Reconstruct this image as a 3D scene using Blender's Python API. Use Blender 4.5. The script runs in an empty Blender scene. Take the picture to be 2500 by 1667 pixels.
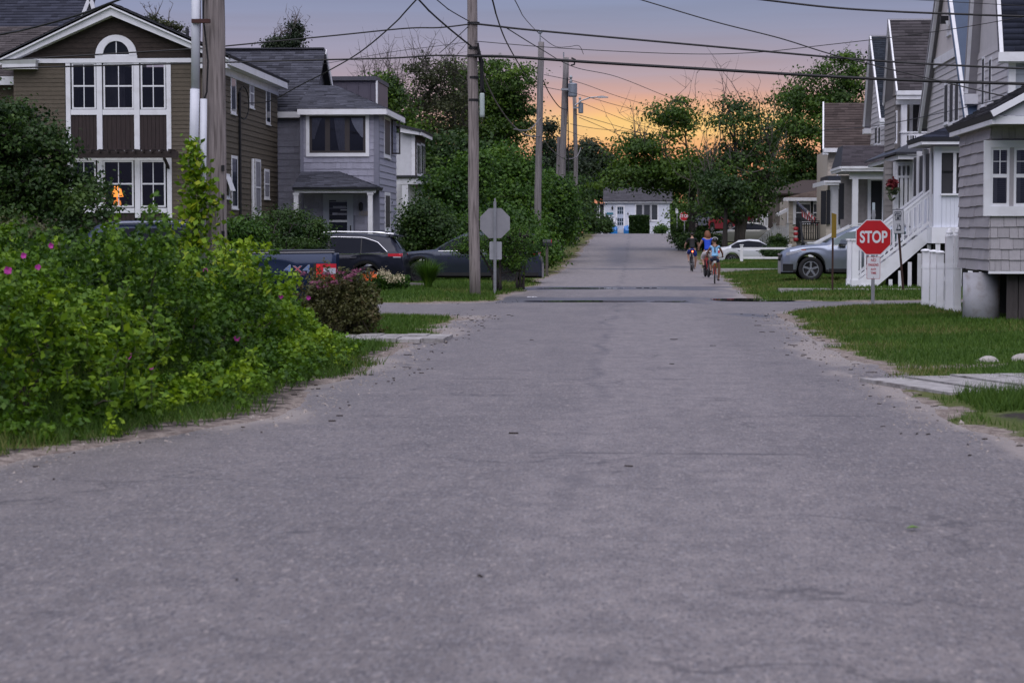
import bpy, math, random
import numpy as np
from mathutils import Vector, Matrix
R = math.radians
rng = np.random.default_rng(7)
random.seed(7)
scene = bpy.context.scene
col = scene.collection

# ------------------------------------------------------------ camera, light
F, CX, CY = 5000.0, 1250.0, 833.5            # focal length and centre in photo pixels (2500 wide)
VPX, HZ, CAMH = 1550.0, 572.0, 1.5           # street direction, horizon, eye height
cam_d = bpy.data.cameras.new('camera'); cam = bpy.data.objects.new('camera', cam_d); col.objects.link(cam)
cam_d.sensor_width = 36.0; cam_d.lens = 36.0 * F / 2500.0; cam_d.clip_end = 3000; cam_d.clip_start = 0.5
cam.location = (0, 0, CAMH)
YAW = math.atan((VPX - CX) / F); PITCH = math.atan((CY - HZ) / F)
cam.rotation_euler = (math.pi / 2 - PITCH, 0, YAW)
cam_d.dof.use_dof = True; cam_d.dof.focus_distance = 52; cam_d.dof.aperture_fstop = 5.0
scene.camera = cam
CM = np.array(cam.rotation_euler.to_matrix())

def lin(r, g, b):
    f = lambda c: (c / 255 / 12.92) if c <= 10 else ((c / 255 + 0.055) / 1.055) ** 2.4
    return (f(r), f(g), f(b), 1.0)

scene.render.engine = 'CYCLES'
scene.cycles.use_denoising = True
scene.cycles.max_bounces = 6; scene.cycles.diffuse_bounces = 3; scene.cycles.glossy_bounces = 3
scene.cycles.transmission_bounces = 4; scene.cycles.transparent_max_bounces = 8
scene.cycles.caustics_reflective = False; scene.cycles.caustics_refractive = False
vs = scene.view_settings
vs.view_transform = 'Standard'; vs.look = 'None'; vs.gamma = 1.0; vs.use_curve_mapping = False
EXPO = 1.0
vs.exposure = EXPO
K = 1.0 / 2 ** EXPO

# dusk sky: lavender above, a warm band over the horizon down the street
world = bpy.data.worlds.new('World'); scene.world = world; world.use_nodes = True
wt = world.node_tree; wt.nodes.clear(); WN = wt.nodes.new; WL = wt.links.new
tc = WN('ShaderNodeTexCoord'); sep = WN('ShaderNodeSeparateXYZ'); WL(tc.outputs['Generated'], sep.inputs[0])
def wmath(op, a, b=None, clamp=False):
    n = WN('ShaderNodeMath'); n.operation = op; n.use_clamp = clamp
    for i, v in ((0, a), (1, b)):
        if v is None: continue
        if isinstance(v, (int, float)): n.inputs[i].default_value = v
        else: WL(v, n.inputs[i])
    return n.outputs[0]
mp = WN('ShaderNodeMapping'); mp.inputs['Scale'].default_value = (2.5, 2.5, 60); WL(tc.outputs['Generated'], mp.inputs[0])
nz = WN('ShaderNodeTexNoise'); nz.inputs['Scale'].default_value = 2.2; nz.inputs['Detail'].default_value = 5; WL(mp.outputs[0], nz.inputs['Vector'])
wob = wmath('MULTIPLY', wmath('SUBTRACT', nz.outputs[0], 0.5), 0.014)
ze = wmath('ADD', sep.outputs[2], wob)
def ramp(stops, zmax):
    r = WN('ShaderNodeValToRGB'); r.color_ramp.interpolation = 'B_SPLINE' if len(stops) > 12 else 'LINEAR'
    e = r.color_ramp.elements
    while len(e) > 1: e.remove(e[-1])
    for i, (z, c) in enumerate(stops):
        k = e[0] if i == 0 else e.new(min(1.0, z / zmax))
        k.position = min(1.0, max(0.0, z / zmax)); k.color = lin(*c)
    WL(wmath('DIVIDE', ze, zmax, True), r.inputs[0]); return r.outputs[0]
warm = ramp([(0, (222, 150, 122)), (.030, (232, 152, 116)), (.042, (246, 178, 126)), (.051, (255, 214, 136)), (.0575, (253, 200, 130)),
             (.064, (230, 172, 142)), (.070, (203, 162, 154)), (.078, (176, 157, 166)), (.090, (158, 152, 172)), (.105, (138, 145, 172)), (.125, (126, 139, 172)), (.3, (142, 152, 184)), (.5, (150, 156, 188))], .5)
cool = ramp([(0, (210, 158, 144)), (.045, (214, 166, 150)), (.056, (200, 164, 164)), (.066, (182, 160, 170)), (.085, (160, 154, 175)), (.11, (138, 145, 175)), (.14, (128, 140, 174)), (.3, (142, 152, 184)), (.5, (150, 156, 188))], .5)
az = wmath('DIVIDE', sep.outputs[0], wmath('ADD', wmath('ABSOLUTE', sep.outputs[1]), 1e-3))     # tan of the bearing from +Y
side = wmath('ABSOLUTE', wmath('SUBTRACT', az, 0.02))
fac = wmath('SUBTRACT', 1.0, wmath('DIVIDE', wmath('SUBTRACT', side, 0.035), 0.10), True)
fwd = wmath('GREATER_THAN', sep.outputs[1], 0.0)
mx = WN('ShaderNodeMix'); mx.data_type = 'RGBA'
WL(wmath('MULTIPLY', fac, fwd), mx.inputs[0]); WL(cool, mx.inputs[6]); WL(warm, mx.inputs[7])
back = ramp([(0, (112, 116, 150)), (.1, (122, 126, 162)), (.3, (138, 148, 188)), (.5, (146, 152, 190))], .5)
mb = WN('ShaderNodeMix'); mb.data_type = 'RGBA'; WL(wmath('ADD', wmath('MULTIPLY', sep.outputs[1], -1.2), .3, True), mb.inputs[0]); WL(mx.outputs[2], mb.inputs[6]); WL(back, mb.inputs[7])
sky = WN('ShaderNodeTexSky'); sky.sky_type = 'NISHITA'; sky.sun_disc = False
sky.sun_elevation = R(-4.0); sky.sun_rotation = R(0); sky.dust_density = 2.0
b1 = WN('ShaderNodeBackground'); WL(sky.outputs[0], b1.inputs[0]); b1.inputs[1].default_value = 0.05
b2 = WN('ShaderNodeBackground'); WL(mb.outputs[2], b2.inputs[0]); WL(wmath('ADD', wmath('MULTIPLY', nz.outputs[0], .36 * K), .82 * K), b2.inputs[1])
ad = WN('ShaderNodeAddShader'); WL(b1.outputs[0], ad.inputs[0]); WL(b2.outputs[0], ad.inputs[1])
wo = WN('ShaderNodeOutputWorld'); WL(ad.outputs[0], wo.inputs[0])

# soft light of the high evening sky behind the camera
sd = bpy.data.lights.new('sun', 'SUN'); sun = bpy.data.objects.new('sun', sd); col.objects.link(sun)
sd.energy = 1.5; sd.angle = R(92); sd.color = (1.0, 0.955, 0.985)
sun.rotation_euler = (R(27), 0, R(-5))

# ------------------------------------------------------------ projection helpers
def ray(px, py):
    d = CM @ np.array([(px - CX) / F, -(py - CY) / F, -1.0]); return d
def at(px, py, Y):                     # point of the photo pixel at distance Y down the street
    d = ray(px, py); t = Y / d[1]; return np.array([d[0] * t, Y, CAMH + d[2] * t])
def atx(px, py, X):                    # ... on the plane x = X
    d = ray(px, py); t = X / d[0]; return np.array([X, d[1] * t, CAMH + d[2] * t])
def gp(px, py, z=0.0):                 # ... on the ground
    d = ray(px, py); t = (z - CAMH) / d[2]; return np.array([d[0] * t, d[1] * t, z])
def ax(px, Y): return at(px, HZ, Y)[0]
def azz(py, Y, px=1550): return at(px, py, Y)[2]

# ------------------------------------------------------------ value noise
def vn(x, y, s=0):
    x = np.asarray(x, float); y = np.asarray(y, float)
    xi = np.floor(x).astype(np.int64); yi = np.floor(y).astype(np.int64); fx = x - xi; fy = y - yi
    fx = fx * fx * (3 - 2 * fx); fy = fy * fy * (3 - 2 * fy)
    def h(a, b):
        n = (a * 374761393 + b * 668265263 + s * 1442695041) & 0xFFFFFFFF
        n = ((n ^ (n >> 13)) * 1274126177) & 0xFFFFFFFF
        return ((n ^ (n >> 16)) & 0xFFFF) / 65535.0
    return (h(xi, yi) * (1 - fx) + h(xi + 1, yi) * fx) * (1 - fy) + (h(xi, yi + 1) * (1 - fx) + h(xi + 1, yi + 1) * fx) * fy
def fbm(x, y, s=0, o=4):
    a, t, w = .5, 0, 0
    for i in range(o):
        t = t + a * vn(x * 2 ** i, y * 2 ** i, s + i); w += a; a *= .5
    return t / w
def ss(a, b, x):
    t = np.clip((np.asarray(x, float) - a) / (b - a), 0, 1); return t * t * (3 - 2 * t)

# ------------------------------------------------------------ materials
MATS = {}
def M(name, c, rough=.6, var=.12, scale=4.0, metal=0.0, bump=0.0, bscale=40.0, spec=.4, coat=0.0, orand=0.0, stretch=(1, 1, 1), emit=None, tint=None, alpha=1.0, trans=0.0, dirt=None):
    """procedural material: base colour with noise variation, optional per-object variation and relief"""
    if name in MATS: return MATS[name]
    m = bpy.data.materials.new(name); m.use_nodes = True; MATS[name] = m
    nt = m.node_tree; nt.nodes.clear(); N = nt.nodes.new; L = nt.links.new
    out = N('ShaderNodeOutputMaterial'); p = N('ShaderNodeBsdfPrincipled'); L(p.outputs[0], out.inputs[0])
    p.inputs['Roughness'].default_value = rough; p.inputs['Metallic'].default_value = metal
    p.inputs['Specular IOR Level'].default_value = spec; p.inputs['Coat Weight'].default_value = coat
    p.inputs['Alpha'].default_value = alpha; p.inputs['Transmission Weight'].default_value = trans
    t = N('ShaderNodeTexCoord'); mpn = N('ShaderNodeMapping'); L(t.outputs['Object'], mpn.inputs[0]); mpn.inputs['Scale'].default_value = stretch
    n = N('ShaderNodeTexNoise'); n.inputs['Scale'].default_value = scale; n.inputs['Detail'].default_value = 6; n.inputs['Roughness'].default_value = .65
    L(mpn.outputs[0], n.inputs['Vector'])
    lo = tuple(x * (1 - var) for x in c[:3]) + (1,); hi = tuple(min(1, x * (1 + var)) for x in c[:3]) + (1,)
    cr = N('ShaderNodeValToRGB'); cr.color_ramp.elements[0].position = .3; cr.color_ramp.elements[1].position = .7
    cr.color_ramp.elements[0].color = lo; cr.color_ramp.elements[1].color = hi; L(n.outputs[0], cr.inputs[0])
    c_out = cr.outputs[0]
    if dirt:
        n3 = N('ShaderNodeTexNoise'); n3.inputs['Scale'].default_value = dirt[1]; n3.inputs['Detail'].default_value = 8; L(mpn.outputs[0], n3.inputs['Vector'])
        r3 = N('ShaderNodeMapRange'); r3.inputs[1].default_value = .5; r3.inputs[2].default_value = .75; r3.inputs[4].default_value = dirt[2]; L(n3.outputs[0], r3.inputs[0])
        q = N('ShaderNodeMix'); q.data_type = 'RGBA'; L(r3.outputs[0], q.inputs[0]); L(c_out, q.inputs[6]); q.inputs[7].default_value = tuple(dirt[0][:3]) + (1,); c_out = q.outputs[2]
    if orand:
        oi = N('ShaderNodeObjectInfo'); mr = N('ShaderNodeMapRange'); mr.inputs[3].default_value = 1 - orand; mr.inputs[4].default_value = 1 + orand
        L(oi.outputs['Random'], mr.inputs[0]); q = N('ShaderNodeVectorMath'); q.operation = 'SCALE'; L(c_out, q.inputs[0]); L(mr.outputs[0], q.inputs['Scale']); c_out = q.outputs[0]
    if tint:
        at_ = N('ShaderNodeAttribute'); at_.attribute_name = 't'; mr = N('ShaderNodeMapRange'); mr.inputs[3].default_value = 1 - tint; mr.inputs[4].default_value = 1 + tint
        L(at_.outputs['Fac'], mr.inputs[0]); q = N('ShaderNodeVectorMath'); q.operation = 'SCALE'; L(c_out, q.inputs[0]); L(mr.outputs[0], q.inputs['Scale']); c_out = q.outputs[0]
    L(c_out, p.inputs['Base Color'])
    if bump:
        n2 = N('ShaderNodeTexNoise'); n2.inputs['Scale'].default_value = bscale; n2.inputs['Detail'].default_value = 4; L(mpn.outputs[0], n2.inputs['Vector'])
        bp = N('ShaderNodeBump'); bp.inputs['Strength'].default_value = bump; bp.inputs['Distance'].default_value = .02; L(n2.outputs[0], bp.inputs['Height']); L(bp.outputs[0], p.inputs['Normal'])
    if emit:
        p.inputs['Emission Color'].default_value = tuple(emit[0][:3]) + (1,); p.inputs['Emission Strength'].default_value = emit[1]
    return m

def leafmat(name, stops, rough=.5, trans=.3):
    if name in MATS: return MATS[name]
    m = bpy.data.materials.new(name); m.use_nodes = True; MATS[name] = m
    nt = m.node_tree; nt.nodes.clear(); N = nt.nodes.new; L = nt.links.new
    out = N('ShaderNodeOutputMaterial'); a = N('ShaderNodeAttribute'); a.attribute_name = 't'
    cr = N('ShaderNodeValToRGB'); e = cr.color_ramp.elements
    e[0].position = 0; e[0].color = stops[0] + (1,); e[1].position = 1; e[1].color = stops[-1] + (1,)
    for i, s in enumerate(stops[1:-1]): k = e.new((i + 1) / (len(stops) - 1)); k.color = s + (1,)
    L(a.outputs['Fac'], cr.inputs[0])
    p = N('ShaderNodeBsdfPrincipled'); p.inputs['Roughness'].default_value = rough; p.inputs['Specular IOR Level'].default_value = .3; L(cr.outputs[0], p.inputs['Base Color'])
    tr = N('ShaderNodeBsdfTranslucent'); L(cr.outputs[0], tr.inputs[0]); mxs = N('ShaderNodeMixShader'); mxs.inputs[0].default_value = trans
    L(p.outputs[0], mxs.inputs[1]); L(tr.outputs[0], mxs.inputs[2]); L(mxs.outputs[0], out.inputs[0])
    return m

# ------------------------------------------------------------ object helpers
def tag(o, label=None, cat=None, group=None, kind=None):
    if label: o['label'] = label
    if cat: o['category'] = cat
    if group: o['group'] = group
    if kind: o['kind'] = kind
    return o
def org(par):
    v = Vector((0, 0, 0))
    while par is not None: v = v + par.location; par = par.parent
    return v
def empty(name, loc, label=None, cat=None, group=None):
    o = bpy.data.objects.new(name, None); col.objects.link(o); o.location = loc; o.empty_display_size = .2
    return tag(o, label, cat, group)
def link(name, me, mat=None, par=None):
    o = bpy.data.objects.new(name, me); col.objects.link(o)
    if mat is not None and not me.materials: me.materials.append(mat)
    if par is not None: o.parent = par
    return o
def npmesh(name, V, Q, t=None, smooth=False):
    """mesh from numpy arrays: V (n,3), Q (m,3|4)"""
    me = bpy.data.meshes.new(name); V = np.asarray(V, np.float32); Q = np.asarray(Q, np.int32); k = Q.shape[1]
    me.vertices.add(len(V)); me.vertices.foreach_set('co', V.ravel())
    me.loops.add(Q.size); me.loops.foreach_set('vertex_index', Q.ravel())
    me.polygons.add(len(Q)); me.polygons.foreach_set('loop_start', np.arange(0, Q.size, k, dtype=np.int32))
    if smooth: me.polygons.foreach_set('use_smooth', np.ones(len(Q), bool))
    if t is not None:
        a = me.attributes.new('t', 'FLOAT', 'POINT'); a.data.foreach_set('value', np.asarray(t, np.float32))
    me.update(calc_edges=True); me.validate(); return me
class B:
    def __init__(s): s.v = []; s.f = []
    def add(s, v, f):
        o = len(s.v); s.v += [tuple(float(c) for c in p) for p in v]; s.f += [tuple(i + o for i in q) for q in f]; return s
    def box(s, x0, x1, y0, y1, z0, z1):
        return s.add([(x0, y0, z0), (x1, y0, z0), (x1, y1, z0), (x0, y1, z0), (x0, y0, z1), (x1, y0, z1), (x1, y1, z1), (x0, y1, z1)],
                     [(3, 2, 1, 0), (4, 5, 6, 7), (0, 1, 5, 4), (1, 2, 6, 5), (2, 3, 7, 6), (3, 0, 4, 7)])
    def prism(s, pts, d):
        n = len(pts); pts = [np.array(p, float) for p in pts]; d = np.array(d, float)
        return s.add(pts + [p + d for p in pts], [tuple(range(n - 1, -1, -1)), tuple(range(n, 2 * n))] + [(i, (i + 1) % n, n + (i + 1) % n, n + i) for i in range(n)])
    def tube(s, pts, r, n=8, cap=True):
        pts = np.array(pts, float); k = len(pts); rr = np.broadcast_to(np.array(r, float), (k,)); o = len(s.v)
        up = np.array([0, 0, 1.0]); prev = None
        for i in range(k):
            d = pts[min(i + 1, k - 1)] - pts[max(i - 1, 0)]; d = d / (np.linalg.norm(d) + 1e-9)
            a = np.cross(d, up if abs(d[2]) < .95 else np.array([1.0, 0, 0])) if prev is None else prev - d * np.dot(prev, d)
            a = a / (np.linalg.norm(a) + 1e-9); prev = a; b = np.cross(d, a)
            for j in range(n):
                t = 2 * math.pi * j / n; s.v.append(tuple(pts[i] + rr[i] * (math.cos(t) * a + math.sin(t) * b)))
        for i in range(k - 1):
            for j in range(n): s.f.append((o + i * n + j, o + i * n + (j + 1) % n, o + (i + 1) * n + (j + 1) % n, o + (i + 1) * n + j))
        if cap: s.f.append(tuple(o + j for j in range(n - 1, -1, -1))); s.f.append(tuple(o + (k - 1) * n + j for j in range(n)))
        return s
    def bar(s, a, b, w, h, up=(0, 0, 1)):
        a = np.array(a, float); b = np.array(b, float); d = b - a; d /= np.linalg.norm(d); u = np.array(up, float)
        x = np.cross(d, u); x /= np.linalg.norm(x); y = np.cross(x, d); x *= w / 2; y *= h / 2
        return s.prism([a - x - y, a + x - y, a + x + y, a - x + y], b - a)
    def lathe(s, prof, c=(0, 0, 0), n=16, axis='z'):
        o = len(s.v); k = len(prof)
        for r, z in prof:
            for j in range(n):
                t = 2 * math.pi * j / n; p = (r * math.cos(t), r * math.sin(t), z)
                if axis == 'y': p = (p[0], p[2], p[1])
                if axis == 'x': p = (p[2], p[0], p[1])
                s.v.append((p[0] + c[0], p[1] + c[1], p[2] + c[2]))
        for i in range(k - 1):
            for j in range(n): s.f.append((o + i * n + j, o + i * n + (j + 1) % n, o + (i + 1) * n + (j + 1) % n, o + (i + 1) * n + j))
        s.f.append(tuple(o + j for j in range(n - 1, -1, -1))); s.f.append(tuple(o + (k - 1) * n + j for j in range(n)))
        return s
    def obj(s, name, mat, par=None, smooth=False, label=None, cat=None, group=None, kind=None, world=True):
        g = org(par) if world else Vector((0, 0, 0)); me = bpy.data.meshes.new(name)
        me.from_pydata([(v[0] - g[0], v[1] - g[1], v[2] - g[2]) for v in s.v], [], s.f); me.update()
        if smooth: me.polygons.foreach_set('use_smooth', [True] * len(me.polygons))
        return tag(link(name, me, mat, par), label, cat, group, kind)
def box(name, mat, par, *a, **k): return B().box(*a).obj(name, mat, par, **k)
def cp(o, par=None):
    c = o.copy(); col.objects.link(c); c.parent = par
    for ch in o.children: cp(ch, c)
    return c
def text_mesh(body, size, loc, name, mat, par, rot=(R(90), 0, 0), ext=.002, sx=1.0, bold=0.0, align='CENTER'):
    cu = bpy.data.curves.new(name, 'FONT'); cu.body = body; cu.size = size; cu.align_x = align; cu.align_y = 'CENTER'; cu.extrude = ext; cu.offset = bold
    o = bpy.data.objects.new('tmp', cu); col.objects.link(o); bpy.context.view_layer.update()
    me = bpy.data.meshes.new_from_object(o.evaluated_get(bpy.context.evaluated_depsgraph_get())); bpy.data.objects.remove(o)
    me.transform(Matrix.Diagonal((sx, 1, 1, 1))); me.transform(Matrix.Rotation(rot[2], 4, 'Z') @ Matrix.Rotation(rot[0], 4, 'X'))
    g = org(par); me.transform(Matrix.Translation(Vector(loc) - g))
    me.materials.clear(); return link(name, me, mat, par)
# ------------------------------------------------------------ ground, roads
def zr(Y):                               # the street lies flat, then climbs to a crest
    Y = np.asarray(Y, float); return 1.53 * ss(80, 168, Y) * 1.0
LE, RE = -2.9, 2.55
def edges(Y):
    Y = np.asarray(Y, float); n1 = (fbm(Y * .35, Y * 0 + 3.1, 5) - .5) * .7; n2 = (fbm(Y * .35, Y * 0 + 9.7, 9) - .5) * .7
    l = LE + n1 * .8 - 1.2 * ss(17, 12.5, Y); r = RE + n2 * .8 + .35 * ss(45, 80, Y) + .5 * ss(17, 11, Y)
    return l, r
def sdist(X, Y):
    """distance outside the paved area (negative inside)"""
    X = np.asarray(X, float); Y = np.asarray(Y, float); l, r = edges(Y)
    d1 = np.maximum(l - X, X - r)
    Yn = 38.6 + .2 * X; Yf = 45.4 + .2 * X
    Yn = Yn + 4.2 * ss(1.5, 5.5, X)
    d2 = np.maximum(Yn - Y, Y - Yf) + (fbm(X * .5, Y * .5, 21) - .5) * .25
    k = 1.6; h = np.clip(.5 + .5 * (d2 - d1) / k, 0, 1)          # rounded street corners
    return d2 * (1 - h) + d1 * h - k * h * (1 - h)
def gh(X, Y):
    """ground height"""
    X = np.asarray(X, float); Y = np.asarray(Y, float); d = sdist(X, Y)
    bank = np.where((X > 0) & (Y < 44), (.05 + .07 * ss(30, 20, Y)) * ss(.2, 3.2, d), .10 * ss(.2, 2.5, d))
    bank = bank - np.where((X < -3) & (Y > 44) & (Y < 80), .18 * ss(2, 6, d), 0)
    n = (fbm(X * 1.3, Y * 1.3, 31) - .5)
    z = zr(Y) + np.where(d < -.35, -.08, -.08 + .09 * ss(-.35, .15, d)) + bank + n * (.04 * ss(-.3, .2, d)) + n * .10 * ss(3, 12, d)
    return z + (1.2 * ss(6, 40, np.abs(X)) * ss(120, 240, Y))
def g1(X, Y): return float(gh(X, Y))

xs = np.concatenate([np.arange(-160, -16, 6.0), np.arange(-16, -8, .5), np.arange(-8, 10, .12), np.arange(10, 18, .5), np.arange(18, 161, 6.0)])
ys = np.concatenate([np.arange(-20, 6, 2.0), np.arange(6, 60, .16), np.arange(60, 110, .5), np.arange(110, 180, 1.5), np.arange(180, 600, 12.0)])
GX, GY = np.meshgrid(xs, ys); GZ = gh(GX, GY)
def gridmesh(name, X, Y, Z, attrs=None, smooth=True):
    r, c = X.shape; V = np.stack([X, Y, Z], -1).reshape(-1, 3); i = np.arange(r * c).reshape(r, c)
    Q = np.stack([i[:-1, :-1], i[:-1, 1:], i[1:, 1:], i[1:, :-1]], -1).reshape(-1, 4)
    me = npmesh(name, V, Q, smooth=smooth)
    for k, a in (attrs or {}).items():
        at_ = me.attributes.new(k, 'FLOAT', 'POINT'); at_.data.foreach_set('value', np.asarray(a, np.float32).ravel())
    return me
dd = sdist(GX, GY)
wig = (fbm(GX * 1.1, GY * 1.1, 41) - .5) * .9 + (fbm(GX * 5, GY * 5, 44) - .5) * .5
dirt = 1 - ss(.04, .44, dd + wig * np.where(GX > 0, .9, 1.0) - np.where((GX < 0) & (GY < 27), .25, 0))
dirt = np.maximum(dirt, .75 * np.exp(-(((GX - 3.35) / .55) ** 2 + ((GY - 16.7) / .7) ** 2)) + .5 * (fbm(GX * 3, GY * 2, 46) - .5))          # bare soil by the path
dirt = np.maximum(dirt, .7 * np.exp(-(((GX - 3.5) / 1.0) ** 2 + ((GY - 23.2) / .5) ** 2)))
dark = np.exp(-(((GX - 3.35) / .6) ** 2 + ((GY - 16.6) / .9) ** 2)) + .45 * ss(.0, .3, dd) * (GX < 0) * (GY < 27)
dry = np.clip(ss(.42, .66, fbm(GX * .45, GY * .45, 51)) * .8 + .5 * ((GY > 46) & (GX < 0)) * ss(.4, .6, fbm(GX * .8, GY * .5, 53)) + .6 * (1 - ss(.2, 1.2, dd)), 0, 1)

def nodemat(name):
    m = bpy.data.materials.new(name); m.use_nodes = True; MATS[name] = m; nt = m.node_tree; nt.nodes.clear(); N = nt.nodes.new; L = nt.links.new
    out = N('ShaderNodeOutputMaterial'); p = N('ShaderNodeBsdfPrincipled'); L(p.outputs[0], out.inputs[0]); t = N('ShaderNodeTexCoord')
    def noise(scale, detail=5, st=(1, 1, 1), rough=.6, off=(0, 0, 0)):
        mp = N('ShaderNodeMapping'); mp.inputs['Scale'].default_value = st; mp.inputs['Location'].default_value = off; L(t.outputs['Object'], mp.inputs[0])
        n = N('ShaderNodeTexNoise'); n.inputs['Scale'].default_value = scale; n.inputs['Detail'].default_value = detail; n.inputs['Roughness'].default_value = rough; L(mp.outputs[0], n.inputs['Vector']); return n.outputs[0]
    def rmp(v, a, b, c=0.0, d=1.0):
        r = N('ShaderNodeMapRange'); r.interpolation_type = 'SMOOTHSTEP'; r.inputs[1].default_value = a; r.inputs[2].default_value = b; r.inputs[3].default_value = c; r.inputs[4].default_value = d; L(v, r.inputs[0]); return r.outputs[0]
    def mix(f, a, b, mode='MIX'):
        q = N('ShaderNodeMix'); q.data_type = 'RGBA'; q.blend_type = mode
        for i, v in ((0, f), (6, a), (7, b)):
            if isinstance(v, (int, float)): q.inputs[i].default_value = v
            elif isinstance(v, tuple): q.inputs[i].default_value = v[:3] + (1,)
            else: L(v, q.inputs[i])
        return q.outputs[2]
    def attr(n):
        a = N('ShaderNodeAttribute'); a.attribute_name = n; return a.outputs['Fac']
    def mth(op, a, b):
        q = N('ShaderNodeMath'); q.operation = op
        for i, v in ((0, a), (1, b)):
            if isinstance(v, (int, float)): q.inputs[i].default_value = v
            else: L(v, q.inputs[i])
        return q.outputs[0]
    def bump(h, s, dist=.01):
        b = N('ShaderNodeBump'); b.inputs['Strength'].default_value = s; b.inputs['Distance'].default_value = dist; L(h, b.inputs['Height']); L(b.outputs[0], p.inputs['Normal'])
    return m, p, L, noise, rmp, mix, attr, mth, bump

m, p, L, noise, rmp, mix, attr, mth, bump = nodemat('lawn_ground')
gcol = mix(rmp(noise(1.2, 6), .35, .65), (.042, .086, .014), (.064, .112, .016))
gcol = mix(rmp(noise(60, 3), .4, .7), gcol, (.03, .058, .009))
gcol = mix(attr('dry'), gcol, mix(noise(25, 4), (.085, .10, .03), (.14, .125, .055)))
soil = mix(rmp(noise(9, 6), .35, .65), (.15, .12, .105), (.30, .255, .225))
soil = mix(rmp(noise(55, 4), .55, .7), soil, (.05, .04, .035))
soil = mix(rmp(mth('ADD', attr('dark'), mth('MULTIPLY', mth('SUBTRACT', noise(6, 6), .5), 1.5)), .25, .6), soil, mix(noise(30, 5), (.02, .018, .017), (.06, .05, .045)))
cc = mix(rmp(mth('ADD', attr('dirt'), mth('MULTIPLY', mth('SUBTRACT', noise(14, 6), .5), .9)), .35, .62), gcol, soil)
L(cc, p.inputs['Base Color']); p.inputs['Roughness'].default_value = .9; p.inputs['Specular IOR Level'].default_value = .15
bump(noise(45, 5), .5, .03)
me = gridmesh('ground', GX, GY, GZ, {'dirt': dirt, 'dark': dark, 'dry': dry})
tag(link('ground', me, MATS['lawn_ground']), 'green lawn verges with sandy bare edges beside the street', kind='structure')

# asphalt
m, p, L, noise, rmp, mix, attr, mth, bump = nodemat('asphalt')
base = mix(rmp(noise(.9, 5, (1, .5, 1)), .3, .7), (.160, .140, .135), (.216, .189, .180))
base = mix(attr('pale'), base, mix(noise(.8, 5), (.285, .245, .228), (.345, .30, .278)))
base = mix(rmp(attr('seam'), 0, 1, 0, .6), base, (.27, .238, .228))
base = mix(rmp(noise(4.2, 8, (1, .6, 1), .75), .38, .62, .6, 0), base, (.112, .099, .100))                # mottled wear
base = mix(rmp(noise(7, 6, (.4, 1.3, 1), .7), .52, .74, 0, .35), base, (.105, .098, .112))         # worn transverse smears
base = mix(rmp(noise(2.6, 7, (.2, 2.4, 1), .7, (5, 3, 0)), .58, .74, 0, .6), base, (.265, .235, .22))        # drifts of sand
base = mix(rmp(noise(48, 5, (1, .3, 1), .8), .5, .64, 0, .8), base, (.27, .255, .262))                       # light aggregate
base = mix(rmp(noise(62, 4, (1, .3, 1), .8, (9, 2, 0)), .50, .63, 0, .8), base, (.06, .056, .066))
base = mix(rmp(noise(34, 3, (1, .35, 1), .6, (1, 8, 0)), .61, .67, 0, .75), base, (.33, .29, .27))
base = mix(attr('sand'), base, mix(noise(20, 5), (.25, .21, .185), (.36, .315, .285)))
base = mix(attr('damp'), base, mix(noise(6, 4), (.072, .068, .078), (.10, .094, .105)))
vt = m.node_tree.nodes.new('ShaderNodeTexVoronoi'); vt.feature = 'DISTANCE_TO_EDGE'; vt.inputs['Scale'].default_value = .55
tcn = m.node_tree.nodes.new('ShaderNodeTexCoord'); wv_ = m.node_tree.nodes.new('ShaderNodeVectorMath'); wv_.operation = 'ADD'; wn_ = m.node_tree.nodes.new('ShaderNodeTexNoise'); wn_.inputs['Scale'].default_value = 2.2; wn_.inputs['Detail'].default_value = 5; L(tcn.outputs['Object'], wn_.inputs['Vector'])
sc_ = m.node_tree.nodes.new('ShaderNodeVectorMath'); sc_.operation = 'SCALE'; sc_.inputs['Scale'].default_value = .9; L(wn_.outputs['Color'], sc_.inputs[0]); L(tcn.outputs['Object'], wv_.inputs[0]); L(sc_.outputs[0], wv_.inputs[1]); L(wv_.outputs[0], vt.inputs['Vector'])
ck = mth('MULTIPLY', rmp(vt.outputs['Distance'], .004, .016, 1, 0), rmp(noise(.5, 3, (1, 1, 1), .5, (4, 4, 0)), .48, .6, 0, .55))
base = mix(ck, base, (.045, .04, .044))
sx_ = m.node_tree.nodes.new('ShaderNodeSeparateXYZ'); L(tcn.outputs['Object'], sx_.inputs[0])
sl_ = mth('ABSOLUTE', mth('ADD', mth('ADD', sx_.outputs[0], .42), mth('MULTIPLY', mth('SUBTRACT', noise(.45, 5), .5), .9)), 0)
base = mix(mth('MULTIPLY', rmp(sl_, .0, .13, 1, 0), mth('MULTIPLY', rmp(noise(1.1, 6, (1, .4, 1), .7, (2, 7, 0)), .40, .6, .1, .65), rmp(sx_.outputs[1], 9, 15, 0, 1))), base, (.075, .069, .078))
base = mix(attr('crack'), base, (.035, .032, .036))
L(base, p.inputs['Base Color']); L(rmp(attr('damp'), 0, 1, .52, .38), p.inputs['Roughness']); p.inputs['Specular IOR Level'].default_value = .5
bump(mth('ADD', noise(90, 4), mth('MULTIPLY', noise(14, 5), .9)), .6, .012)

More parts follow.
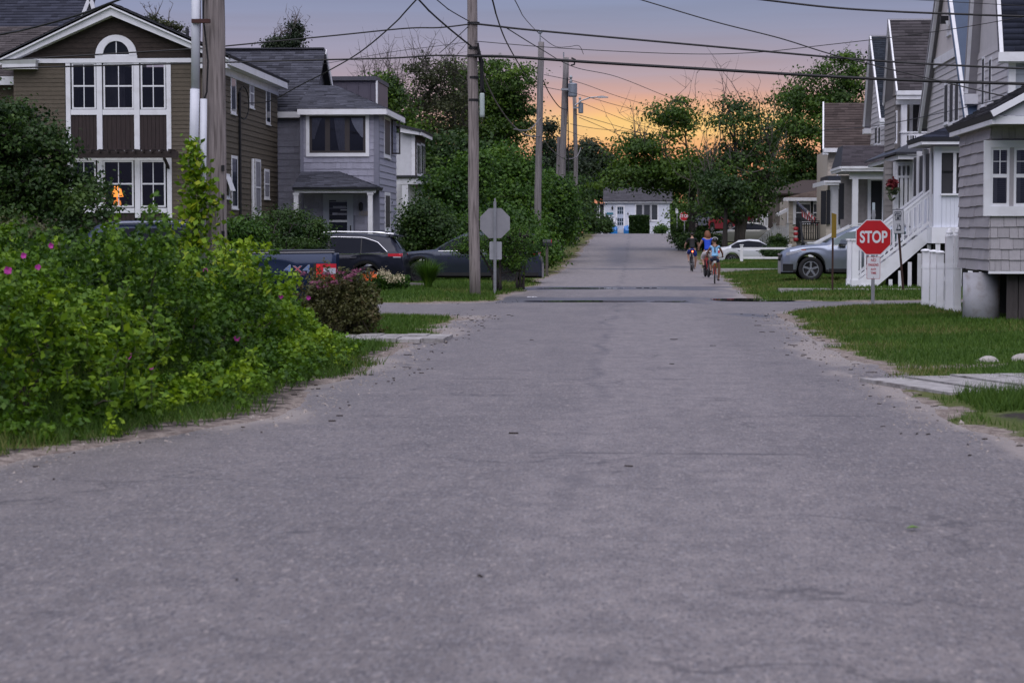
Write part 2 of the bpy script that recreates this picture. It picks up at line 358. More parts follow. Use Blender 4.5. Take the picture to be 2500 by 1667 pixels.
ry = np.concatenate([np.arange(-20, 5, 2.0), np.arange(5, 62, .07), np.arange(62, 100, .25), np.arange(100, 172, .6), np.arange(172, 206, 2.0)])
rx = np.linspace(-5.2, 5.2, 90)
RX, RY = np.meshgrid(rx, ry)
def stains(X, Y):
    wob = (fbm(Y * .9, X * .3, 61) - .5) * .5
    seam = ss(-.75, -.35, X + wob) * (1 - ss(.9, 1.5, X + wob)) * ss(.35, .6, fbm(X * .9, Y * .12, 63) + .12)
    n = fbm(X * .7, Y * .25, 65) - .5
    damp = np.zeros_like(X)
    for (x0, x1, y0, y1) in ((-3.2, 1.4, 44.4, 49.0), (-3.4, 2.9, 54.4, 59.0), (1.6, 5, 45.3, 48.2), (1.6, 5.5, 36.3, 38.9)):
        cx, cy, wx, wy = (x0 + x1) / 2, (y0 + y1) / 2, (x1 - x0) / 2, (y1 - y0) / 2
        q = np.maximum(np.abs(X - cx) / wx, np.abs(Y - cy) / wy) + n * .9
        damp = np.maximum(damp, 1 - ss(.75, .95, q))
    sm = np.exp(-((X + .9) / .75) ** 2) * ss(84, 97, Y) * (1 - ss(112, 135, Y)) * .95 + np.exp(-((X - .9) / 1.1) ** 2) * np.exp(-((Y - 100) / 7) ** 2) * .75
    damp = np.maximum(damp, sm * (.7 + .6 * n)); damp = np.maximum(damp, .9 * np.exp(-((Y - 86.5) / 1.2) ** 2) * ss(.38, .55, fbm(X * .5, Y * .2, 67)))
    damp = np.maximum(damp, (.8 * np.exp(-((X - 1.9) / 1.0) ** 2 - ((Y - 90) / 2.0) ** 2)))
    d = sdist(X, Y)
    sand = np.clip(ss(-.22, .08, d + (fbm(X * 1.4, Y * .5, 71) - .5) * 1.3 + (fbm(X * 6, Y * 3, 72) - .5) * .3) * .75 * (Y < 60), 0, 1)
    return np.clip(seam, 0, 1), np.clip(damp, 0, 1), sand
def cracks(X, Y):
    c = np.zeros_like(X)
    for (yy, x0, x1, s) in ((13.9, -1.2, 1.3, 3), (10.15, -2.2, .1, 4), (8.4, -1.4, 2.5, 5), (16.9, .4, 2.2, 6), (21.0, -2.0, .8, 7), (27.5, -.4, 1.8, 8)):
        k = np.abs(Y - yy - (fbm(X * 1.3, X * 0 + s, s) - .5) * .16); c = np.maximum(c, (k < .014) * .75 * ss(x0, x0 + .3, X) * (1 - ss(x1 - .3, x1, X)) * ss(.3, .5, fbm(X * 3, X * 0 + 2, s + 50)))
    return c
seam, damp, sand = stains(RX, RY)
rz = zr(RY) + .035 * (1 - (RX / 5.2) ** 2) - .02
me = gridmesh('road', RX, RY, rz, {'seam': seam, 'damp': damp, 'sand': sand, 'crack': cracks(RX, RY), 'pale': ss(47, 60, RY) * .8})
tag(link('road', me, MATS['asphalt']), 'grey weathered asphalt street with sandy edges', kind='structure')
cx_ = np.concatenate([np.arange(-90, -12, 3.0), np.arange(-12, 12, .2), np.arange(12, 91, 3.0)]); cv = np.linspace(-1, 1, 42)
CXg, CVg = np.meshgrid(cx_, cv); CYg = 42 + .2 * CXg + 4.6 * CVg
seam, damp, sand = stains(CXg, CYg)
CZ = zr(CYg) + .0205 - .02 * CVg ** 2 - .006
edge_in = (np.abs(CXg) < 5.2); CZ = np.where(edge_in, np.minimum(CZ, .035 * (1 - (CXg / 5.2) ** 2) - .02 - .005), CZ)
me = gridmesh('cross_street', CXg, CYg, CZ, {'seam': seam * 0, 'damp': damp, 'sand': sand, 'crack': cracks(CXg, CYg) * 0})
tag(link('cross_street', me, MATS['asphalt']), 'grey asphalt street crossing in front of the houses', kind='structure')
# street at the top of the hill
hx, hv = np.meshgrid(np.linspace(-60, 60, 80), np.linspace(-1, 1, 8)); hy = 196 + 3.2 * hv
me = gridmesh('hill_street', hx, hy, np.maximum(gh(hx, hy), zr(hy)) + .03, {'seam': hx * 0, 'damp': hx * 0, 'sand': hx * 0, 'crack': hx * 0})
tag(link('hill_street', me, MATS['asphalt']), 'asphalt street along the top of the rise', kind='structure')
# puddles
wm = M('puddle_water', (.03, .03, .035), rough=.02, var=.05, spec=.9)
def puddle(cx, cy, rx_, ry_, seed, label):
    n = 40; v = []
    for i in range(n):
        a = 2 * math.pi * i / n; k = .75 + .5 * float(vn(math.cos(a) * 2.2 + 5, math.sin(a) * 2.2 + 5, seed)); v.append((cx + rx_ * k * math.cos(a), cy + ry_ * k * math.sin(a) + .2 * rx_ * 0))
    z = max(float(zr(cy)) + .035 * (1 - (cx / 5.2) ** 2) - .02 if abs(cx) < 5.2 else .02, .012) + .006
    b = B(); b.v = [(x, y, z) for x, y in v] + [(cx, cy, z)]; b.f = [(i, (i + 1) % n, n) for i in range(n)]
    b.obj('puddle', wm, label=label, kind='structure')
puddle(-.95, 45.4, 1.3, .55, 1, 'long dark puddle across the street mouth beside the lawn corner')
puddle(.75, 45.3, .38, .3, 2, 'small thin puddle in the middle of the street mouth')
puddle(2.75, 46.7, .9, 1.0, 3, 'puddle reflecting the white staircase beside the lawn')
puddle(-1.55, 56.4, 1.15, .6, 4, 'long thin puddle beyond the street mouth')
puddle(.35, 56.6, .45, .4, 5, 'short puddle on the damp stain behind the first puddle')
# ------------------------------------------------------------ house building kit
white = M('white_trim', (.80, .81, .84), rough=.5, var=.05, scale=2, dirt=((.52, .51, .50), 3, .4))
def clearglass(name, tintc, refl):
    m = bpy.data.materials.new(name); m.use_nodes = True; nt = m.node_tree; nt.nodes.clear(); N = nt.nodes.new; L = nt.links.new
    o = N('ShaderNodeOutputMaterial'); mx = N('ShaderNodeMixShader'); t = N('ShaderNodeBsdfTransparent'); t.inputs[0].default_value = tintc + (1,)
    g = N('ShaderNodeBsdfGlossy'); g.inputs['Roughness'].default_value = .03; lw = N('ShaderNodeFresnel'); lw.inputs['IOR'].default_value = 1.5
    n = N('ShaderNodeTexNoise'); n.inputs['Scale'].default_value = 1.5; bp = N('ShaderNodeBump'); bp.inputs['Strength'].default_value = .06; bp.inputs['Distance'].default_value = .05; L(n.outputs[0], bp.inputs['Height']); L(bp.outputs[0], g.inputs['Normal'])
    a = N('ShaderNodeMath'); a.operation = 'ADD'; a.inputs[1].default_value = refl; L(lw.outputs[0], a.inputs[0]); L(a.outputs[0], mx.inputs[0]); L(t.outputs[0], mx.inputs[1]); L(g.outputs[0], mx.inputs[2]); L(mx.outputs[0], o.inputs[0])
    return m
glass_clear = clearglass('clear_window_glass', (.8, .81, .84), .0)
glass = M('dark_window_glass', (.012, .014, .018), rough=.05, var=.3, scale=1.5, spec=.3)
screen = M('window_screen', (.035, .035, .04), rough=.6, var=.1)
black = M('black_shutter', (.012, .013, .018), rough=.5, var=.1)
rooflead = M('dark_flashing', (.03, .032, .04), rough=.6)
class Face:
    """flat facade: ax='y' faces -Y at y=c (u = x); ax='x' faces sgn*X at x=c (u = y)"""
    def __init__(s, ax, c, sgn=-1): s.ax, s.c, s.sgn = ax, c, sgn
    def box(s, b, u0, u1, z0, z1, d0, d1):
        a, e = s.c + s.sgn * d0, s.c + s.sgn * d1; a, e = min(a, e), max(a, e)
        return b.box(u0, u1, a, e, z0, z1) if s.ax == 'y' else b.box(a, e, u0, u1, z0, z1)
    def P(s, u, z, d=0): return (u, s.c + s.sgn * d, z) if s.ax == 'y' else (s.c + s.sgn * d, u, z)
    def N(s): return (0, s.sgn, 0) if s.ax == 'y' else (s.sgn, 0, 0)
    def px(s, x, y):                     # photo pixel -> (u, z) on this face
        if s.ax == 'y': q = at(x, y, s.c); return q[0], q[2]
        q = atx(x, y, s.c); return q[1], q[2]
    def rect(s, x0, x1, y0, y1):
        a = s.px(x0, (y0 + y1) / 2)[0]; b = s.px(x1, (y0 + y1) / 2)[0]; xm = (x0 + x1) / 2
        return min(a, b), max(a, b), s.px(xm, y1)[1], s.px(xm, y0)[1]
    def poly(s, b, pts, d0, d1):
        n = s.N(); q = [s.P(u, z, d0) for u, z in pts]; return b.prism(q, tuple(c * (d1 - d0) for c in n))
def fbox(par, f, name, mat, u0, u1, z0, z1, d0, d1, **k): return f.box(B(), u0, u1, z0, z1, d0, d1).obj(name, mat, par, **k)
def window(par, f, u0, u1, z0, z1, cas=.09, nx=1, sash=2, ny=1, g=None, fm=None, d=.05, sill=True, mw=.022, name='window', d0=.0):
    g = g or glass; fm = fm or white; b = B()
    d = d + d0; f.box(b, u0 - cas, u0, z0 - cas, z1 + cas, .004, d); f.box(b, u1, u1 + cas, z0 - cas, z1 + cas, .004, d)
    f.box(b, u0, u1, z1, z1 + cas, .004, d); f.box(b, u0, u1, z0 - cas, z0, .004, d)
    w = b.obj(name, fm, par)
    if sill: fbox(w, f, 'sill', fm, u0 - cas - .02, u1 + cas + .02, z0 - cas - .03, z0 - cas + .012, .006, d + .03)
    hs = (z1 - z0) / sash; wx = (u1 - u0) / nx
    for i in range(sash):
        for j in range(nx):
            for k in range(ny): fbox(w, f, 'pane', g, u0 + j * wx + mw / 2, u0 + (j + 1) * wx - mw / 2, z0 + i * hs + k * hs / ny + mw / 2, z0 + i * hs + (k + 1) * hs / ny - mw / 2, .004 + d0, .010 + d0 + .003 * i)
    for i in range(1, sash): fbox(w, f, 'meeting_rail', fm, u0, u1, z0 + i * hs - .025, z0 + i * hs + .025, .014 + d0, .030 + d0)
    for j in range(1, nx): fbox(w, f, 'muntin', fm, u0 + j * wx - mw / 2, u0 + j * wx + mw / 2, z0, z1, .016 + d0, .026 + d0)
    for i in range(sash):
        for k in range(1, ny): zz = z0 + i * hs + k * hs / ny; fbox(w, f, 'muntin', fm, u0, u1, zz - mw / 2, zz + mw / 2, .0155 + d0, .025 + d0)
    return w
def courses(par, f, spans, h, mat, proud=.02, name='siding_course', wid=None, stuff_from=None, seed=1):
    """overlapping rows of siding; spans = function z -> list of (u0, u1); wid = shingle width for rows split into shingles"""
    r = random.Random(seed); z0, z1, fn = spans; n = int(math.ceil((z1 - z0) / h)); rest = B(); cnt = 0; first = None
    for i in range(n):
        a = z0 + i * h; e = min(z1, a + h * 1.06)
        for (u0, u1) in fn(a + h / 2):
            if u1 - u0 < .03: continue
            cells = [(u0, u1)]
            if wid:
                cells = []; u = u0
                while u < u1 - 1e-6:
                    w = wid * r.uniform(.55, 1.5); v = min(u1, u + w)
                    if u1 - v < wid * .3: v = u1
                    cells.append((u, v)); u = v
            for (a0, a1) in cells:
                gap = .003 if wid else 0; dz = r.uniform(-.006, .006) if wid else 0; pr = proud + (r.uniform(-.004, .006) if wid else 0)
                pts = [f.P(a0 + gap, a + dz, .003), f.P(a0 + gap, a + dz, pr), f.P(a0 + gap, e, .005), f.P(a0 + gap, e, .003)]
                du = (a1 - a0 - 2 * gap); dv = (du, 0, 0) if f.ax == 'y' else (0, du, 0)
                cnt += 1
                if stuff_from is not None and cnt > stuff_from: rest.prism(pts, dv)
                else: B().prism(pts, dv).obj(name, mat, par)
    if rest.v: rest.obj(name + 's', mat, par, kind='stuff')
def shingle_roof(par, q, mat, h=.14, w=.32, th=.10, name='roof', seed=1, under=None, shingles=True, flip=False):
    """q: eave-left, eave-right, ridge-right, ridge-left"""
    q = [np.array(p, float) for p in q]; nrm = np.cross(q[1] - q[0], q[3] - q[0])
    if np.linalg.norm(nrm) < 1e-6: nrm = np.cross(q[1] - q[0], q[2] - q[0])
    nrm /= np.linalg.norm(nrm)
    if nrm[2] < 0: nrm = -nrm
    b = B(); b.prism(q, -nrm * th); o = b.obj(name, under or rooflead, par)
    if not shingles: return o
    L = np.linalg.norm((q[3] + q[2]) / 2 - (q[0] + q[1]) / 2); n = max(1, int(L / h)); r = np.random.default_rng(seed); V = []; Q = []; T = []
    for i in range(n):
        a0, a1 = i / n, min(1, (i + 1.15) / n); l0 = q[0] + (q[3] - q[0]) * a0; r0 = q[1] + (q[2] - q[1]) * a0; l1 = q[0] + (q[3] - q[0]) * a1; r1 = q[1] + (q[2] - q[1]) * a1
        W = np.linalg.norm(r0 - l0); k = max(1, int(W / w))
        if W < .05: continue
        cut = np.clip((np.arange(k + 1) + (i % 2) * .5 + r.uniform(-.28, .28, k + 1)) / k, 0, 1); cut[0] = 0; cut[-1] = 1; cut = np.sort(cut)
        for j in range(k):
            c0, c1 = cut[j], cut[j + 1]
            if c1 - c0 < .002: continue
            up = .014 + r.random() * .02; A = l0 + (r0 - l0) * c0; Bp = l0 + (r0 - l0) * c1; C = l1 + (r1 - l1) * c1; D = l1 + (r1 - l1) * c0
            o_ = len(V); V += [A + nrm * .001, Bp + nrm * .001, A + nrm * up, Bp + nrm * up, C + nrm * .004, D + nrm * .004]; Q += [(o_, o_ + 1, o_ + 3, o_ + 2), (o_ + 2, o_ + 3, o_ + 4, o_ + 5)]
            T += [float(np.clip(r.normal(.5, .28), 0, 1))] * 6
    g = np.array(org(o)); me = npmesh('shingles', np.array(V) - g, Q, T); s = link('shingles', me, mat, o); s['kind'] = 'stuff'; return o
def shmat(name, c, t=.3): return M(name, c, rough=.85, var=.22, scale=30, tint=t, spec=.2)

# ============================================================ brown house with the arched window
brown = M('brown_shingle', (.105, .087, .063), rough=.8, var=.18, scale=6, orand=.08, stretch=(1, 1, 3), bump=.3, bscale=25)
darkshingle = M('dark_cedar', (.036, .026, .021), rough=.8, var=.4, scale=5, stretch=(1, 1, 2), bump=.3, bscale=20, orand=.2)
panelwood = M('dark_panel_wood', (.030, .019, .018), rough=.6, var=.45, scale=5, stretch=(6, 1, .4))
interior = M('dark_interior', (.012, .011, .013), rough=.9, var=.2)
H = empty('brown_house', (-16.8, 66, 0), 'brown shingled house with arched window and white trim behind the rose bushes', 'house')
YF, XS = 66.0, -13.42
ff = Face('y', YF); fs = Face('x', XS, 1)
def fx(px): return ff.px(px, HZ)[0]
def fz(py): return ff.px(300, py)[1]
xl, xr, xa = fx(38), XS, fx(163); xb = fx(419)
zt = fz(155)                                       # top of the storeys
box('wall', darkshingle, H, xl, xa, YF + .003, YF + 10.5, -.3, zt); box('wall', darkshingle, H, xb, xr - .004, YF + .003, YF + 10.5, -.3, zt)
box('wall', interior, H, xa, xb, YF + 1.6, YF + 1.7, -.3, zt); box('base_wall', darkshingle, H, xa, xb, YF + .01, YF + .1, -.3, fz(545))
apx, apz = fx(283), fz(30)
ff.poly(B(), [(xl, zt), (xr, zt), (xr, zt + .1), (apx, apz), (xl, zt + .1)], -.35, 0).obj('gable_wall', darkshingle, H)
courses(H, ff, (0.4, zt, lambda z: [(xl, xa), (xb, xr)]), .137, brown, name='siding_course')
def gsp(z):
    k = (apz - z) / (apz - zt - .1) if z > zt + .1 else 1; k = max(0, min(1, k)); a, b = apx - (apx - xl) * k, apx + (xr - apx) * k; c0, c1 = fx(240), fx(338)
    return [(a, b)] if z > fz(95) else [(a, c0), (c1, b)]
courses(H, ff, (zt + .02, apz, gsp), .16, darkshingle, name='gable_shingle_course', seed=3)
courses(H, fs, (0.3, zt, lambda z: [(YF, YF + 10.5)]), .185, brown, name='side_course', proud=.026)
fbox(H, ff, 'corner_board', white, xr - .11, xr + .03, .2, zt, .022, .045)
# white frame of the tall window group
b = B()
for x0, x1, y0, y1 in ((163, 174, 154, 532), (408, 419, 154, 532), (238, 251, 150, 532), (329, 342, 150, 532)): ff.box(b, *ff.rect(x0, x1, y0, y1), -.02, .06)
for x0, x1, y0, y1 in ((174, 238, 268, 281), (251, 329, 268, 281), (342, 408, 268, 281), (174, 238, 367, 392), (251, 329, 367, 392), (342, 408, 367, 392), (174, 238, 508, 520), (251, 329, 508, 520), (342, 408, 508, 520)): ff.box(b, *ff.rect(x0, x1, y0, y1), -.02, .055)
b.obj('window_frame', white, H)
fbox(H, ff, 'frieze', white, xl, fx(238), fz(154), fz(143.5), .022, .075); fbox(H, ff, 'frieze', white, fx(340), xr, fz(154), fz(143.5), .022, .075); fbox(H, ff, 'frieze', white, fx(238), fx(340), fz(154), fz(136), .022, .08)
for x0, x1 in ((177, 234), (254, 326), (345, 404)):
    for y0, y1 in ((156, 266), (394, 505)):
        u0, u1, z0, z1 = ff.rect(x0, x1, y0, y1); window(H, ff, u0 + .04, u1 - .04, z0 + .04, z1 - .03, cas=.05, nx=2, sash=2, g=glass_clear, d=.045, sill=False, mw=.03)
for x0, x1 in ((174, 238), (251, 329), (342, 408)):
    for y0, y1 in ((281, 367), (520, 545)):
        u0, u1, z0, z1 = ff.rect(x0, x1, y0, y1); n = 7
        for i in range(n): fbox(H, ff, 'panel_board', panelwood, u0 + (u1 - u0) * i / n + .004, u0 + (u1 - u0) * (i + 1) / n - .004, z0, z1, -.01, .012 + .004 * (i % 2))
fbox(H, ff, 'panel_back', interior, xa, xb, fz(545), fz(520), -.06, -.02); fbox(H, ff, 'panel_back', interior, xa, xb, fz(367), fz(281), -.06, -.02)
fbox(H, ff, 'curtain', M('grey_blind', (.06, .055, .06), rough=.9, var=.3, scale=3, stretch=(8, 1, 1)), fx(254), fx(300), fz(266), fz(158), -.5, -.48)
# arched window
cxp, czp = fx(289), fz(136); ro, ri = (fx(339) - fx(239)) / 2, (fx(321) - fx(257)) / 2; rv = fz(86) - czp; riv = fz(101) - czp
b = B(); n = 20; vo = [(cxp + ro * math.cos(math.pi * i / n), czp + rv * math.sin(math.pi * i / n)) for i in range(n + 1)]; vi = [(cxp + ri * math.cos(math.pi * i / n), czp + riv * math.sin(math.pi * i / n)) for i in range(n + 1)]
for i in range(n): ff.poly(b, [vo[i], vo[i + 1], vi[i + 1], vi[i]], .022, .09)
aw = b.obj('arched_window', white, H)
for s0, s1 in ((0, 10), (10, 20)): ff.poly(B(), vi[s0:s1 + 1] + [(cxp, czp)], .024, .03).obj('pane', glass, aw)
fbox(aw, ff, 'muntin', white, cxp - .015, cxp + .015, czp, czp + riv, .032, .045); fbox(aw, ff, 'sill', white, cxp - ri, cxp + ri, czp - .02, czp + .03, .032, .05)
# pergola over the lower windows
pw = M('weathered_dark_beam', (.038, .028, .027), rough=.8, var=.3, scale=6, stretch=(1, 3, 6))
box('pergola_beam', pw, H, fx(146), fx(448), YF - .75, YF - .66, fz(388), fz(372))
for i in range(14): x = fx(158) + (fx(430) - fx(158)) * i / 13; B().bar((x, YF + .0, fz(370)), (x, YF - .95, fz(371)), .05, .10).obj('pergola_rafter', pw, H)
for x in (fx(168), fx(414)): B().bar((x, YF - .06, fz(410)), (x, YF - .70, fz(388)), .07, .09).obj('pergola_brace', pw, H)
# cornices and roof
zE = fz(150); ov = fx(38) - fx(12)
for sx, e in ((-1, xl - ov), (1, xr + ov)):
    for k, (w_, t0, t1) in enumerate(((.30, .02, .16), (.13, .16, .30))):
        p0 = np.array([e, YF - .35 - .1 * k, zE + .12 * k]); p1 = np.array([apx, YF - .35 - .1 * k, fz(22) + .02 + .10 * k])
        b = B(); dz = np.array([0, 0, w_]); b.prism([p0, p1, p1 - dz * .9, p0 - dz * .5 if k == 0 else p0 - dz], (0, .5, 0)); b.obj('rake_board', white, H)
    x0, x1 = (e, e + fx(106) - fx(15)) if sx < 0 else (e - (fx(106) - fx(15)), e)
    b = B(); b.prism([(x0, YF - .42, zE + .04), (x1, YF - .42, zE + .04), (x1 - .06, YF - .34, zE - .10), (x1 - .06, YF - .34, zE - .26), (x0 + .08, YF - .34, zE - .26), (x0 + .08, YF - .34, zE - .10)], (0, .5, 0)); b.obj('cornice_return', white, H)
broof = shmat('brown_house_roof_shingle', (.055, .056, .068))
zrd = fz(17) + .10
shingle_roof(H, [(xr + ov + .05, YF - .45, zE + .13), (xr + ov + .05, YF + 10.9, zE + .13), (apx, YF + 10.9, zrd), (apx, YF - .45, zrd)], broof, seed=2)
shingle_roof(H, [(xl - ov - .05, YF + 10.9, zE + .13), (xl - ov - .05, YF - .45, zE + .13), (apx, YF - .45, zrd), (apx, YF + 10.9, zrd)], broof, seed=3)
box('side_cornice', white, H, xr + .03, xr + ov + .02, YF - .2, YF + 10.7, zE - .16, zE + .1); box('side_frieze', white, H, xr + .01, xr + .06, YF, YF + 10.5, zE - .42, zE - .17)
for x0, x1, y0, y1, nx, sa, g_ in ((563, 573, 178, 272, 1, 1, None), (609, 617, 200, 258, 1, 2, 'l'), (649, 657, 216, 298, 1, 1, None), (565, 577, 388, 503, 1, 1, None), (623, 634, 396, 520, 1, 2, 'l'), (645, 655, 420, 480, 2, 2, 'l')):
    u0, u1, z0, z1 = fs.rect(x0, x1, y0, y1); window(H, fs, u0, u1, z0, z1, cas=.10, nx=1, sash=sa, d=.010, d0=.026, g=M('pale_curtain_glass', (.32, .32, .36), rough=.2, var=.2) if g_ else M('blue_window_glass', (.012, .02, .04), rough=.08, var=.2))
u0, u1, z0, z1 = fs.rect(547, 557, 432, 478)
w = window(H, fs, u0, u1, z0, z1, cas=.1, sash=1)
b = B(); b.prism([fs.P(u0, z1, .06), fs.P(u1, z1, .06), fs.P(u1, z0 + .15, .22), fs.P(u0, z0 + .15, .22)], (.03, 0, .01)); b.obj('open_awning_sash', white, w)
u0 = fs.px(611, 450)[0]; b = B(); b.tube([fs.P(u0, fs.px(611, 388)[1], .09), fs.P(u0, .1, .09)], .06, 8).obj('downspout', white, H)
u0 = fs.px(580, 300)[0]; cable = M('black_cable', (.012, .012, .014), rough=.6, var=.1)
B().tube([fs.P(u0, fs.px(580, 226)[1], .08), fs.P(u0, .4, .08)], .045, 6).obj('service_conduit', cable, H)
lp = [fs.P(u0 + .9 * math.sin(t) * .5 + .45, fs.px(580, 250)[1] + .55 * math.cos(t), .12 + .1 * math.sin(t)) for t in np.linspace(0, 6.0, 22)]
B().tube(lp, .02, 5).obj('cable_loop', cable, H)
# wings to the left and behind
wr = shmat('brown_wing_roof_shingle', (.082, .072, .074), .35); gr = shmat('slate_blue_roof_shingle', (.052, .056, .078), .32)
shingle_roof(H, [(-28, 67.0, 6.72), (fx(120), 67.0, 6.72), (fx(120), 69.7, 8.62), (-28, 69.7, 8.62)], wr, seed=5, h=.15)
box('wing_wall', brown, H, -28, xl - .02, 67.3, 70, -.3, 6.5); box('wing_fascia', white, H, -28, fx(37) - .05, 66.85, 66.98, 6.42, 6.70)
box('chimney_flashing', rooflead, H, fx(392), fx(396), 70, 70.3, 7.6, fz(62) + .3); box('chimney_flashing', rooflead, H, fx(408), fx(413), 70, 70.3, 7.4, fz(62) + .35)
# house standing behind with the slate roof
H2 = empty('slate_roof_house', (-24, 80, 0), 'house with slate blue roof and white gable trim rising behind the brown house', 'house')
Y2 = 80.0
def q2(px, py): a = at(px, py, Y2); return a[0], a[2]
x2r, z2b = q2(200, 60)
shingle_roof(H2, [(-36, Y2, z2b - .6), (x2r, Y2, z2b - .6), (x2r + .35, Y2 + 3, z2b + 3.2), (-36, Y2 + 3, z2b + 3.2)], gr, seed=6, h=.15)
box('wall', brown, H2, -36, x2r + .4, Y2 + .2, Y2 + 9, -.3, z2b - .7)
f2 = Face('y', Y2 - .1); a, b_, c = q2(199, 56), q2(222, -4), q2(240, 42)
f2.poly(B(), [a, b_, c, (c[0], c[1] - 1.5), (a[0], a[1] - 1.5)], -.3, 0).obj('gable_wall', M('grey_gable', (.09, .09, .1), rough=.7), H2)
B().bar(f2.P(a[0], a[1], .06), f2.P(b_[0], b_[1], .06), .12, .14).obj('rake_trim', white, H2); B().bar(f2.P(b_[0], b_[1] + .05, .06), f2.P(c[0] + .3, c[1] - 1.2, .06), .12, .14).obj('rake_trim', white, H2)

# lit table lamp in the lower window
lm = empty('table_lamp', (fx(277), YF + .55, fz(505)), 'lit orange table lamp glowing in a lower window of the brown house', 'lamp')
shade = M('lamp_shade', (.9, .35, .08), rough=.7, var=.1, emit=((1.0, .30, .045), 1.15 * K * 2))
def lz(py): return at(277, py, YF + .55)[2]
B().lathe([(.20, lz(481)), (.10, lz(455))], (fx(277) - .0, YF + .55, 0), 20).obj('lamp_shade', shade, lm, smooth=True)
B().lathe([(.09, lz(506)), (.13, lz(498)), (.11, lz(491)), (.03, lz(486)), (.02, lz(481))], (fx(277), YF + .55, 0), 16).obj('lamp_base', M('lamp_base_ceramic', (.75, .3, .08), rough=.3, emit=((1, .32, .06), .5)), lm, smooth=True)
pl = bpy.data.lights.new('lamp_bulb', 'POINT'); pl.energy = 6; pl.color = (1, .55, .22); pl.shadow_soft_size = .05
po = bpy.data.objects.new('lamp_bulb', pl); col.objects.link(po); po.parent = lm; po.location = (0, 0, lz(468) - fz(505))

# ============================================================ grey shingled house
grey = M('grey_blue_shingle', (.35, .35, .425), rough=.75, var=.12, scale=8, orand=.10, stretch=(1, 1, 4), bump=.25, bscale=30)
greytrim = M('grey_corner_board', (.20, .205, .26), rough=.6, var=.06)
groof = shmat('charcoal_roof_shingle', (.070, .073, .092), .42)
H = empty('grey_house', (-11, 75, 0), 'grey shingled house with porch and wide upstairs window left of the street', 'house')
XG, YM, YB, XR2, YE = -12.3, 77.0, 75.0, -9.42, 80.6
fm_, fb, fr_ = Face('y', YM), Face('y', YB), Face('x', XR2, 1)
zM, zB = azz(276, YM, 700), azz(268, YB, 850)
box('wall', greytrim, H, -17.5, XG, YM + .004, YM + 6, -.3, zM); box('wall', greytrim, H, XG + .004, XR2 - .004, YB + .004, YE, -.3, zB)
# gable end and main roof
zR, yR = 8.68, 79.6
b = B(); b.prism([(XG - .01, YM, zM), (XG - .01, 83.2, zM - .4), (XG - .01, yR, zR - .05)], (-.2, 0, 0)); b.obj('gable_wall', M('grey_wall_painted_shade', (.10, .10, .125), rough=.8), H)  # gable end in a darker grey, its shade put into the colour
shingle_roof(H, [(-17.6, YM - .3, zM + .0), (XG + .25, YM - .3, zM + .0), (XG + .25, yR, zR), (-17.6, yR, zR)], groof, seed=11, h=.15, w=.36)
shingle_roof(H, [(XG + .25, 83.4, zM - .3), (-17.6, 83.4, zM - .3), (-17.6, yR, zR), (XG + .25, yR, zR)], groof, seed=12, shingles=False)
B().bar((XG + .27, yR, zR - .1), (XG + .27, 83.4, zM - .4), .05, .24).obj('rake_board', white, H); B().bar((-17.6, yR, zR + .03), (XG + .2, yR, zR + .03), .3, .06).obj('ridge_cap', rooflead, H)
box('fascia', white, H, -17.5, XG, YM - .36, YM - .30, zM - .20, zM + .02)
# bay roof (hip)
e = .35; A0 = (XG - .1, YB - e, zB + .02); A1 = (XR2 + e, YB - e, zB + .02); A2 = (XR2 + e, YE, zB + .02); T0 = (XG - .05, 77.9, 7.15); T1 = (XG + .9, 77.9, 7.15)
shingle_roof(H, [A0, A1, T1, T0], groof, seed=13, h=.14, w=.34); shingle_roof(H, [A1, A2, (T1[0], YE, 7.0), T1], groof, seed=14, h=.14)
b = B(); b.box(XG - .05, XR2 + e, YB - e - .02, YB - e + .05, zB - .20, zB + .0); b.obj('fascia', white, H); box('fascia', white, H, XR2 + e - .05, XR2 + e + .02, YB - e + .06, YE, zB - .2, zB); box('soffit', white, H, XG, XR2 + e - .06, YB - e + .06, YE - .1, zB - .08, zB - .03)
# metal-clad dormer behind
mtl = M('purple_grey_metal', (.105, .095, .125), rough=.45, metal=.3, var=.08)
d0, d1 = at(770, 198, 84), at(918, 198, 84)
dm = box('dormer', mtl, H, d0[0], d1[0], 84, 88, 5, d0[2])
for i in range(5): x = d0[0] + (d1[0] - d0[0]) * (i + .5) / 5; box('standing_seam', mtl, dm, x - .015, x + .015, 83.96, 83.998, 5, d0[2] - .05)
box('dormer_cap', M('dormer_cap_grey', (.075, .075, .095), rough=.6), dm, d0[0], d1[0] + .04, 83.85, 88, d0[2] + .003, d0[2] + .17); box('dormer_edge', white, dm, d1[0] + .003, d1[0] + .07, 83.9, 84.06, 5.0, d0[2])
# siding
gl = [0]
zp = azz(465, YB, 850)
def bsp(z):
    u0, u1, z0, z1 = fb.rect(748, 901, 277, 385)
    return [(XG + .12, u0 + .02), (u1 - .02, XR2 - .16)] if z0 < z < z1 else [(XG + .12, XR2 - .16)]
courses(H, fb, (2.2, zB - .05, bsp), .242, grey, wid=.26, name='shingle', seed=21, proud=.024)
courses(H, fb, (.2, 2.2, lambda z: [(XG + .12, fb.px(786, 520)[0]), (fb.px(867, 520)[0], XR2 - .16)]), .242, grey, wid=.3, name='porch_shingle', seed=22, proud=.024)
courses(H, fm_, (.2, zM - .05, lambda z: [(-15.2, XG - .12)]), .242, grey, wid=.27, name='main_shingle', seed=23, proud=.024)
courses(H, fr_, (.2, zB - .05, lambda z: [(YB + .12, YE)]), .242, grey, name='side_course', proud=.03)
for f_, u0, u1 in ((fb, XG, XG + .12), (fb, XR2 - .16, XR2 + .03)): fbox(H, f_, 'corner_board', greytrim, u0, u1, 0, zB - .05, .003, .035)
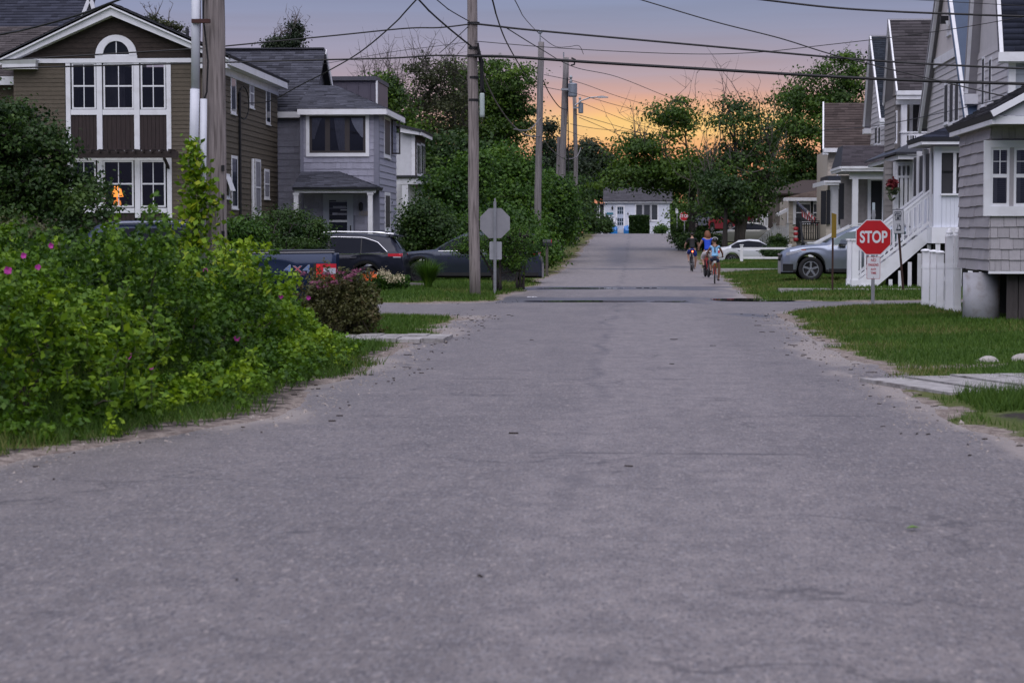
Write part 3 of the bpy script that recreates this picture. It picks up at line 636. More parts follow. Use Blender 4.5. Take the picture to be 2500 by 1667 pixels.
box('corner_board', greytrim, H, XG - .12, XG, YM - .035, YM, 0, zM - .05)
fbox(H, fr_, 'corner_board', greytrim, YB - .02, YB + .12, 0, zB - .05, .003, .035)
# wide window
u0, u1, z0, z1 = fb.rect(756, 893, 284, 374); brz = M('bronze_sash', (.045, .038, .038), rough=.5)
w = B()
for q in ((u0 - .13, u0, z0 - .13, z1 + .1), (u1, u1 + .13, z0 - .13, z1 + .1), (u0, u1, z1, z1 + .1), (u0, u1, z0 - .13, z0)): fb.box(w, *q, .004, .07)
w = w.obj('wide_window', white, H)
box('window_recess', interior, H, u0, u1, YB + .001, YB + .0035, z0, z1)
mul = [u0, fb.px(800, 330)[0], fb.px(848, 330)[0], u1]
for i in range(3):
    a, c = mul[i], mul[i + 1]; b = B()
    for q in ((a, a + .09, z0, z1), (c - .09, c, z0, z1), (a + .09, c - .09, z1 - .07, z1), (a + .09, c - .09, z0, z0 + .08)): fb.box(b, *q, .012, .045)
    b.obj('sash', brz, w); fbox(w, fb, 'pane', glass_clear, a + .09, c - .09, z0 + .08, z1 - .07, .024, .03)
lace = M('lace_curtain', (.75, .75, .8), rough=.9, var=.25, scale=6, stretch=(10, 1, 1)); dim = M('dim_curtain', (.20, .20, .23), rough=.9, var=.4, scale=5, stretch=(8, 1, 1))
def curtain(x0, x1, xb0, xb1, y0, y1, m_):
    a, c = fb.px(x0, y0), fb.px(x1, y0); e_, g_ = fb.px(xb0, y1), fb.px(xb1, y1); V = []; n = 18
    b = B()
    for k in range(7):
        t = k / 6; l = a[0] + (e_[0] - a[0]) * t ** 1.6; r_ = c[0] + (g_[0] - c[0]) * t ** .7; z = a[1] + (e_[1] - a[1]) * t
        for i in range(n + 1): s_ = i / n; b.v.append((l + (r_ - l) * s_, YB - .012 + .006 * math.sin(s_ * 38), z))
    for k in range(6):
        for i in range(n): o = k * (n + 1) + i; b.f.append((o, o + 1, o + n + 2, o + n + 1))
    b.obj('curtain', m_, w, smooth=True)
curtain(857, 889, 884, 890, 287, 336, lace); curtain(816, 842, 828, 843, 287, 368, dim); curtain(761, 788, 758, 768, 287, 340, dim)
# side windows
for x0, x1, y0, y1 in ((937, 950, 294, 378), (939, 950, 478, 556)):
    u0, u1, z0, z1 = fr_.rect(x0, x1, y0, y1); w2 = window(H, fr_, u0, u1, z0, z1, cas=.12, sash=1, d=.012, d0=.03, g=M('taupe_screen', (.07, .062, .066), rough=.5))
u0, u1, z0, z1 = fr_.rect(951, 962, 294, 378); b = B(); q_ = [(XR2 + .04, XR2 + .09, z0, z1), (XR2 + .33, XR2 + .38, z0, z1), (XR2 + .09, XR2 + .33, z0, z0 + .06), (XR2 + .09, XR2 + .33, z1 - .06, z1)]; [b.box(x0, x1, u0 + .3, u0 + .34, a, c) for x0, x1, a, c in q_]; oc = b.obj('open_casement', brz, H); box('pane', glass_clear, oc, XR2 + .09, XR2 + .33, u0 + .315, u0 + .325, z0 + .06, z1 - .06)
# porch
YP = 73.4; fp = Face('y', YP)
zf = azz(459, YP, 820); pl_, pr_ = at(714, 465, YP - .2)[0], at(919, 465, YP - .2)[0]
box('porch_beam', white, H, pl_ + .05, pr_ - .05, YP - .1, YP + .02, azz(471, YP, 820), zf)
ztp = azz(419, YB, 800)
shingle_roof(H, [(pl_, YP - .25, zf + .02), (pr_ + .02, YP - .25, zf + .02), (at(826, 419, YB)[0], YB, ztp), (at(737, 419, YB)[0], YB, ztp)], groof, seed=15, h=.13)
shingle_roof(H, [(pr_ + .02, YP - .25, zf + .02), (pr_ + .02, YB, zf + .02), (at(826, 419, YB)[0] + .01, YB, ztp), (at(826, 419, YB)[0], YB - .02, ztp)], groof, seed=16, h=.13)
box('porch_ceiling', greytrim, H, pl_ + .1, pr_ - .1, YP + .03, YB - .01, zf - .06, zf - .02); box('porch_floor', greytrim, H, pl_, pr_, YP - .1, YB, -.2, .35)
for x0, x1 in ((718, 729), (899, 910)):
    a, c = at(x0, 500, YP)[0], at(x1, 500, YP)[0]; b = B().box(a, c, YP - .09, YP + .06, .35, azz(471, YP, 820)); b.box(a - .03, c + .03, YP - .11, YP + .08, azz(474, YP, 820) - .03, azz(471, YP, 820) - .003); b.obj('porch_post', white, H)
u0, u1, z0, z1 = fb.rect(790, 863, 474, 640); u0d, u1d, z0d, z1d = fb.rect(804, 848, 489, 600)
b = B()
for q in ((u0, u0d, .35, z1), (u1d, u1, .35, z1), (u0d, u1d, z1d, z1), (u0d, u1d, .35, .6)): fb.box(b, *q, .005, .06)
dr = b.obj('front_door', M('door_white', (.42, .45, .52), rough=.5, var=.05), H); fbox(dr, fb, 'pane', glass, u0d, u1d, .6, z1d, .01, .02); zc = fb.px(820, 540)[1]; fbox(dr, fb, 'mid_rail', white, u0d, u1d, zc - .04, zc + .04, .021, .05)
fbox(dr, fb, 'muntin', white, u0d + .42, u1d, fb.px(830, 513)[1] - .015, fb.px(830, 513)[1] + .015, .021, .03)
B().tube([fb.P(u1d + .13, zc - .16, .10), fb.P(u1d + .13, zc - .42, .10)], .02, 6).obj('handle', cable, dr)
lpx = fb.px(882, 505); b = B().lathe([(.03, lpx[1] + .16), (.09, lpx[1] + .10), (.07, lpx[1] - .12), (.02, lpx[1] - .16)], (lpx[0], YB - .12, 0), 8); b.obj('porch_lamp', M('lamp_metal', (.05, .05, .06), rough=.4, metal=.6), H)
nx_, nz_ = fb.px(887, 522); text_mesh('1038', .22, (nx_, YB - .04, nz_), 'house_number', M('brass_number', (.42, .36, .30), rough=.4, metal=.2), H, sx=.8, bold=.004)
# second-floor small gable trim
B().bar((XG + .03, 78.3, 7.15), (XG + .03, 78.9, 7.9), .06, .12).obj('trim', white, H)

# ============================================================ white porch house further on
H = empty('white_porch_house', (-10.5, 98, 0), 'white trimmed house with porch columns half hidden behind dark shrubs', 'house')
XW = -10.55; fw = Face('x', XW, 1); fwf = Face('y', 98)
zw = azz(325, 98, 1010); bsh = M('brown_shingle_wall', (.075, .055, .045), rough=.8, var=.25, orand=.1)
box('wall', bsh, H, -16, XW - .004, 98, 103, -.3, zw); courses(H, fw, (3.6, zw, lambda z: [(98.1, 102.8)]), .25, bsh, name='siding_course', proud=.03)
fbox(H, fwf, 'corner_board', white, XW - .16, XW + .02, 0, zw, .004, .04); fbox(H, fwf, 'facade', M('white_clapboard', (.62, .63, .66), rough=.6, var=.08), -13.5, XW - .17, 0, zw, .004, .03)
b = B(); b.prism([(-11.2, 97.6, zw + .28), (XW + .3, 97.6, zw + .12), (XW + .3, 97.6, zw - .12), (-11.2, 97.6, zw + .02)], (0, .15, 0)); b.obj('fascia', white, H)
b = B(); b.box(XW + .28, XW + .36, 97.6, 103, zw - .12, zw + .12); b.obj('side_fascia', white, H); shingle_roof(H, [(XW + .4, 97.5, zw + .14), (XW + .4, 103, zw + .14), (-13, 103, zw + .8), (-13, 97.5, zw + .8)], groof, shingles=False)
for x0, x1 in ((1017, 1025), (1027, 1035)): window(H, fw, *fw.rect(x0, x1, 356, 425), cas=.1, nx=2, sash=1, d=.01, d0=.03)
YQ = 93.0; pz = azz(450, YQ, 990); a, c = at(952, 450, YQ)[0], at(1016, 450, YQ)[0]
box('porch_fascia', white, H, a, c, YQ, YQ + .15, pz, pz + .3); box('porch_roof', rooflead, H, a, c + .05, YQ - .1, 98, pz + .303, pz + .4); box('porch_side_fascia', white, H, c - .05, c + .02, YQ + .16, 97.9, pz, pz + .28)
for x0, x1 in ((981, 996), (942, 950)):
    u0, u1 = at(x0, 500, YQ)[0], at(x1, 500, YQ)[0]; box('porch_column', white, H, u0, u1, YQ + .02, YQ + .3, -.1, pz - .003)
zr_ = azz(548, YQ, 970); box('handrail', white, H, at(960, 548, YQ)[0], at(981, 548, YQ)[0], YQ + .1, YQ + .2, zr_ - .05, zr_ + .05)
for i in range(4): x = at(962 + i * 5, 548, YQ)[0]; box('baluster', white, H, x, x + .05, YQ + .12, YQ + .18, .2, zr_ - .053)
z5 = azz(468, 98, 1015); box('lower_fascia', white, H, at(1001, 468, 97)[0], at(1033, 468, 97)[0], 97, 97.2, z5 - .15, z5 + .15)
B().tube([at(1033, 470, 96.9), at(1030, 478, 96.9), at(1022, 483, 96.9), at(1014, 487, 96.9)], .08, 6).obj('gutter_elbow', white, H)
box('porch_wall', M('white_clapboard', (.62, .63, .66)), H, at(1008, 500, 97.3)[0], at(1040, 500, 97.3)[0], 97.3, 97.5, -.2, z5 - .2)
f7 = Face('y', 97.3)
for x0, x1 in ((1014, 1023), (1028, 1038)): window(H, f7, *f7.rect(x0, x1, 490, 512), cas=.06, nx=3, sash=1)
b = B(); shingle_roof(H, [(at(1033, 470, 97)[0], 96.9, z5 + .1), (at(1068, 480, 97)[0], 96.9, z5 - .1), (at(1055, 460, 101)[0], 101, z5 + .9), (at(1030, 460, 101)[0], 101, z5 + .9)], groof, shingles=False)
# ============================================================ near house on piers, right edge
mauve = M('mauve_grey_shingle', (.39, .37, .385), rough=.75, var=.10, scale=7, orand=.07, stretch=(9, 9, 1.2), bump=.35, bscale=12)
soff = M('grey_soffit', (.30, .29, .31), rough=.7, var=.08)
H = empty('mauve_house', (7.5, 35, 0), 'mauve grey shingled house raised on a round white pier at the picture edge', 'house')
XN, YN = 5.89, 34.5; fn = Face('y', YN); fnx = Face('x', XN, -1)
yN0, yN1 = YN, fnx.px(2342, 600)[0]; zb_ = at(2450, 661, YN)[2]; zt_ = 3.42; xE_ = 10.5
box('wall', M('wall_core', (.2, .19, .2)), H, XN + .004, xE_, YN + .004, yN1, zb_, zt_)
u0, u1, z0, z1 = fn.rect(2417, 2560, 361, 504)
um0, um1 = fn.px(2463, 430)[0], fn.px(2474, 430)[0]
def nsp(z): return [(XN, u0 - .10), (u1 + .1, xE_)] if z0 - .1 < z < z1 + .06 else [(XN, xE_)]
courses(H, fn, (zb_, zt_ - .02, nsp), .182, mauve, wid=.15, name='shingle', seed=31, proud=.028, stuff_from=400)
courses(H, fnx, (zb_, zt_ - .02, lambda z: [(YN - .025, yN1)]), .182, mauve, wid=.5, name='side_shingle', seed=32, proud=.034)
fbox(H, fn, 'skirt_board', white, XN - .02, xE_, zb_ - .05, zb_ - .004, -.02, .03)
b = B()
fn.box(b, u0 - .11, u0, z0 - .16, z1 + .12, .004, .07); fn.box(b, u1, u1 + .12, z0 - .16, z1 + .12, .004, .07); fn.box(b, u0, u1, z1, z1 + .12, .004, .07); fn.box(b, u0, u1, z0 - .16, z0, .004, .075)
w = b.obj('double_window', white, H)
for a, c in ((u0, um0), (um1, u1)):
    c = min(c, a + .62); zm = (z0 + z1) / 2 + .02; b = B()
    for q in ((a, a + .04, z0, z1), (c - .04, c, z0, z1), (a + .04, c - .04, z1 - .04, z1), (a + .04, c - .04, z0, z0 + .05), (a + .04, c - .04, zm - .03, zm + .03)): fn.box(b, *q, .022, .05)
    sh_ = b.obj('sash', white, w); cm = (a + c) / 2
    for (p0, p1) in ((a + .04, cm - .008), (cm + .008, c - .04)):
        for (q0, q1) in ((zm + .03, (zm + z1) / 2), ((zm + z1) / 2 + .012, z1 - .04)): fbox(w, fn, 'pane', glass_clear, p0, p1, q0, q1, .022, .028)
    fbox(w, fn, 'pane', glass_clear, a + .04, c - .04, z0 + .05, zm - .03, .022, .028)
    fbox(w, fn, 'muntin', white, cm - .008, cm + .008, zm + .03, z1 - .04, .03, .042); fbox(w, fn, 'muntin', white, a + .04, c - .04, (zm + z1) / 2, (zm + z1) / 2 + .012, .03, .041)
    for k in range(26): z = z0 + .03 + (z1 - z0 - .06) * k / 26; fbox(w, fn, 'blind_slat', M('grey_mini_blind', (.075, .072, .08), rough=.7), a + .12, c - .06, z, z + .03, .008, .014)
fbox(w, fn, 'mullion', mauve, um0, um1, z0, z1, .01, .05)
# eave, pediment, roof
XE = XN - .16; yE0, yE1 = atx(2422, 290, XE)[1], atx(2318, 312, XE)[1]; zEv = atx(2422, 284, XE)[2]; zEb = atx(2422, 303, XE)[2]
box('fascia', white, H, XE, XE + .05, yE0, yE1, zEb, zEv); box('soffit', soff, H, XE + .053, XN + .2, yE0 + .02, yE1, zEb + .02, zEb + .05)
box('front_fascia', white, H, XE + .053, 12, yE0, yE0 + .05, zEb, zEv); box('front_soffit', soff, H, XE + .06, 12, yE0 + .06, yN0 + .3, zEb + .025, zEb + .06)
zA = at(2500, 242, yE0)[2]; xA = at(2500, 242, yE0)[0]; sl = (zA - zEv) / (xA - XE)
b = B(); b.prism([(XE + .1, yE0 + .02, zEv + .01), (9.5, yE0 + .02, zEv + .01), (9.5, yE0 + .02, zEv + sl * (9.5 - XE) - .06)], (0, .05, 0)); b.obj('pediment', M('pediment_white', (.6, .61, .66), rough=.6), H)
B().bar((XE - .02, yE0 - .06, zEv + .03), (9.5, yE0 - .06, zEv + .03 + sl * (9.5 - XE)), .12, .10).obj('raking_cornice', white, H)
nroof = shmat('dark_grey_roof_shingle', (.045, .044, .050), .35)
shingle_roof(H, [(XE - .05, yE1 + .1, zEv + .04), (XE - .05, yE0 - .1, zEv + .04), (9.5, yE0 - .1, zEv + .06 + sl * (9.5 - XE)), (9.5, yE1 + .1, zEv + .06 + sl * (9.5 - XE))], nroof, seed=33)
# piers and dark underside
pier = M('white_pier', (.40, .40, .43), rough=.7, var=.12, dirt=((.2, .16, .13), 6, .6))
pc = at(2398, 760, 35.4); B().lathe([(.31, -.1), (.31, zb_ - .05)], (pc[0] - .02, 35.4, 0), 28).obj('round_pier', pier, H, smooth=True)
box('underside', M('painted_shadow', (.03, .028, .027), rough=.9), H, XN + .1, 10.4, yN0 + .1, yN1 - .05, zb_ - .046, zb_ - .008)  # floor underside near black, crawlspace shade put into the colour
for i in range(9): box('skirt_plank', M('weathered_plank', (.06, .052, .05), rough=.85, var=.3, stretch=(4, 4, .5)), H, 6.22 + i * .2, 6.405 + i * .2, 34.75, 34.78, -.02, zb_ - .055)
box('back_wall', M('painted_shadow', (.03, .028, .027)), H, XN + .3, 10, 37, 37.1, -.1, zb_ - .06)  # panel closing the crawlspace, coloured as the shade beneath the house

# ============================================================ tall grey gabled house (B) with white porch and stairs
clap = M('pale_grey_clapboard', (.56, .54, .55), rough=.65, var=.06, orand=.05)
clapb = M('blue_grey_shingle', (.34, .37, .42), rough=.7, var=.08, orand=.08)
navy = shmat('navy_roof_shingle', (.026, .03, .046), .5); bluew = M('slate_blue_wall', (.055, .085, .145), rough=.6, var=.08)
H = empty('tall_gabled_house', (11, 60, 0), 'tall pale grey house with steep gables, navy roof, white porch and staircase', 'house')
XB = 9.67; fB = Face('x', XB, -1)
yw0 = 54.0; yw1 = fB.px(2386, 300)[0]; ym1 = fB.px(2274, 300)[0]
zwe = at(2408, 131, yw0)[2]
box('wall', clap, H, XB + .004, 16, yw0 + .004, ym1, -.2, 6.3)
courses(H, fB, (2.0, 6.6, lambda z: [(yw0 + .1, yw1 - .05)]), .20, clap, name='wing_course', proud=.028)
fy = Face('y', yw0)
courses(H, fy, (3.0, zwe - .1, lambda z: [(XB + .15, 13)]), .24, clapb, wid=.32, name='front_shingle', seed=41, proud=.024, stuff_from=150)
fbox(H, fy, 'corner_board', white, XB - .03, XB + .15, 2, zwe - .02, .004, .04); fbox(H, fB, 'corner_board', white, yw0 - .03, yw0 + .1, 2, zwe - .02, .004, .035)
for x0, x1, y0, y1 in ((2400, 2405, 145, 255), (2417, 2422, 147, 246)): window(H, fB, *fB.rect(x0, x1, y0, y1), cas=.07, sash=1, g=screen, d=.008, d0=.028)
# wing roof: ridge along X, gable toward the street
ywm = (yw0 + yw1) / 2; zrg = zwe + (ywm - yw0 + .4) * 2.6
shingle_roof(H, [(XB - .35, yw0 - .35, zwe + .02), (16, yw0 - .35, zwe + .02), (16, ywm, zrg), (XB - .35, ywm, zrg)], navy, seed=42, h=.16, w=.4, under=soff)
shingle_roof(H, [(16, yw1 + .35, zwe - .6), (XB - .35, yw1 + .35, zwe - .6), (XB - .35, ywm, zrg), (16, ywm, zrg)], navy, shingles=False, under=soff)
b = B(); b.prism([(XB, yw0, zwe), (XB, yw1, zwe - .2), (XB, ywm, zrg - .2)], (.1, 0, 0)); b.obj('wing_gable_wall', clap, H)
B().bar((XB - .28, yw0 - .33, zwe - .05), (XB - .28, ywm, zrg - .08), .10, .16).obj('rake_board', white, H); B().bar((XB - .28, ywm, zrg - .08), (XB - .28, yw1 + .33, zwe - .65), .10, .16).obj('rake_board', white, H)
b = B(); b.prism([(XB - .33, ywm, zrg - .22), (XB - .33, yw1 + .33, zwe - .78), (XB + .02, yw1 + .33, zwe - .78), (XB + .02, ywm, zrg - .22)], (0, .02, -.03)); b.obj('rake_soffit', soff, H)
box('fascia', white, H, XB - .36, 16, yw0 - .42, yw0 - .36, zwe - .24, zwe + .0); box('soffit', white, H, XB - .34, 16, yw0 - .355, yw0 - .01, zwe - .26, zwe - .22)
rb = B().box(XB - .36, XB + .0, yw1 - .2, yw1 + .3, zwe - 1.0, zwe - .72); rb.obj('cornice_return', white, H)
# main gable
ya = atx(2330, 0, XB)[1]; zq0, zq1 = fB.px(2386, 275)[1], fB.px(2274, 293)[1]; zap = 9.9
XM = XB - .12; fM = Face('x', XM, -1)
b = B(); b.prism([(XM + .01, yw1 + .02, 0), (XM + .01, ym1, 0), (XM + .01, ym1, zq1), (XM + .01, ya, zap), (XM + .01, yw1 + .02, zq0)], (.15, 0, 0)); b.obj('main_gable_wall', clap, H)
def msp(z):
    a = yw1 + .03 if z < zq0 else yw1 + (ya - yw1) * (z - zq0) / (zap - zq0); c = ym1 if z < zq1 else ym1 + (ya - ym1) * (z - zq1) / (zap - zq1); return [(a + .02, c - .02)]
zpan = fM.px(2322, 127)[1]
courses(H, fM, (1.6, zpan, msp), .21, clap, name='gable_course', proud=.028)
a = msp(zpan)[0]; fM.poly(B(), [(a[0], zpan), (a[1], zpan), (msp(zap - .5)[0][1], zap - .5), (msp(zap - .5)[0][0], zap - .5)], .02, .05).obj('gable_panel', M('gable_panel_white', (.62, .58, .57), rough=.6, var=.05), H)
fbox(H, fM, 'gable_band', white, a[0], a[1], zpan - .25, zpan + .02, .052, .09)
for x0, x1, y0, y1 in ((2308, 2316, 208, 298), (2321, 2329, 206, 298), (2334, 2342, 204, 294)): window(H, fM, *fM.rect(x0, x1, y0, y1), cas=.07, sash=1, g=screen, d=.008, d0=.028)
window(H, fM, *fM.rect(2319, 2326, 30, 78), cas=.1, sash=2, g=M('pale_vent', (.35, .34, .36)), d=.08)
for s_, y_, z_ in ((0, yw1 - .3, zq0 - .35), (1, ym1 + .35, zq1 - .35)): B().bar((XM - .22, y_, z_), (XM - .22, ya, zap + .1), .10, .22).obj('rake_board', white, H)
for s_, y_, z_ in ((0, yw1 - .3, zq0 - .2), (1, ym1 + .35, zq1 - .2)):
    q = [(XM - .3, y_, z_), (16, y_, z_), (16, ya, zap + .25), (XM - .3, ya, zap + .25)]; shingle_roof(H, q if s_ == 0 else [q[1], q[0], q[3], q[2]], bluew if s_ == 0 else navy, shingles=False, under=bluew if s_ == 0 else soff)
fl = fM.px(2324, 50); b = B().box(XM - .35, XM - .12, fl[0] - .14, fl[0] + .14, fl[1] - .1, fl[1] + .12); b.obj('floodlight', cable, H); B().lathe([(.05, fl[1] - .2), (.09, fl[1] - .05)], (XM - .15, fl[0] - .3, 0), 10).obj('floodlight_lens', white, H)
# porch
YP = 54.0; xpc = at(2279, 520, YP - .2)[0]; fP = Face('y', YP - .2); fPx = Face('x', xpc, -1)
bead = M('white_beadboard', (.70, .73, .80), rough=.5, var=.05, scale=2, stretch=(14, 14, .3))
zfl = at(2300, 555, YP)[2]; zhd = at(2300, 372, YP)[2]; zsl = at(2300, 473, YP)[2]
box('porch_base', white, H, xpc - .05, XB, YP - .3, YP + 4.2, at(2300, 594, YP)[2], zfl)
b = B(); n = 18
for i in range(n): u = xpc + (XB - xpc) * i / n; box('beadboard', bead, H, u + .002, u + (XB - xpc) / n - .002, YP - .2, YP - .1, zfl + .003, zsl - .05)
fbox(H, fP, 'sill', white, xpc + .18, XB, zsl - .05, zsl, .0, .08); box('corner_post', bead, H, xpc, xpc + .19, YP - .23, YP - .05, zfl + .003, zhd + .14)
box('header', white, H, xpc + .193, XB, YP - .2, YP - .05, zhd - .02, zhd + .14)
box('screen', screen, H, xpc + .193, XB, YP - .12, YP - .10, zsl + .003, zhd - .023)
for x in (2328, 2346): u = at(x, 450, YP)[0]; box('mullion', white, H, u - .04, u + .04, YP - .19, YP - .125, zsl + .003, zhd - .023)
box('screen_rail', cable, H, xpc + .2, XB, YP - .17, YP - .125, at(2300, 418, YP)[2] - .02, at(2300, 418, YP)[2] + .02)
for k in range(3): y_ = YP + .35 + k * 1.25; box('porch_side_post', white, H, xpc, xpc + .12, y_, y_ + .28, zfl + .003, zhd + .14); 
box('side_screen', screen, H, xpc + .04, xpc + .06, YP - .04, YP + 4, zsl, zhd); box('side_wall', bead, H, xpc + .02, xpc + .08, YP + .65, YP + 4, zfl + .003, zsl - .003)
xpe = at(2250, 345, YP - .55)[0]; zpe0, zpe1 = at(2250, 353, YP - .55)[2], at(2250, 338, YP - .55)[2]; yfar = atx(2217, 355, xpe)[1]
box('porch_fascia', white, H, xpe, XB + .3, YP - .6, YP - .55, zpe0, zpe1); box('porch_side_fascia', white, H, xpe, xpe + .05, YP - .547, yfar, zpe0, zpe1); box('porch_soffit', soff, H, xpe + .053, XB, YP - .547, yfar, zpe0 + .01, zpe0 + .04)
zpt = at(2300, 310, YP + 1.2)[2]; xt = at(2318, 310, YP + 1.2)[0]
shingle_roof(H, [(xpe - .04, YP - .64, zpe1 + .02), (XB + .4, YP - .64, zpe1 + .02), (XB + .4, YP + 1.2, zpt), (xt, YP + 1.2, zpt)], navy, seed=44); shingle_roof(H, [(xpe - .04, yfar, zpe1 + .02), (xpe - .04, YP - .64, zpe1 + .02), (xt, YP + 1.2, zpt), (xt, yfar, zpt)], navy, seed=45)
# white staircase down to the lawn
Ys0, Ys1 = 54.6, 55.9; sx0, sx1 = at(2095, 700, Ys0)[0], at(2268, 560, Ys0)[0]; nst = 8; rise = zfl / nst; tr = (sx1 - sx0) / nst
tread = M('grey_tread', (.30, .29, .32), rough=.7)
for i in range(nst):
    x = sx0 + i * tr; z = (i + 1) * rise
    if i < nst - 1: box('riser', white, H, x + tr * .0, x + .02, Ys0 + .06, Ys1 - .06, z - rise, z - .03); box('tread', tread, H, x - .04, x + tr + .02, Ys0 + .05, Ys1 - .05, z - .03, z)
for y in (Ys0, Ys1 - .05): b = B(); b.prism([(sx0 - .1, y, 0), (sx0 + .35, y, 0), (sx1, y, zfl - .38), (sx1, y, zfl), (sx0 - .02, y, rise + .06), (sx0 - .1, y, rise)], (0, .05, 0)); b.obj('stringer', white, H)
def rail(par, p0, p1, n, hb=.12, ht=.95, w_=.035, y=None, mat=white, post=True, cap=.09):
    p0 = np.array(p0); p1 = np.array(p1); up = np.array([0, 0, 1.0])
    B().bar(p0 + up * ht, p1 + up * ht, cap, .05).obj('handrail', mat, par); B().bar(p0 + up * (ht - .09), p1 + up * (ht - .09), .04, .07).obj('handrail', mat, par); B().bar(p0 + up * hb, p1 + up * hb, .05, .07).obj('bottom_rail', mat, par)
    for i in range(n): t = (i + .5) / n; q = p0 + (p1 - p0) * t; box('baluster', mat, par, q[0] - w_ / 2, q[0] + w_ / 2, q[1] - w_ / 2, q[1] + w_ / 2, q[2] + hb, q[2] + ht - .12)
for y in (Ys0 + .02, Ys1 - .02): rail(H, (sx0 + .0, y, rise + .02), (sx1 + .02, y, zfl + .02), 15)
for y in (Ys0 - .02, Ys1 - .1): b = B().box(sx0 - .17, sx0 + .0, y - .07, y + .10, .12, rise + 1.12); b.box(sx0 - .20, sx0 + .03, y - .10, y + .13, rise + 1.12, rise + 1.17); b.box(sx0 - .19, sx0 + .02, y - .09, y + .12, .12, .3); b.obj('newel_post', white, H)
box('landing_block', white, H, sx0 - .25, sx0 + .25, Ys0 - .12, Ys1, -.02, .119)
for i in range(9): u = sx0 + .55 + i * .25; zt2 = (u - sx0) / (sx1 - sx0) * zfl - .42; (zt2 > .15) and box('skirt_slat', white, H, u, u + .10, Ys0 + .01, Ys0 + .04, .1, zt2)
box('skirt_rail', white, H, sx0 + .255, sx1 + .3, Ys0 + .0, Ys0 + .05, -.02, .12); box('stair_shade_panel', M('painted_shadow', (.03, .028, .027)), H, sx0 + .9, XB, Ys1 + .1, Ys1 + .2, 0, zfl - .4)  # last box: dark panel, shade under the stairs painted as colour
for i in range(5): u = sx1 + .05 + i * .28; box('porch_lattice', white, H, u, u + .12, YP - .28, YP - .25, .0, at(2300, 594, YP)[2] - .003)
box('porch_shade_panel', M('painted_shadow', (.03, .028, .027)), H, sx1 + .04, XB, YP + .0, YP + .1, 0, at(2300, 594, YP)[2] - .01)  # near-black sheet behind the lattice, standing in for shade under the porch

# ============================================================ house with grey roof and upstairs balcony (C)
croof = shmat('warm_grey_roof_shingle', (.072, .065, .070), .4); tan = M('taupe_shingle', (.27, .25, .24), rough=.8, var=.12, orand=.08)
H = empty('balcony_house', (11, 76, 0), 'house with grey roof, upstairs balcony and long flat porch roof behind the tall gabled house', 'house')
XC = 9.5
def pc_(px, py): q = atx(px, py, XC); return q[1], q[2]
yn, zn = pc_(2187, 222); yap, zap = pc_(2167, 47); yfr, zfr = pc_(2154, 250)
shingle_roof(H, [(XC, yn, zn), (17, yn, zn), (17, yap, zap), (XC, yap, zap)], croof, seed=51, h=.16, w=.36, under=soff); shingle_roof(H, [(17, yfr, zfr), (XC, yfr, zfr), (XC, yap, zap), (17, yap, zap)], croof, shingles=False, under=soff)
b = B(); b.prism([(XC + .35, yn + .3, zn), (XC + .35, yfr - .3, zfr + .2), (XC + .35, yap, zap - .35)], (.1, 0, 0)); b.obj('gable_wall', tan, H)
for y_, z_ in ((yn, zn), (yfr, zfr)): B().bar((XC + .04, y_, z_ - .1), (XC + .04, yap, zap - .1), .06, .2).obj('rake_board', white, H)
b = B(); b.prism([(XC + .06, yap, zap - .2), (XC + .06, yfr, zfr - .2), (XC + .36, yfr, zfr - .2), (XC + .36, yap, zap - .2)], (0, .02, .02)); b.obj('rake_soffit', soff, H)
for k in range(2): box('fascia', white, H, XC + .02, 17, yn - .06 - .06 * k, yn - .003 - .06 * k, zn - .32 + .16 * k, zn - .16 + .16 * k)
fC = Face('y', yn + .3); YC = yn + .3
def cz(py): return at(2230, py, YC)[2]
xc0 = at(2188, 300, YC)[0]; zfc = cz(362)
b = box('balcony_beam', white, H, xc0, 15, YC, YC + .2, cz(255), zn - .33)
c0, c1 = at(2200, 300, YC)[0], at(2214, 300, YC)[0]; b = B().box(c0, c1, YC - .05, YC + .2, zfc - .8, cz(256)); b.box(c0 - .05, c1 + .05, YC - .1, YC + .25, cz(325), cz(322)); b.obj('balcony_post', white, H)
box('balcony_back', tan, H, xc0, 15, YC + 1.5, YC + 1.6, zfc - 3, cz(250)); fD = Face('y', YC + 1.5)
u0, u1, z0, z1 = fD.rect(2228, 2300, 252, 345); window(H, fD, u0, u1, zfc, z1, cas=.12, sash=1, g=screen)
rail(H, (c1, YC + .05, zfc - .0), (15, YC + .05, zfc), 26, hb=.1, ht=cz(323) - zfc)
box('balcony_floor', white, H, c0, 15, YC - .05, YC + 1.5, zfc - .3, zfc - .02)
fCx = Face('x', xc0, -1); box('side_wall', tan, H, xc0 + .003, xc0 + .2, YC + .25, yfr - .3, 0, zn - .2); courses(H, fCx, (zfc, zn - .3, lambda z: [(YC + .3, yfr - .4)]), .2, tan, name='siding_course', proud=.03)
window(H, fCx, *fCx.rect(2188.5, 2190.5, 275, 345), cas=.06, sash=1, g=screen, d=.008, d0=.03)
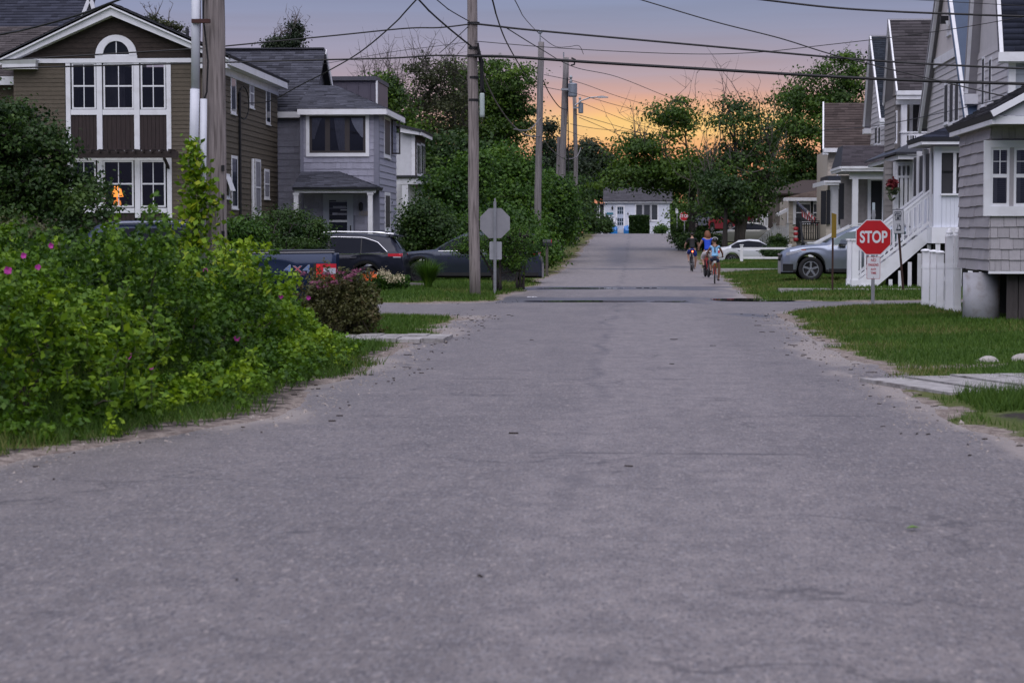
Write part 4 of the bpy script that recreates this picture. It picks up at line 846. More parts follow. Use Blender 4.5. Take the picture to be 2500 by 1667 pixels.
# porch roof of C
xpr = at(2193, 385, 72)[0]; zq0, zq1 = at(2193, 389, 72)[2], at(2193, 378, 72)[2]; yf2 = atx(2119, 398, xpr)[1]
box('porch_fascia', white, H, xpr, 14, 72, 72.06, zq0, zq1); box('porch_side_fascia', white, H, xpr, xpr + .06, 72.063, yf2, zq0, zq1); box('porch_soffit', soff, H, xpr + .07, 14, 72.07, yf2, zq0 + .0, zq0 + .05)
b = B(); b.prism([(xpr - .1, 71.9, zq1 + .01), (14, 71.9, zq1 + .01), (14, 75, zq1 + .9), (xpr + .9, 75, zq1 + .55)], (0, 0, .08)); b.obj('porch_roof', rooflead, H); b = B(); b.prism([(xpr - .12, 71.9, zq1 + .02), (xpr - .12, yf2 + .2, zq1 + .02), (xpr + .9, yf2 + .2, zq1 + .5), (xpr + .9, 74.9, zq1 + .5)], (0, 0, .07)); b.obj('porch_side_roof', M('blue_black_roof', (.03, .036, .05), rough=.5), H)
box('flashing', white, H, xpr + 1.0, 14, 74.9, 74.97, zq1 + .55, zq1 + .85)
# bay with tall windows under it, recessed shingle wall
fBw = Face('y', 73.0); xw0 = at(2160, 450, 73.6)[0]
box('porch_wall', tan, H, xw0, 14, 73.6, 74, 0, zq0); fPW = Face('y', 73.6); courses(H, fPW, (1.2, zq0 - .05, lambda z: [(xw0, at(2190, 450, 73.6)[0])]), .22, tan, name='porch_shingle_course', proud=.03)
u0, u1, z0, z1 = fBw.rect(2190, 2222, 405, 545); box('bay', white, H, u0 - .08, u1 + .1, 73.003, 73.59, z0 - .1, z1 + .15)
for i in range(3): a = u0 + (u1 - u0) * i / 3; window(H, fBw, a + .05, a + (u1 - u0) / 3 - .05, z0, z1, cas=.05, sash=1, nx=1, g=screen if 1 else glass, sill=False)
zt3 = at(2205, 432, 73)[2]; fbox(H, fBw, 'transom_rail', white, u0, u1, zt3 - .04, zt3 + .04, .052, .08)
for i in range(6): a = u0 + (u1 - u0) * (i + .5) / 6; fbox(H, fBw, 'transom_muntin', white, a - .015, a + .015, zt3 + .04, z1, .03, .05)
box('porch_post', white, H, at(2229, 450, 72.2)[0], at(2240, 450, 72.2)[0], 72.1, 72.3, 0, zq0)
box('porch_deck', white, H, at(2165, 590, 72.3)[0], 14, 72.3, 73.59, .9, 1.1)
hb_ = empty('hanging_basket', tuple(at(2178, 450, 72.6)), 'dark red flower basket hanging under the flat porch roof', 'plant')
pb = at(2178, 450, 72.6)
V = []; rr = np.random.default_rng(5); b = B()
for i in range(170):
    d = rr.normal(size=3); d /= np.linalg.norm(d); c = pb + d * np.array([.2, .2, .17]) * rr.uniform(.4, 1.05); t = rr.normal(size=3) * .05; s = rr.normal(size=3) * .05; b.add([c - t, c + s, c + t, c - s], [(0, 1, 2, 3)])
b.obj('blossoms', M('dark_red_petal', (.16, .018, .022), rough=.7, var=.4, scale=20), hb_); b = B()
for i in range(60): c = pb + np.array([rr.normal() * .1, rr.normal() * .1, -.15 - abs(rr.normal()) * .14]); t = rr.normal(size=3) * .045; s = rr.normal(size=3) * .045; b.add([c - t, c + s, c + t, c - s], [(0, 1, 2, 3)])
b.obj('leaves', M('basket_leaf', (.05, .07, .03), rough=.7), hb_); B().tube([pb + np.array([0, 0, .15]), pb + np.array([0, 0, .75])], .01, 4).obj('hanger', cable, hb_)

# ============================================================ house with blue-black roof and columned porch (D)
H = empty('columned_porch_house', (11, 92, 0), 'grey house with blue-black gable and porch with white column and black door', 'house')
XD = 11.0
def pd_(px, py): q = atx(px, py, XD); return q[1], q[2]
yn, zn = pd_(2146, 290); yap, zap = pd_(2122, 87); yfr, zfr = pd_(2106, 303)
ddr = shmat('blue_black_roof_shingle', (.028, .034, .046), .35)
shingle_roof(H, [(XD, yn, zn), (18, yn, zn), (18, yap, zap), (XD, yap, zap)], ddr, seed=61, under=soff); shingle_roof(H, [(18, yfr, zfr), (XD, yfr, zfr), (XD, yap, zap), (18, yap, zap)], ddr, shingles=False, under=soff)
fDx = Face('x', XD + .35, -1)
b = B(); b.prism([(XD + .36, yn + .3, 0), (XD + .36, yfr - .4, 0), (XD + .36, yfr - .4, zfr + .3), (XD + .36, yap, zap - .4), (XD + .36, yn + .3, zn)], (.1, 0, 0)); b.obj('wall', clap, H)
def dsp(z):
    a, c = yn + .3, yfr - .5
    if z > zn: k = (z - zn) / (zap - zn); a, c = a + (yap - a) * k, c + (yap - c) * k
    return [(a + .02, c - .02)]
courses(H, fDx, (3.4, zap - .6, dsp), .24, clap, name='siding_course', proud=.034)
for y_, z_ in ((yn, zn), (yfr, zfr)): B().bar((XD + .05, y_, z_ - .12), (XD + .05, yap, zap - .12), .08, .24).obj('rake_board', white, H)
b = B(); b.prism([(XD + .09, yap, zap - .25), (XD + .09, yfr, zfr - .25), (XD + .35, yfr, zfr - .25), (XD + .35, yap, zap - .25)], (0, .02, .02)); b.obj('rake_soffit', soff, H); box('cornice_return', white, H, XD + .0, XD + .4, yfr - .8, yfr + .05, zfr - .5, zfr - .26)
for k in range(2): box('fascia', white, H, XD + .02, 18, yn - .06 - .06 * k, yn - .003 - .06 * k, zn - .34 + .18 * k, zn - .16 + .18 * k)
for x0, x1 in ((2138, 2143), (2146.5, 2151)): window(H, fDx, *fDx.rect(x0, x1, 312, 350), cas=.06, sash=1, g=screen, d=.008, d0=.034)
fDy = Face('y', yn + .3); box('front_wall', clapb, H, XD + .47, 18, yn + .3, yn + .5, 0, zn - .1); courses(H, fDy, (4, zn - .3, lambda z: [(XD + .7, 15)]), .24, clapb, name='front_course', proud=.03); fbox(H, fDy, 'corner_board', white, XD + .46, XD + .7, 3, zn - .3, .003, .05)
# porch
YD = 88.0
def xd(px, y=YD): return at(px, 450, y)[0]
def zd(py, y=YD): return at(2100, py, y)[2]
xpd = xd(2053); dpr = shmat('mauve_grey_roof_shingle', (.062, .055, .063), .3); yfd = atx(2029, 420, xpd)[1]; ztd = at(2100, 356, YD + 2.2)[2]
shingle_roof(H, [(xpd, YD, zd(406)), (15, YD, zd(406)), (15, YD + 2.2, ztd), (at(2058, 356, YD + 2.2)[0], YD + 2.2, ztd)], dpr, seed=62, h=.15); shingle_roof(H, [(xpd, yfd, zd(406)), (xpd, YD, zd(406)), (at(2058, 356, YD + 2.2)[0], YD + 2.2, ztd), (at(2058, 356, YD + 2.2)[0], yfd, ztd)], dpr, shingles=False)
for k in range(2): box('porch_fascia', white, H, xpd, 15, YD - .06 - .05 * k, YD - .003 - .05 * k, zd(418) + .1 * k, zd(412) + .1 * k); box('porch_side_fascia', white, H, xpd - .05 * k, xpd + .05 - .05 * k, YD + .003, yfd, zd(418) + .1 * k, zd(412) + .1 * k)
box('porch_beam', white, H, xd(2076), 15, YD + .3, YD + .5, zd(437), zd(421)); box('porch_soffit', soff, H, xpd + .06, 15, YD + .005, YD + 3, zd(421) + .003, zd(420) + .03)
box('porch_column', white, H, xd(2083), xd(2097), YD + .25, YD + .5, 1.0, zd(437) - .003)
box('porch_back', tan, H, xd(2066), 15, YD + 2.2, YD + 2.4, 0, zd(425)); fDb = Face('y', YD + 2.2); courses(H, fDb, (1.2, zd(430), lambda z: [(xd(2068, YD + 2.2), xd(2112, YD + 2.2))]), .22, tan, name='porch_course', proud=.03)
fDe = Face('x', xd(2066) + .0, -1)
u0, u1 = fDb.px(2126, 480)[0], fDb.px(2153, 480)[0]; z1 = fDb.px(2140, 441)[1]; b = B(); fDb.box(b, u0 - .14, u0, 1.1, z1 + .14, .004, .06); fDb.box(b, u1, u1 + .14, 1.1, z1 + .14, .004, .06); fDb.box(b, u0, u1, z1, z1 + .14, .004, .06); dr = b.obj('door', white, H); fbox(dr, fDb, 'door_leaf', black, u0, u1, 1.1, z1, .01, .04); fbox(dr, fDb, 'door_rail', M('black_gloss', (.01, .01, .014), rough=.2), u0, u1, 2.0, 2.08, .041, .055)
for x0, x1 in ((2056, 2068), ): B().box(xd(x0), xd(x1), YD + 1.2, YD + 1.3, zd(535), zd(446)).obj('shutter', black, H)
rail(H, (xd(2097), YD + .35, 1.0), (15, YD + .35, 1.0), 16); box('porch_deck', white, H, xd(2076), 15, YD + .2, YD + 2.2, .7, .98)
# stairs of the porch, behind the silver car
sa, sb = np.array([xd(1983), YD + .3, .12]), np.array([xd(2083), YD + .3, 1.0]); rail(H, sa, sb, 14, ht=.9); rail(H, sa + np.array([0, 1.2, 0]), sb + np.array([0, 1.2, 0]), 14, ht=.9); b = B(); b.prism([sa + np.array([0, 0, -.2]), sb + np.array([0, 0, -1]), sb, sa + np.array([0, 0, .12])], (0, .05, 0)); b.obj('stringer', white, H)
b = B().box(sa[0] - .12, sa[0] + .08, YD + .2, YD + .4, 0, 1.1); b.box(sa[0] - .16, sa[0] + .12, YD + .16, YD + .44, 1.1, 1.16); b.obj('newel_post', white, H)
for i in range(5): t = i / 5; q = sa + (sb - sa) * t; box('tread', white, H, q[0], q[0] + (sb - sa)[0] / 5 + .03, YD + .36, YD + 1.44, q[2] + .08, q[2] + .12)

# ============================================================ cream house with brown roof and black shutters (E)
cream = M('cream_clapboard', (.56, .50, .42), rough=.65, var=.06, orand=.04); eroof = shmat('brown_roof_shingle', (.085, .066, .062), .3)
H = empty('brown_roof_house', (11, 108, 0), 'cream house with broad brown roof and black shutters beyond the columned porch', 'house')
YE_ = 108.0
def xe(px, y=YE_): return at(px, 450, y)[0]
def ze_(py, y=YE_): return at(2050, py, y)[2]
zt_e = at(2060, 252, YE_ + 2.5)[2]
shingle_roof(H, [(xe(2010), YE_, ze_(366)), (17, YE_, ze_(366)), (17, YE_ + 2.5, zt_e), (at(2011, 252, YE_ + 2.5)[0], YE_ + 2.5, zt_e)], eroof, seed=71, h=.18, w=.4)
B().bar((xe(2009), YE_ - .05, ze_(368)), (at(2010, 252, YE_ + 2.5)[0], YE_ + 2.45, zt_e), .08, .2).obj('rake_board', white, H)
box('wall', cream, H, xe(2023), 17, YE_ + .5, YE_ + 7, 0, ze_(366)); fE = Face('y', YE_ + .5); courses(H, fE, (ze_(435), ze_(368), lambda z: [(xe(2024), xe(2049))]), .22, cream, name='siding_course', proud=.03)
box('gutter', white, H, xe(2009), xe(2047), YE_ - .15, YE_ - .02, ze_(372), ze_(362)); box('cornice_return', white, H, xe(2008), xe(2021), YE_ - .1, YE_ + .4, ze_(378), ze_(372) - .003)
b = B().tube([at(2046, 366, YE_ + .3), at(2047, 400, YE_ + .3), at(2044, 432, YE_ + .3)], .05, 6); b.obj('downspout', white, H)
for k in range(2): box('porch_fascia', white, H, xe(2012, 104), xe(2056, 104), 104 - .06 * k, 104.05 - .06 * k, ze_(452, 104) + .12 * k, ze_(447, 104) + .12 * k)
y9 = atx(1984, 455, xe(2012, 104))[1]; box('porch_side_fascia', white, H, xe(2012, 104), xe(2012, 104) + .06, 104.06, y9, ze_(452, 104), ze_(441, 104)); box('porch_roof', M('blue_black_roof', (.03, .036, .05)), H, xe(2012, 104) + .2, 15, 104.2, 108.4, ze_(441, 104), ze_(441, 104) + .25)
box('porch_wall', M('white_clapboard', (.62, .63, .66)), H, xe(2027, 104.6), 15, 104.6, 104.8, 0, ze_(454, 104.6)); f9 = Face('y', 104.6); courses(H, f9, (.2, ze_(548, 104.6), lambda z: [(xe(2018, 104.6), xe(2030, 104.6))]), .2, cream, name='base_course')
for x0, x1, y0, y1 in ((2018, 2027, 464, 548), (2004, 2017, 466, 548), (2047, 2054, 462, 548)): B().box(at(x0, 500, 104.5)[0], at(x1, 500, 104.5)[0], 104.45, 104.55, at(2030, y1, 104.5)[2], at(2030, y0, 104.5)[2]).obj('shutter', black, H)

# ============================================================ cream cottage with the flag (F)
H = empty('cream_cottage', (10, 118, 0), 'small cream shingled cottage with paired windows and black deck railing', 'house')
YF_ = 118.0; fF = Face('y', YF_)
def xf(px, y=YF_): return at(px, 520, y)[0]
def zf_(py, y=YF_): return at(1960, py, y)[2]
g0 = 0.55
box('wall', cream, H, xf(1925), 16, YF_ + .004, YF_ + 7, 0, zf_(490)); courses(H, fF, (g0, zf_(493), lambda z: [(xf(1925), xf(2006))]), .26, cream, name='shingle_course', proud=.03)
box('gutter', white, H, xf(1911), xf(2004), YF_ - .4, YF_ - .25, zf_(491), zf_(483)); zf9 = at(2003, 462, YF_ + 3)[2]
shingle_roof(H, [(xf(1912), YF_ - .3, zf_(484)), (xf(2020), YF_ - .3, zf_(484)), (at(2030, 462, YF_ + 3)[0], YF_ + 3, zf9), (at(2003, 462, YF_ + 3)[0], YF_ + 3, zf9)], shmat('tan_brown_roof_shingle', (.115, .088, .075), .3), seed=81, h=.2)
for x0, x1 in ((1943, 1978), (1986, 2004)): window(H, fF, *fF.rect(x0, x1, 499, 540), cas=.16, sash=2, d0=.03, d=.03, g=M('dusky_pane', (.06, .065, .075), rough=.15, spec=.3))
b = B(); b.prism([at(1925, 508, YF_ - .3), at(1925, 516, YF_ - .3), at(1900, 528, YF_ - .3), at(1897, 522, YF_ - .3)], (0, 1.5, 0)); b.obj('awning_roof', white, H)
box('awning_post', white, H, xf(1921), xf(1924), YF_ - .3, YF_ - .2, zf_(555), zf_(516)); zd_ = 1.0
Yr = 113.0; blk = M('black_iron_rail', (.012, .012, .014), rough=.5)
def xr_(px): return at(px, 540, Yr)[0]
rail(H, (xr_(1955), Yr, at(1970, 586, Yr)[2]), (xr_(2005), Yr, at(1970, 586, Yr)[2]), 9, hb=.02, ht=at(1970, 540, Yr)[2] - at(1970, 586, Yr)[2], mat=blk, w_=.06)
for x0, x1, y0, y1 in ((1943, 1955, 532, 590), (2005, 2017, 476, 580)): B().box(xr_(x0), xr_(x1), Yr - .1, Yr + .15, at(1970, y1, Yr)[2], at(1970, y0, Yr)[2]).obj('dark_post', black, H)
B().bar(at(1954, 540, Yr - .3), at(1960, 593, Yr - .3), .12, .12).obj('leaning_post', M('slate_post', (.06, .065, .08), rough=.6), H); B().box(xr_(1956), xr_(1964), Yr - .5, Yr - .1, .3, at(1970, 593, Yr)[2]).obj('post_base', black, H)
box('deck_skirt', M('white_clapboard', (.62, .63, .66)), H, xr_(1945), xr_(2012), Yr + .1, Yr + .2, .2, at(1970, 588, Yr)[2] - .02)
# white side porch with stairs
Yg = 116.0
def xg(px): return at(px, 560, Yg)[0]
def zg(py): return at(1900, py, Yg)[2]
rail(H, (xg(1894), Yg, zg(588)), (xg(1921), Yg, zg(588)), 6, hb=.03, ht=zg(553) - zg(588), w_=.08)
for x0, x1 in ((1888, 1894), (1920, 1926)): b = B().box(xg(x0), xg(x1), Yg - .08, Yg + .1, .5, zg(546)); b.box(xg(x0) - .04, xg(x1) + .04, Yg - .12, Yg + .14, zg(546), zg(545)); b.obj('newel_post', white, H)
rail(H, (xg(1826), Yg, zg(655) + .3), (xg(1889), Yg, zg(588)), 12, hb=.05, ht=zg(553) - zg(588), w_=.08); b = B(); b.prism([(xg(1820), Yg, .3), (xg(1845), Yg, .3), (xg(1889), Yg, zg(600)), (xg(1889), Yg, zg(590))], (0, .1, 0)); b.obj('stringer', white, H)
# flag and buoys
fl_ = empty('flag', tuple(at(1995, 535, 114)), 'stars and stripes flag drooping from a slanted pole on the cottage', 'flag')
p0, p1 = at(1999, 537, 114), at(1942, 490, 114); B().tube([p0, p1], .022, 6).obj('flag_pole', M('pale_wood_pole', (.4, .36, .32), rough=.5), fl_)
fm = bpy.data.materials.new('flag_cloth'); fm.use_nodes = True; nt = fm.node_tree; nt.nodes.clear(); N = nt.nodes.new; Lk = nt.links.new
o_ = N('ShaderNodeOutputMaterial'); pr = N('ShaderNodeBsdfPrincipled'); pr.inputs['Roughness'].default_value = .8; Lk(pr.outputs[0], o_.inputs[0]); uv = N('ShaderNodeUVMap'); sx_ = N('ShaderNodeSeparateXYZ'); Lk(uv.outputs[0], sx_.inputs[0])
def fmth(op, a, b_=None):
    q = N('ShaderNodeMath'); q.operation = op
    for i, v in ((0, a), (1, b_)):
        if v is None: continue
        if isinstance(v, (int, float)): q.inputs[i].default_value = v
        else: Lk(v, q.inputs[i])
    return q.outputs[0]
st_ = fmth('GREATER_THAN', fmth('FRACT', fmth('MULTIPLY', sx_.outputs[1], 6.5)), .5); ctn = fmth('MULTIPLY', fmth('LESS_THAN', sx_.outputs[0], .42), fmth('GREATER_THAN', sx_.outputs[1], .46))
vo = N('ShaderNodeTexVoronoi'); vo.inputs['Scale'].default_value = 20; vo.inputs['Randomness'].default_value = .15; Lk(uv.outputs[0], vo.inputs['Vector']); star = fmth('LESS_THAN', vo.outputs['Distance'], .24)
def fmix(f, a, b_):
    q = N('ShaderNodeMix'); q.data_type = 'RGBA'; Lk(f, q.inputs[0])
    for i, v in ((6, a), (7, b_)):
        if isinstance(v, tuple): q.inputs[i].default_value = v + (1,)
        else: Lk(v, q.inputs[i])
    return q.outputs[2]
Lk(fmix(ctn, fmix(st_, (.45, .035, .05), (.7, .68, .7)), fmix(star, (.02, .03, .09), (.65, .65, .68))), pr.inputs['Base Color'])
# cloth: hoist edge along the pole (from tip down), free edge hanging
V = []; UV = []; Q = []; nu, nv = 26, 14; hv = (p0 - p1) * .80
for i in range(nu + 1):
    s = i / nu
    for j in range(nv + 1):
        t = j / nv; base = p1 + hv * (1 - t)
        V.append(base + np.array([.42 * s * (.4 + .6 * t) + .05 * math.sin(9 * s + 2 * t), -.05 + .09 * math.sin(7 * s + 4 * t), -.78 * s * (.55 + .45 * t) - .10 * s * s])); UV.append((s, t))
for i in range(nu):
    for j in range(nv): o = i * (nv + 1) + j; Q.append((o, o + nv + 1, o + nv + 2, o + 1))
g = np.array(org(fl_)); me = npmesh('flag_cloth', np.array(V) - g, Q, smooth=True); ul = me.uv_layers.new(name='UVMap'); li = np.zeros(len(me.loops), np.int32); me.loops.foreach_get('vertex_index', li); ul.data.foreach_set('uv', np.array(UV, np.float32)[li].ravel()); link('flag_cloth', me, fm, fl_)
by = empty('buoy_string', tuple(at(1942, 590, 112.5)), 'string of red and white buoys hanging at the cottage corner', 'buoys')
for py, m_, r_ in ((559, 'r', .13), (565, 'w', .09), (571, 'r', .13), (578, 'w', .09), (585, 'r', .14)):
    c = at(1943, py, 112.5); B().lathe([(r_ * .4, -.11), (r_, -.06), (r_, .06), (r_ * .4, .11)], tuple(c), 10).obj('buoy', M('red_buoy', (.45, .04, .05), rough=.5) if m_ == 'r' else white, by, smooth=True)

# ============================================================ brown stair and deck behind the trees (G)
H = empty('brown_deck_stair', (8, 128, 0), 'dark brown wooden deck staircase with white balusters behind the tree trunks', 'staircase')
Yk = 128.0; dk = M('brown_deck_wood', (.042, .030, .026), rough=.7, var=.25)
def xk(px): return at(px, 560, Yk)[0]
def zk(py): return at(1850, py, Yk)[2]
b = B(); b.prism([(xk(1806), Yk, zk(605)), (xk(1885), Yk, zk(605)), (xk(1885), Yk, zk(552)), (xk(1853), Yk, zk(554)), (xk(1806), Yk, zk(592))], (0, .15, 0)); b.obj('stringer', dk, H)
for i in range(7): x = 1809 + i * 6.6; box('tread', M('pale_tread', (.36, .35, .36), rough=.7), H, xk(x), xk(x + 7), Yk - .25, Yk - .02, zk(588 - i * 5.6), zk(586 - i * 5.6))
B().bar((xk(1808), Yk - .1, zk(554)), (xk(1853), Yk - .1, zk(526)), .08, .14).obj('handrail', dk, H)
for i in range(11): x = 1810 + i * 4; z = zk(552 - i * 2.5); box('baluster', white if i % 2 else dk, H, xk(x), xk(x + 1.6), Yk - .12, Yk - .08, z - .85, z - .02)
for x0, x1 in ((1850, 1855), (1876, 1886)): box('deck_post', dk, H, xk(x0), xk(x1), Yk - .1, Yk + .1, 1.0, zk(524))
for i in range(5): box('deck_baluster', white, H, xk(1857 + i * 4), xk(1859 + i * 4), Yk, Yk + .05, zk(552), zk(524))
box('deck_rail', white, H, xk(1856), xk(1875), Yk - .02, Yk + .07, zk(524), zk(521)); box('deck_rail', white, H, xk(1856), xk(1875), Yk - .02, Yk + .07, zk(555), zk(552))
box('deck', dk, H, xk(1850), xk(1900), Yk + .2, Yk + 3, .4, zk(556))
for x in (1870, 1881, 1893): box('tall_post', M('grey_wood_post', (.12, .105, .09), rough=.8, var=.3), H, xk(x), xk(x + 3), Yk + .3, Yk + .45, 1, zk(455))
H = empty('hidden_brown_house', (14, 134, 0), 'dim brown house with low roof behind the right-hand trees', 'house')
box('wall', M('dim_brown_wall', (.10, .085, .075), rough=.8, var=.2), H, xk(1868), 20, 134, 140, 0, at(1900, 470, 134)[2]); shingle_roof(H, [(at(1860, 470, 133.5)[0], 133.5, at(1900, 472, 133.5)[2]), (20, 133.5, at(1900, 472, 133.5)[2]), (20, 137, at(1900, 440, 137)[2]), (at(1960, 440, 137)[0], 137, at(1900, 440, 137)[2])], eroof, shingles=False, under=eroof)

# ============================================================ white cottage at the end of the street
wcl = M('white_clapboard_far', (.66, .69, .76), rough=.6, var=.05, orand=.03)
H = empty('white_end_house', (-1, 208, 1.5), 'low white cottage facing down the street at the top of the rise', 'house')
YW = 208.0; fW = Face('y', YW)
def xw(px): return at(px, 550, YW)[0]
def zw_(py): return at(1550, py, YW)[2]
box('wall', wcl, H, xw(1476), xw(1636), YW + .004, YW + 7, 1.0, zw_(493)); courses(H, fW, (1.4, zw_(494), lambda z: [(xw(1476), xw(1636))]), .17, wcl, name='clapboard', proud=.03)
box('fascia', white, H, xw(1474), xw(1640), YW - .35, YW - .2, zw_(495), zw_(491)); er = shmat('dull_grey_roof_shingle', (.07, .068, .078), .2)
shingle_roof(H, [(xw(1472), YW - .4, zw_(491)), (xw(1642), YW - .4, zw_(491)), (xw(1642), YW + 3.5, at(1550, 458, YW + 3.5)[2]), (xw(1472), YW + 3.5, at(1550, 458, YW + 3.5)[2])], er, seed=91, h=.25, w=.6)
for x0, x1 in ((1553, 1568), (1572, 1587), (1591, 1605)): window(H, fW, *fW.rect(x0, x1, 500, 537), cas=.12, sash=1, d0=.03, d=.03, g=M('dusky_pane', (.06, .065, .075)))
u0, u1, z0, z1 = fW.rect(1507, 1522, 505, 551); b = B(); fW.box(b, u0 - .16, u0, 1.5, z1 + .16, .004, .09); fW.box(b, u1, u1 + .16, 1.5, z1 + .16, .004, .09); fW.box(b, u0, u1, z1, z1 + .16, .004, .09); dr = b.obj('door', white, H)
fbox(dr, fW, 'door_leaf', M('pale_blue_door', (.45, .5, .6), rough=.5), u0, u1, 1.5, z1, .006, .05)
for i in range(3):
    for j in range(5):
        if j == 2: continue
        a = u0 + (u1 - u0) * (i + .12) / 3; c = z0 + (z1 - z0) * (j + .1) / 5; fbox(dr, fW, 'pane', M('teal_pane', (.03, .05, .07), rough=.1), a, a + (u1 - u0) * .26, c, c + (z1 - z0) * .17, .051, .06)
fbox(H, fW, 'house_sign', M('teal_sign', (.04, .18, .24), rough=.5), *fW.rect(1481, 1497, 519, 524), .03, .08); u0, z0 = fW.px(1495, 508); B().lathe([(.04, z0 - .2), (.1, z0), (.04, z0 + .2)], (u0, YW - .15, 0), 8).obj('wall_lamp', cable, H); u0, z0 = fW.px(1533, 522); B().lathe([(.03, z0 - .12), (.06, z0), (.03, z0 + .12)], (u0, YW - .1, 0), 8).obj('wall_lamp', cable, H)
for i in range(3): box('step', M('grey_step', (.45, .45, .47)), H, xw(1503), xw(1529), YW - 1.6 + .5 * i, YW - .03, 1.2 + .0, 1.62 + .17 * i)
for x in (1497, 1536): B().bar(at(x, 562, YW - 1.4), at(x + (3 if x < 1510 else -2), 535, YW - .1), .1, .12).obj('stair_rail', white, H)
# screened porch on its side
box('porch_roof', er, H, xw(1436), xw(1476) - .02, YW - .3, YW + 3, zw_(500), zw_(497)); box('porch_base', wcl, H, xw(1440), xw(1475), YW + .05, YW + .2, 1.2, zw_(545)); box('porch_screen', screen, H, xw(1440), xw(1475), YW + .1, YW + .15, zw_(545) + .003, zw_(500) - .003)
for x in (1440, 1457, 1462, 1474): box('porch_post', white, H, xw(x), xw(x + 2.5), YW - .02, YW + .09, 1.2, zw_(500) - .003)
bl = M('bright_blue_paint', (.02, .22, .62), rough=.5)
def chair(x, label):
    c = at(x, 566, YW - 2.2); e = empty('garden_chair', (c[0], YW - 2.2, 1.55), label, 'chair', 'blue garden chairs'); X0 = c[0]; z0 = 1.55
    for i in range(5): B().bar((X0 - .28 + .14 * i, YW - 1.95, z0 + .32), (X0 - .3 + .15 * i, YW - 1.75, z0 + .85 - .05 * abs(i - 2)), .12, .02, up=(0, 1, 0)).obj('back_slat', bl, e)
    for i in range(4): box('seat_slat', bl, e, X0 - .3, X0 + .3, YW - 2.45 + .13 * i, YW - 2.34 + .13 * i, z0 + .32, z0 + .345)
    for s in (-1, 1): box('arm', bl, e, X0 + s * .36 - .07, X0 + s * .36 + .07, YW - 2.55, YW - 1.85, z0 + .5, z0 + .53); box('leg', bl, e, X0 + s * .34 - .05, X0 + s * .34 + .05, YW - 2.5, YW - 2.42, z0 - .05, z0 + .497); box('leg', bl, e, X0 + s * .34 - .05, X0 + s * .34 + .05, YW - 1.95, YW - 1.87, z0 - .05, z0 + .497)
    box('apron', bl, e, X0 - .3, X0 + .3, YW - 2.5, YW - 2.47, z0 - .02, z0 + .31)
chair(1498, 'bright blue garden chair between bush and white steps'); chair(1532, 'bright blue garden chair between white steps and square hedge')
# ------------------------------------------------------------ vegetation
bark = M('bark_grey', (.085, .075, .070), rough=.9, var=.3, scale=5, stretch=(3, 3, .6), bump=.6, bscale=12)
barkd = M('bark_dark', (.035, .030, .028), rough=.9, var=.3, scale=5, stretch=(3, 3, .6), bump=.5, bscale=12)
twig = M('dead_twig', (.10, .085, .080), rough=.9, var=.2)
L_maple = leafmat('maple_leaf', [(.014, .036, .008), (.034, .078, .010), (.068, .135, .013), (.12, .205, .017)])
L_dark = leafmat('dark_leaf', [(.010, .028, .008), (.022, .055, .011), (.042, .088, .014), (.075, .135, .02)])
L_olive = leafmat('olive_leaf', [(0.026, 0.034, 0.017), (0.048, 0.060, 0.026), (0.072, 0.084, 0.034), (0.102, 0.114, 0.038)])
L_bright = leafmat('bright_leaf', [(.012, .036, .005), (.050, .122, .008), (.135, .250, .011), (.26, .39, .015)])
L_mid = leafmat('mid_green_leaf', [(.014, .042, .008), (.034, .090, .011), (.070, .155, .015), (.125, .225, .018)])
L_con = leafmat('conifer_needle', [(.010, .020, .012), (.018, .034, .016), (.030, .050, .020), (.045, .068, .026)])
L_red = leafmat('bronze_leaf', [(.030, .030, .012), (.06, .058, .02), (.085, .095, .026), (.14, .10, .05)])
L_grass = leafmat('grass_blade', [(.026, .066, .008), (.046, .102, .011), (.076, .145, .014), (.15, .155, .045)], rough=.7, trans=.2)
L_vine = leafmat('vine_leaf', [(.045, .110, .008), (.105, .21, .012), (.19, .31, .014), (.33, .38, .018)])

def leafgeo(C, size, r, up=.4, asp=.55, fold=.12, D=None):
    n = len(C); size = np.broadcast_to(size, (n,))[:, None]
    nr = r.normal(size=(n, 3)); nr[:, 2] += up * 2; nr = nr if D is None else nr + D; nr /= np.linalg.norm(nr, axis=1, keepdims=True)
    a = r.normal(size=(n, 3)); a -= nr * (a * nr).sum(1, keepdims=True); a /= np.linalg.norm(a, axis=1, keepdims=True) + 1e-9
    b = np.cross(nr, a); h = size * .5; w = h * asp * 2 * .5 * 1.2
    V = np.stack([C - a * h, C + b * w + nr * h * fold, C + a * h - nr * h * fold, C - b * w + nr * h * fold], 1).reshape(-1, 3)
    return V, np.arange(4 * n).reshape(n, 4)
def leafobj(name, C, size, t, mat, par, r, **k):
    V, Q = leafgeo(C, size, r, **k); g = np.array(org(par)); me = npmesh(name, V - g, Q, np.repeat(np.clip(t, 0, 1), 4)); return link(name, me, mat, par)
def ell(r, c, rad, n, p=.42):
    d = r.normal(size=(n, 3)); d /= np.linalg.norm(d, axis=1, keepdims=True); return np.array(c) + d * np.array(rad) * (r.random((n, 1)) ** p)
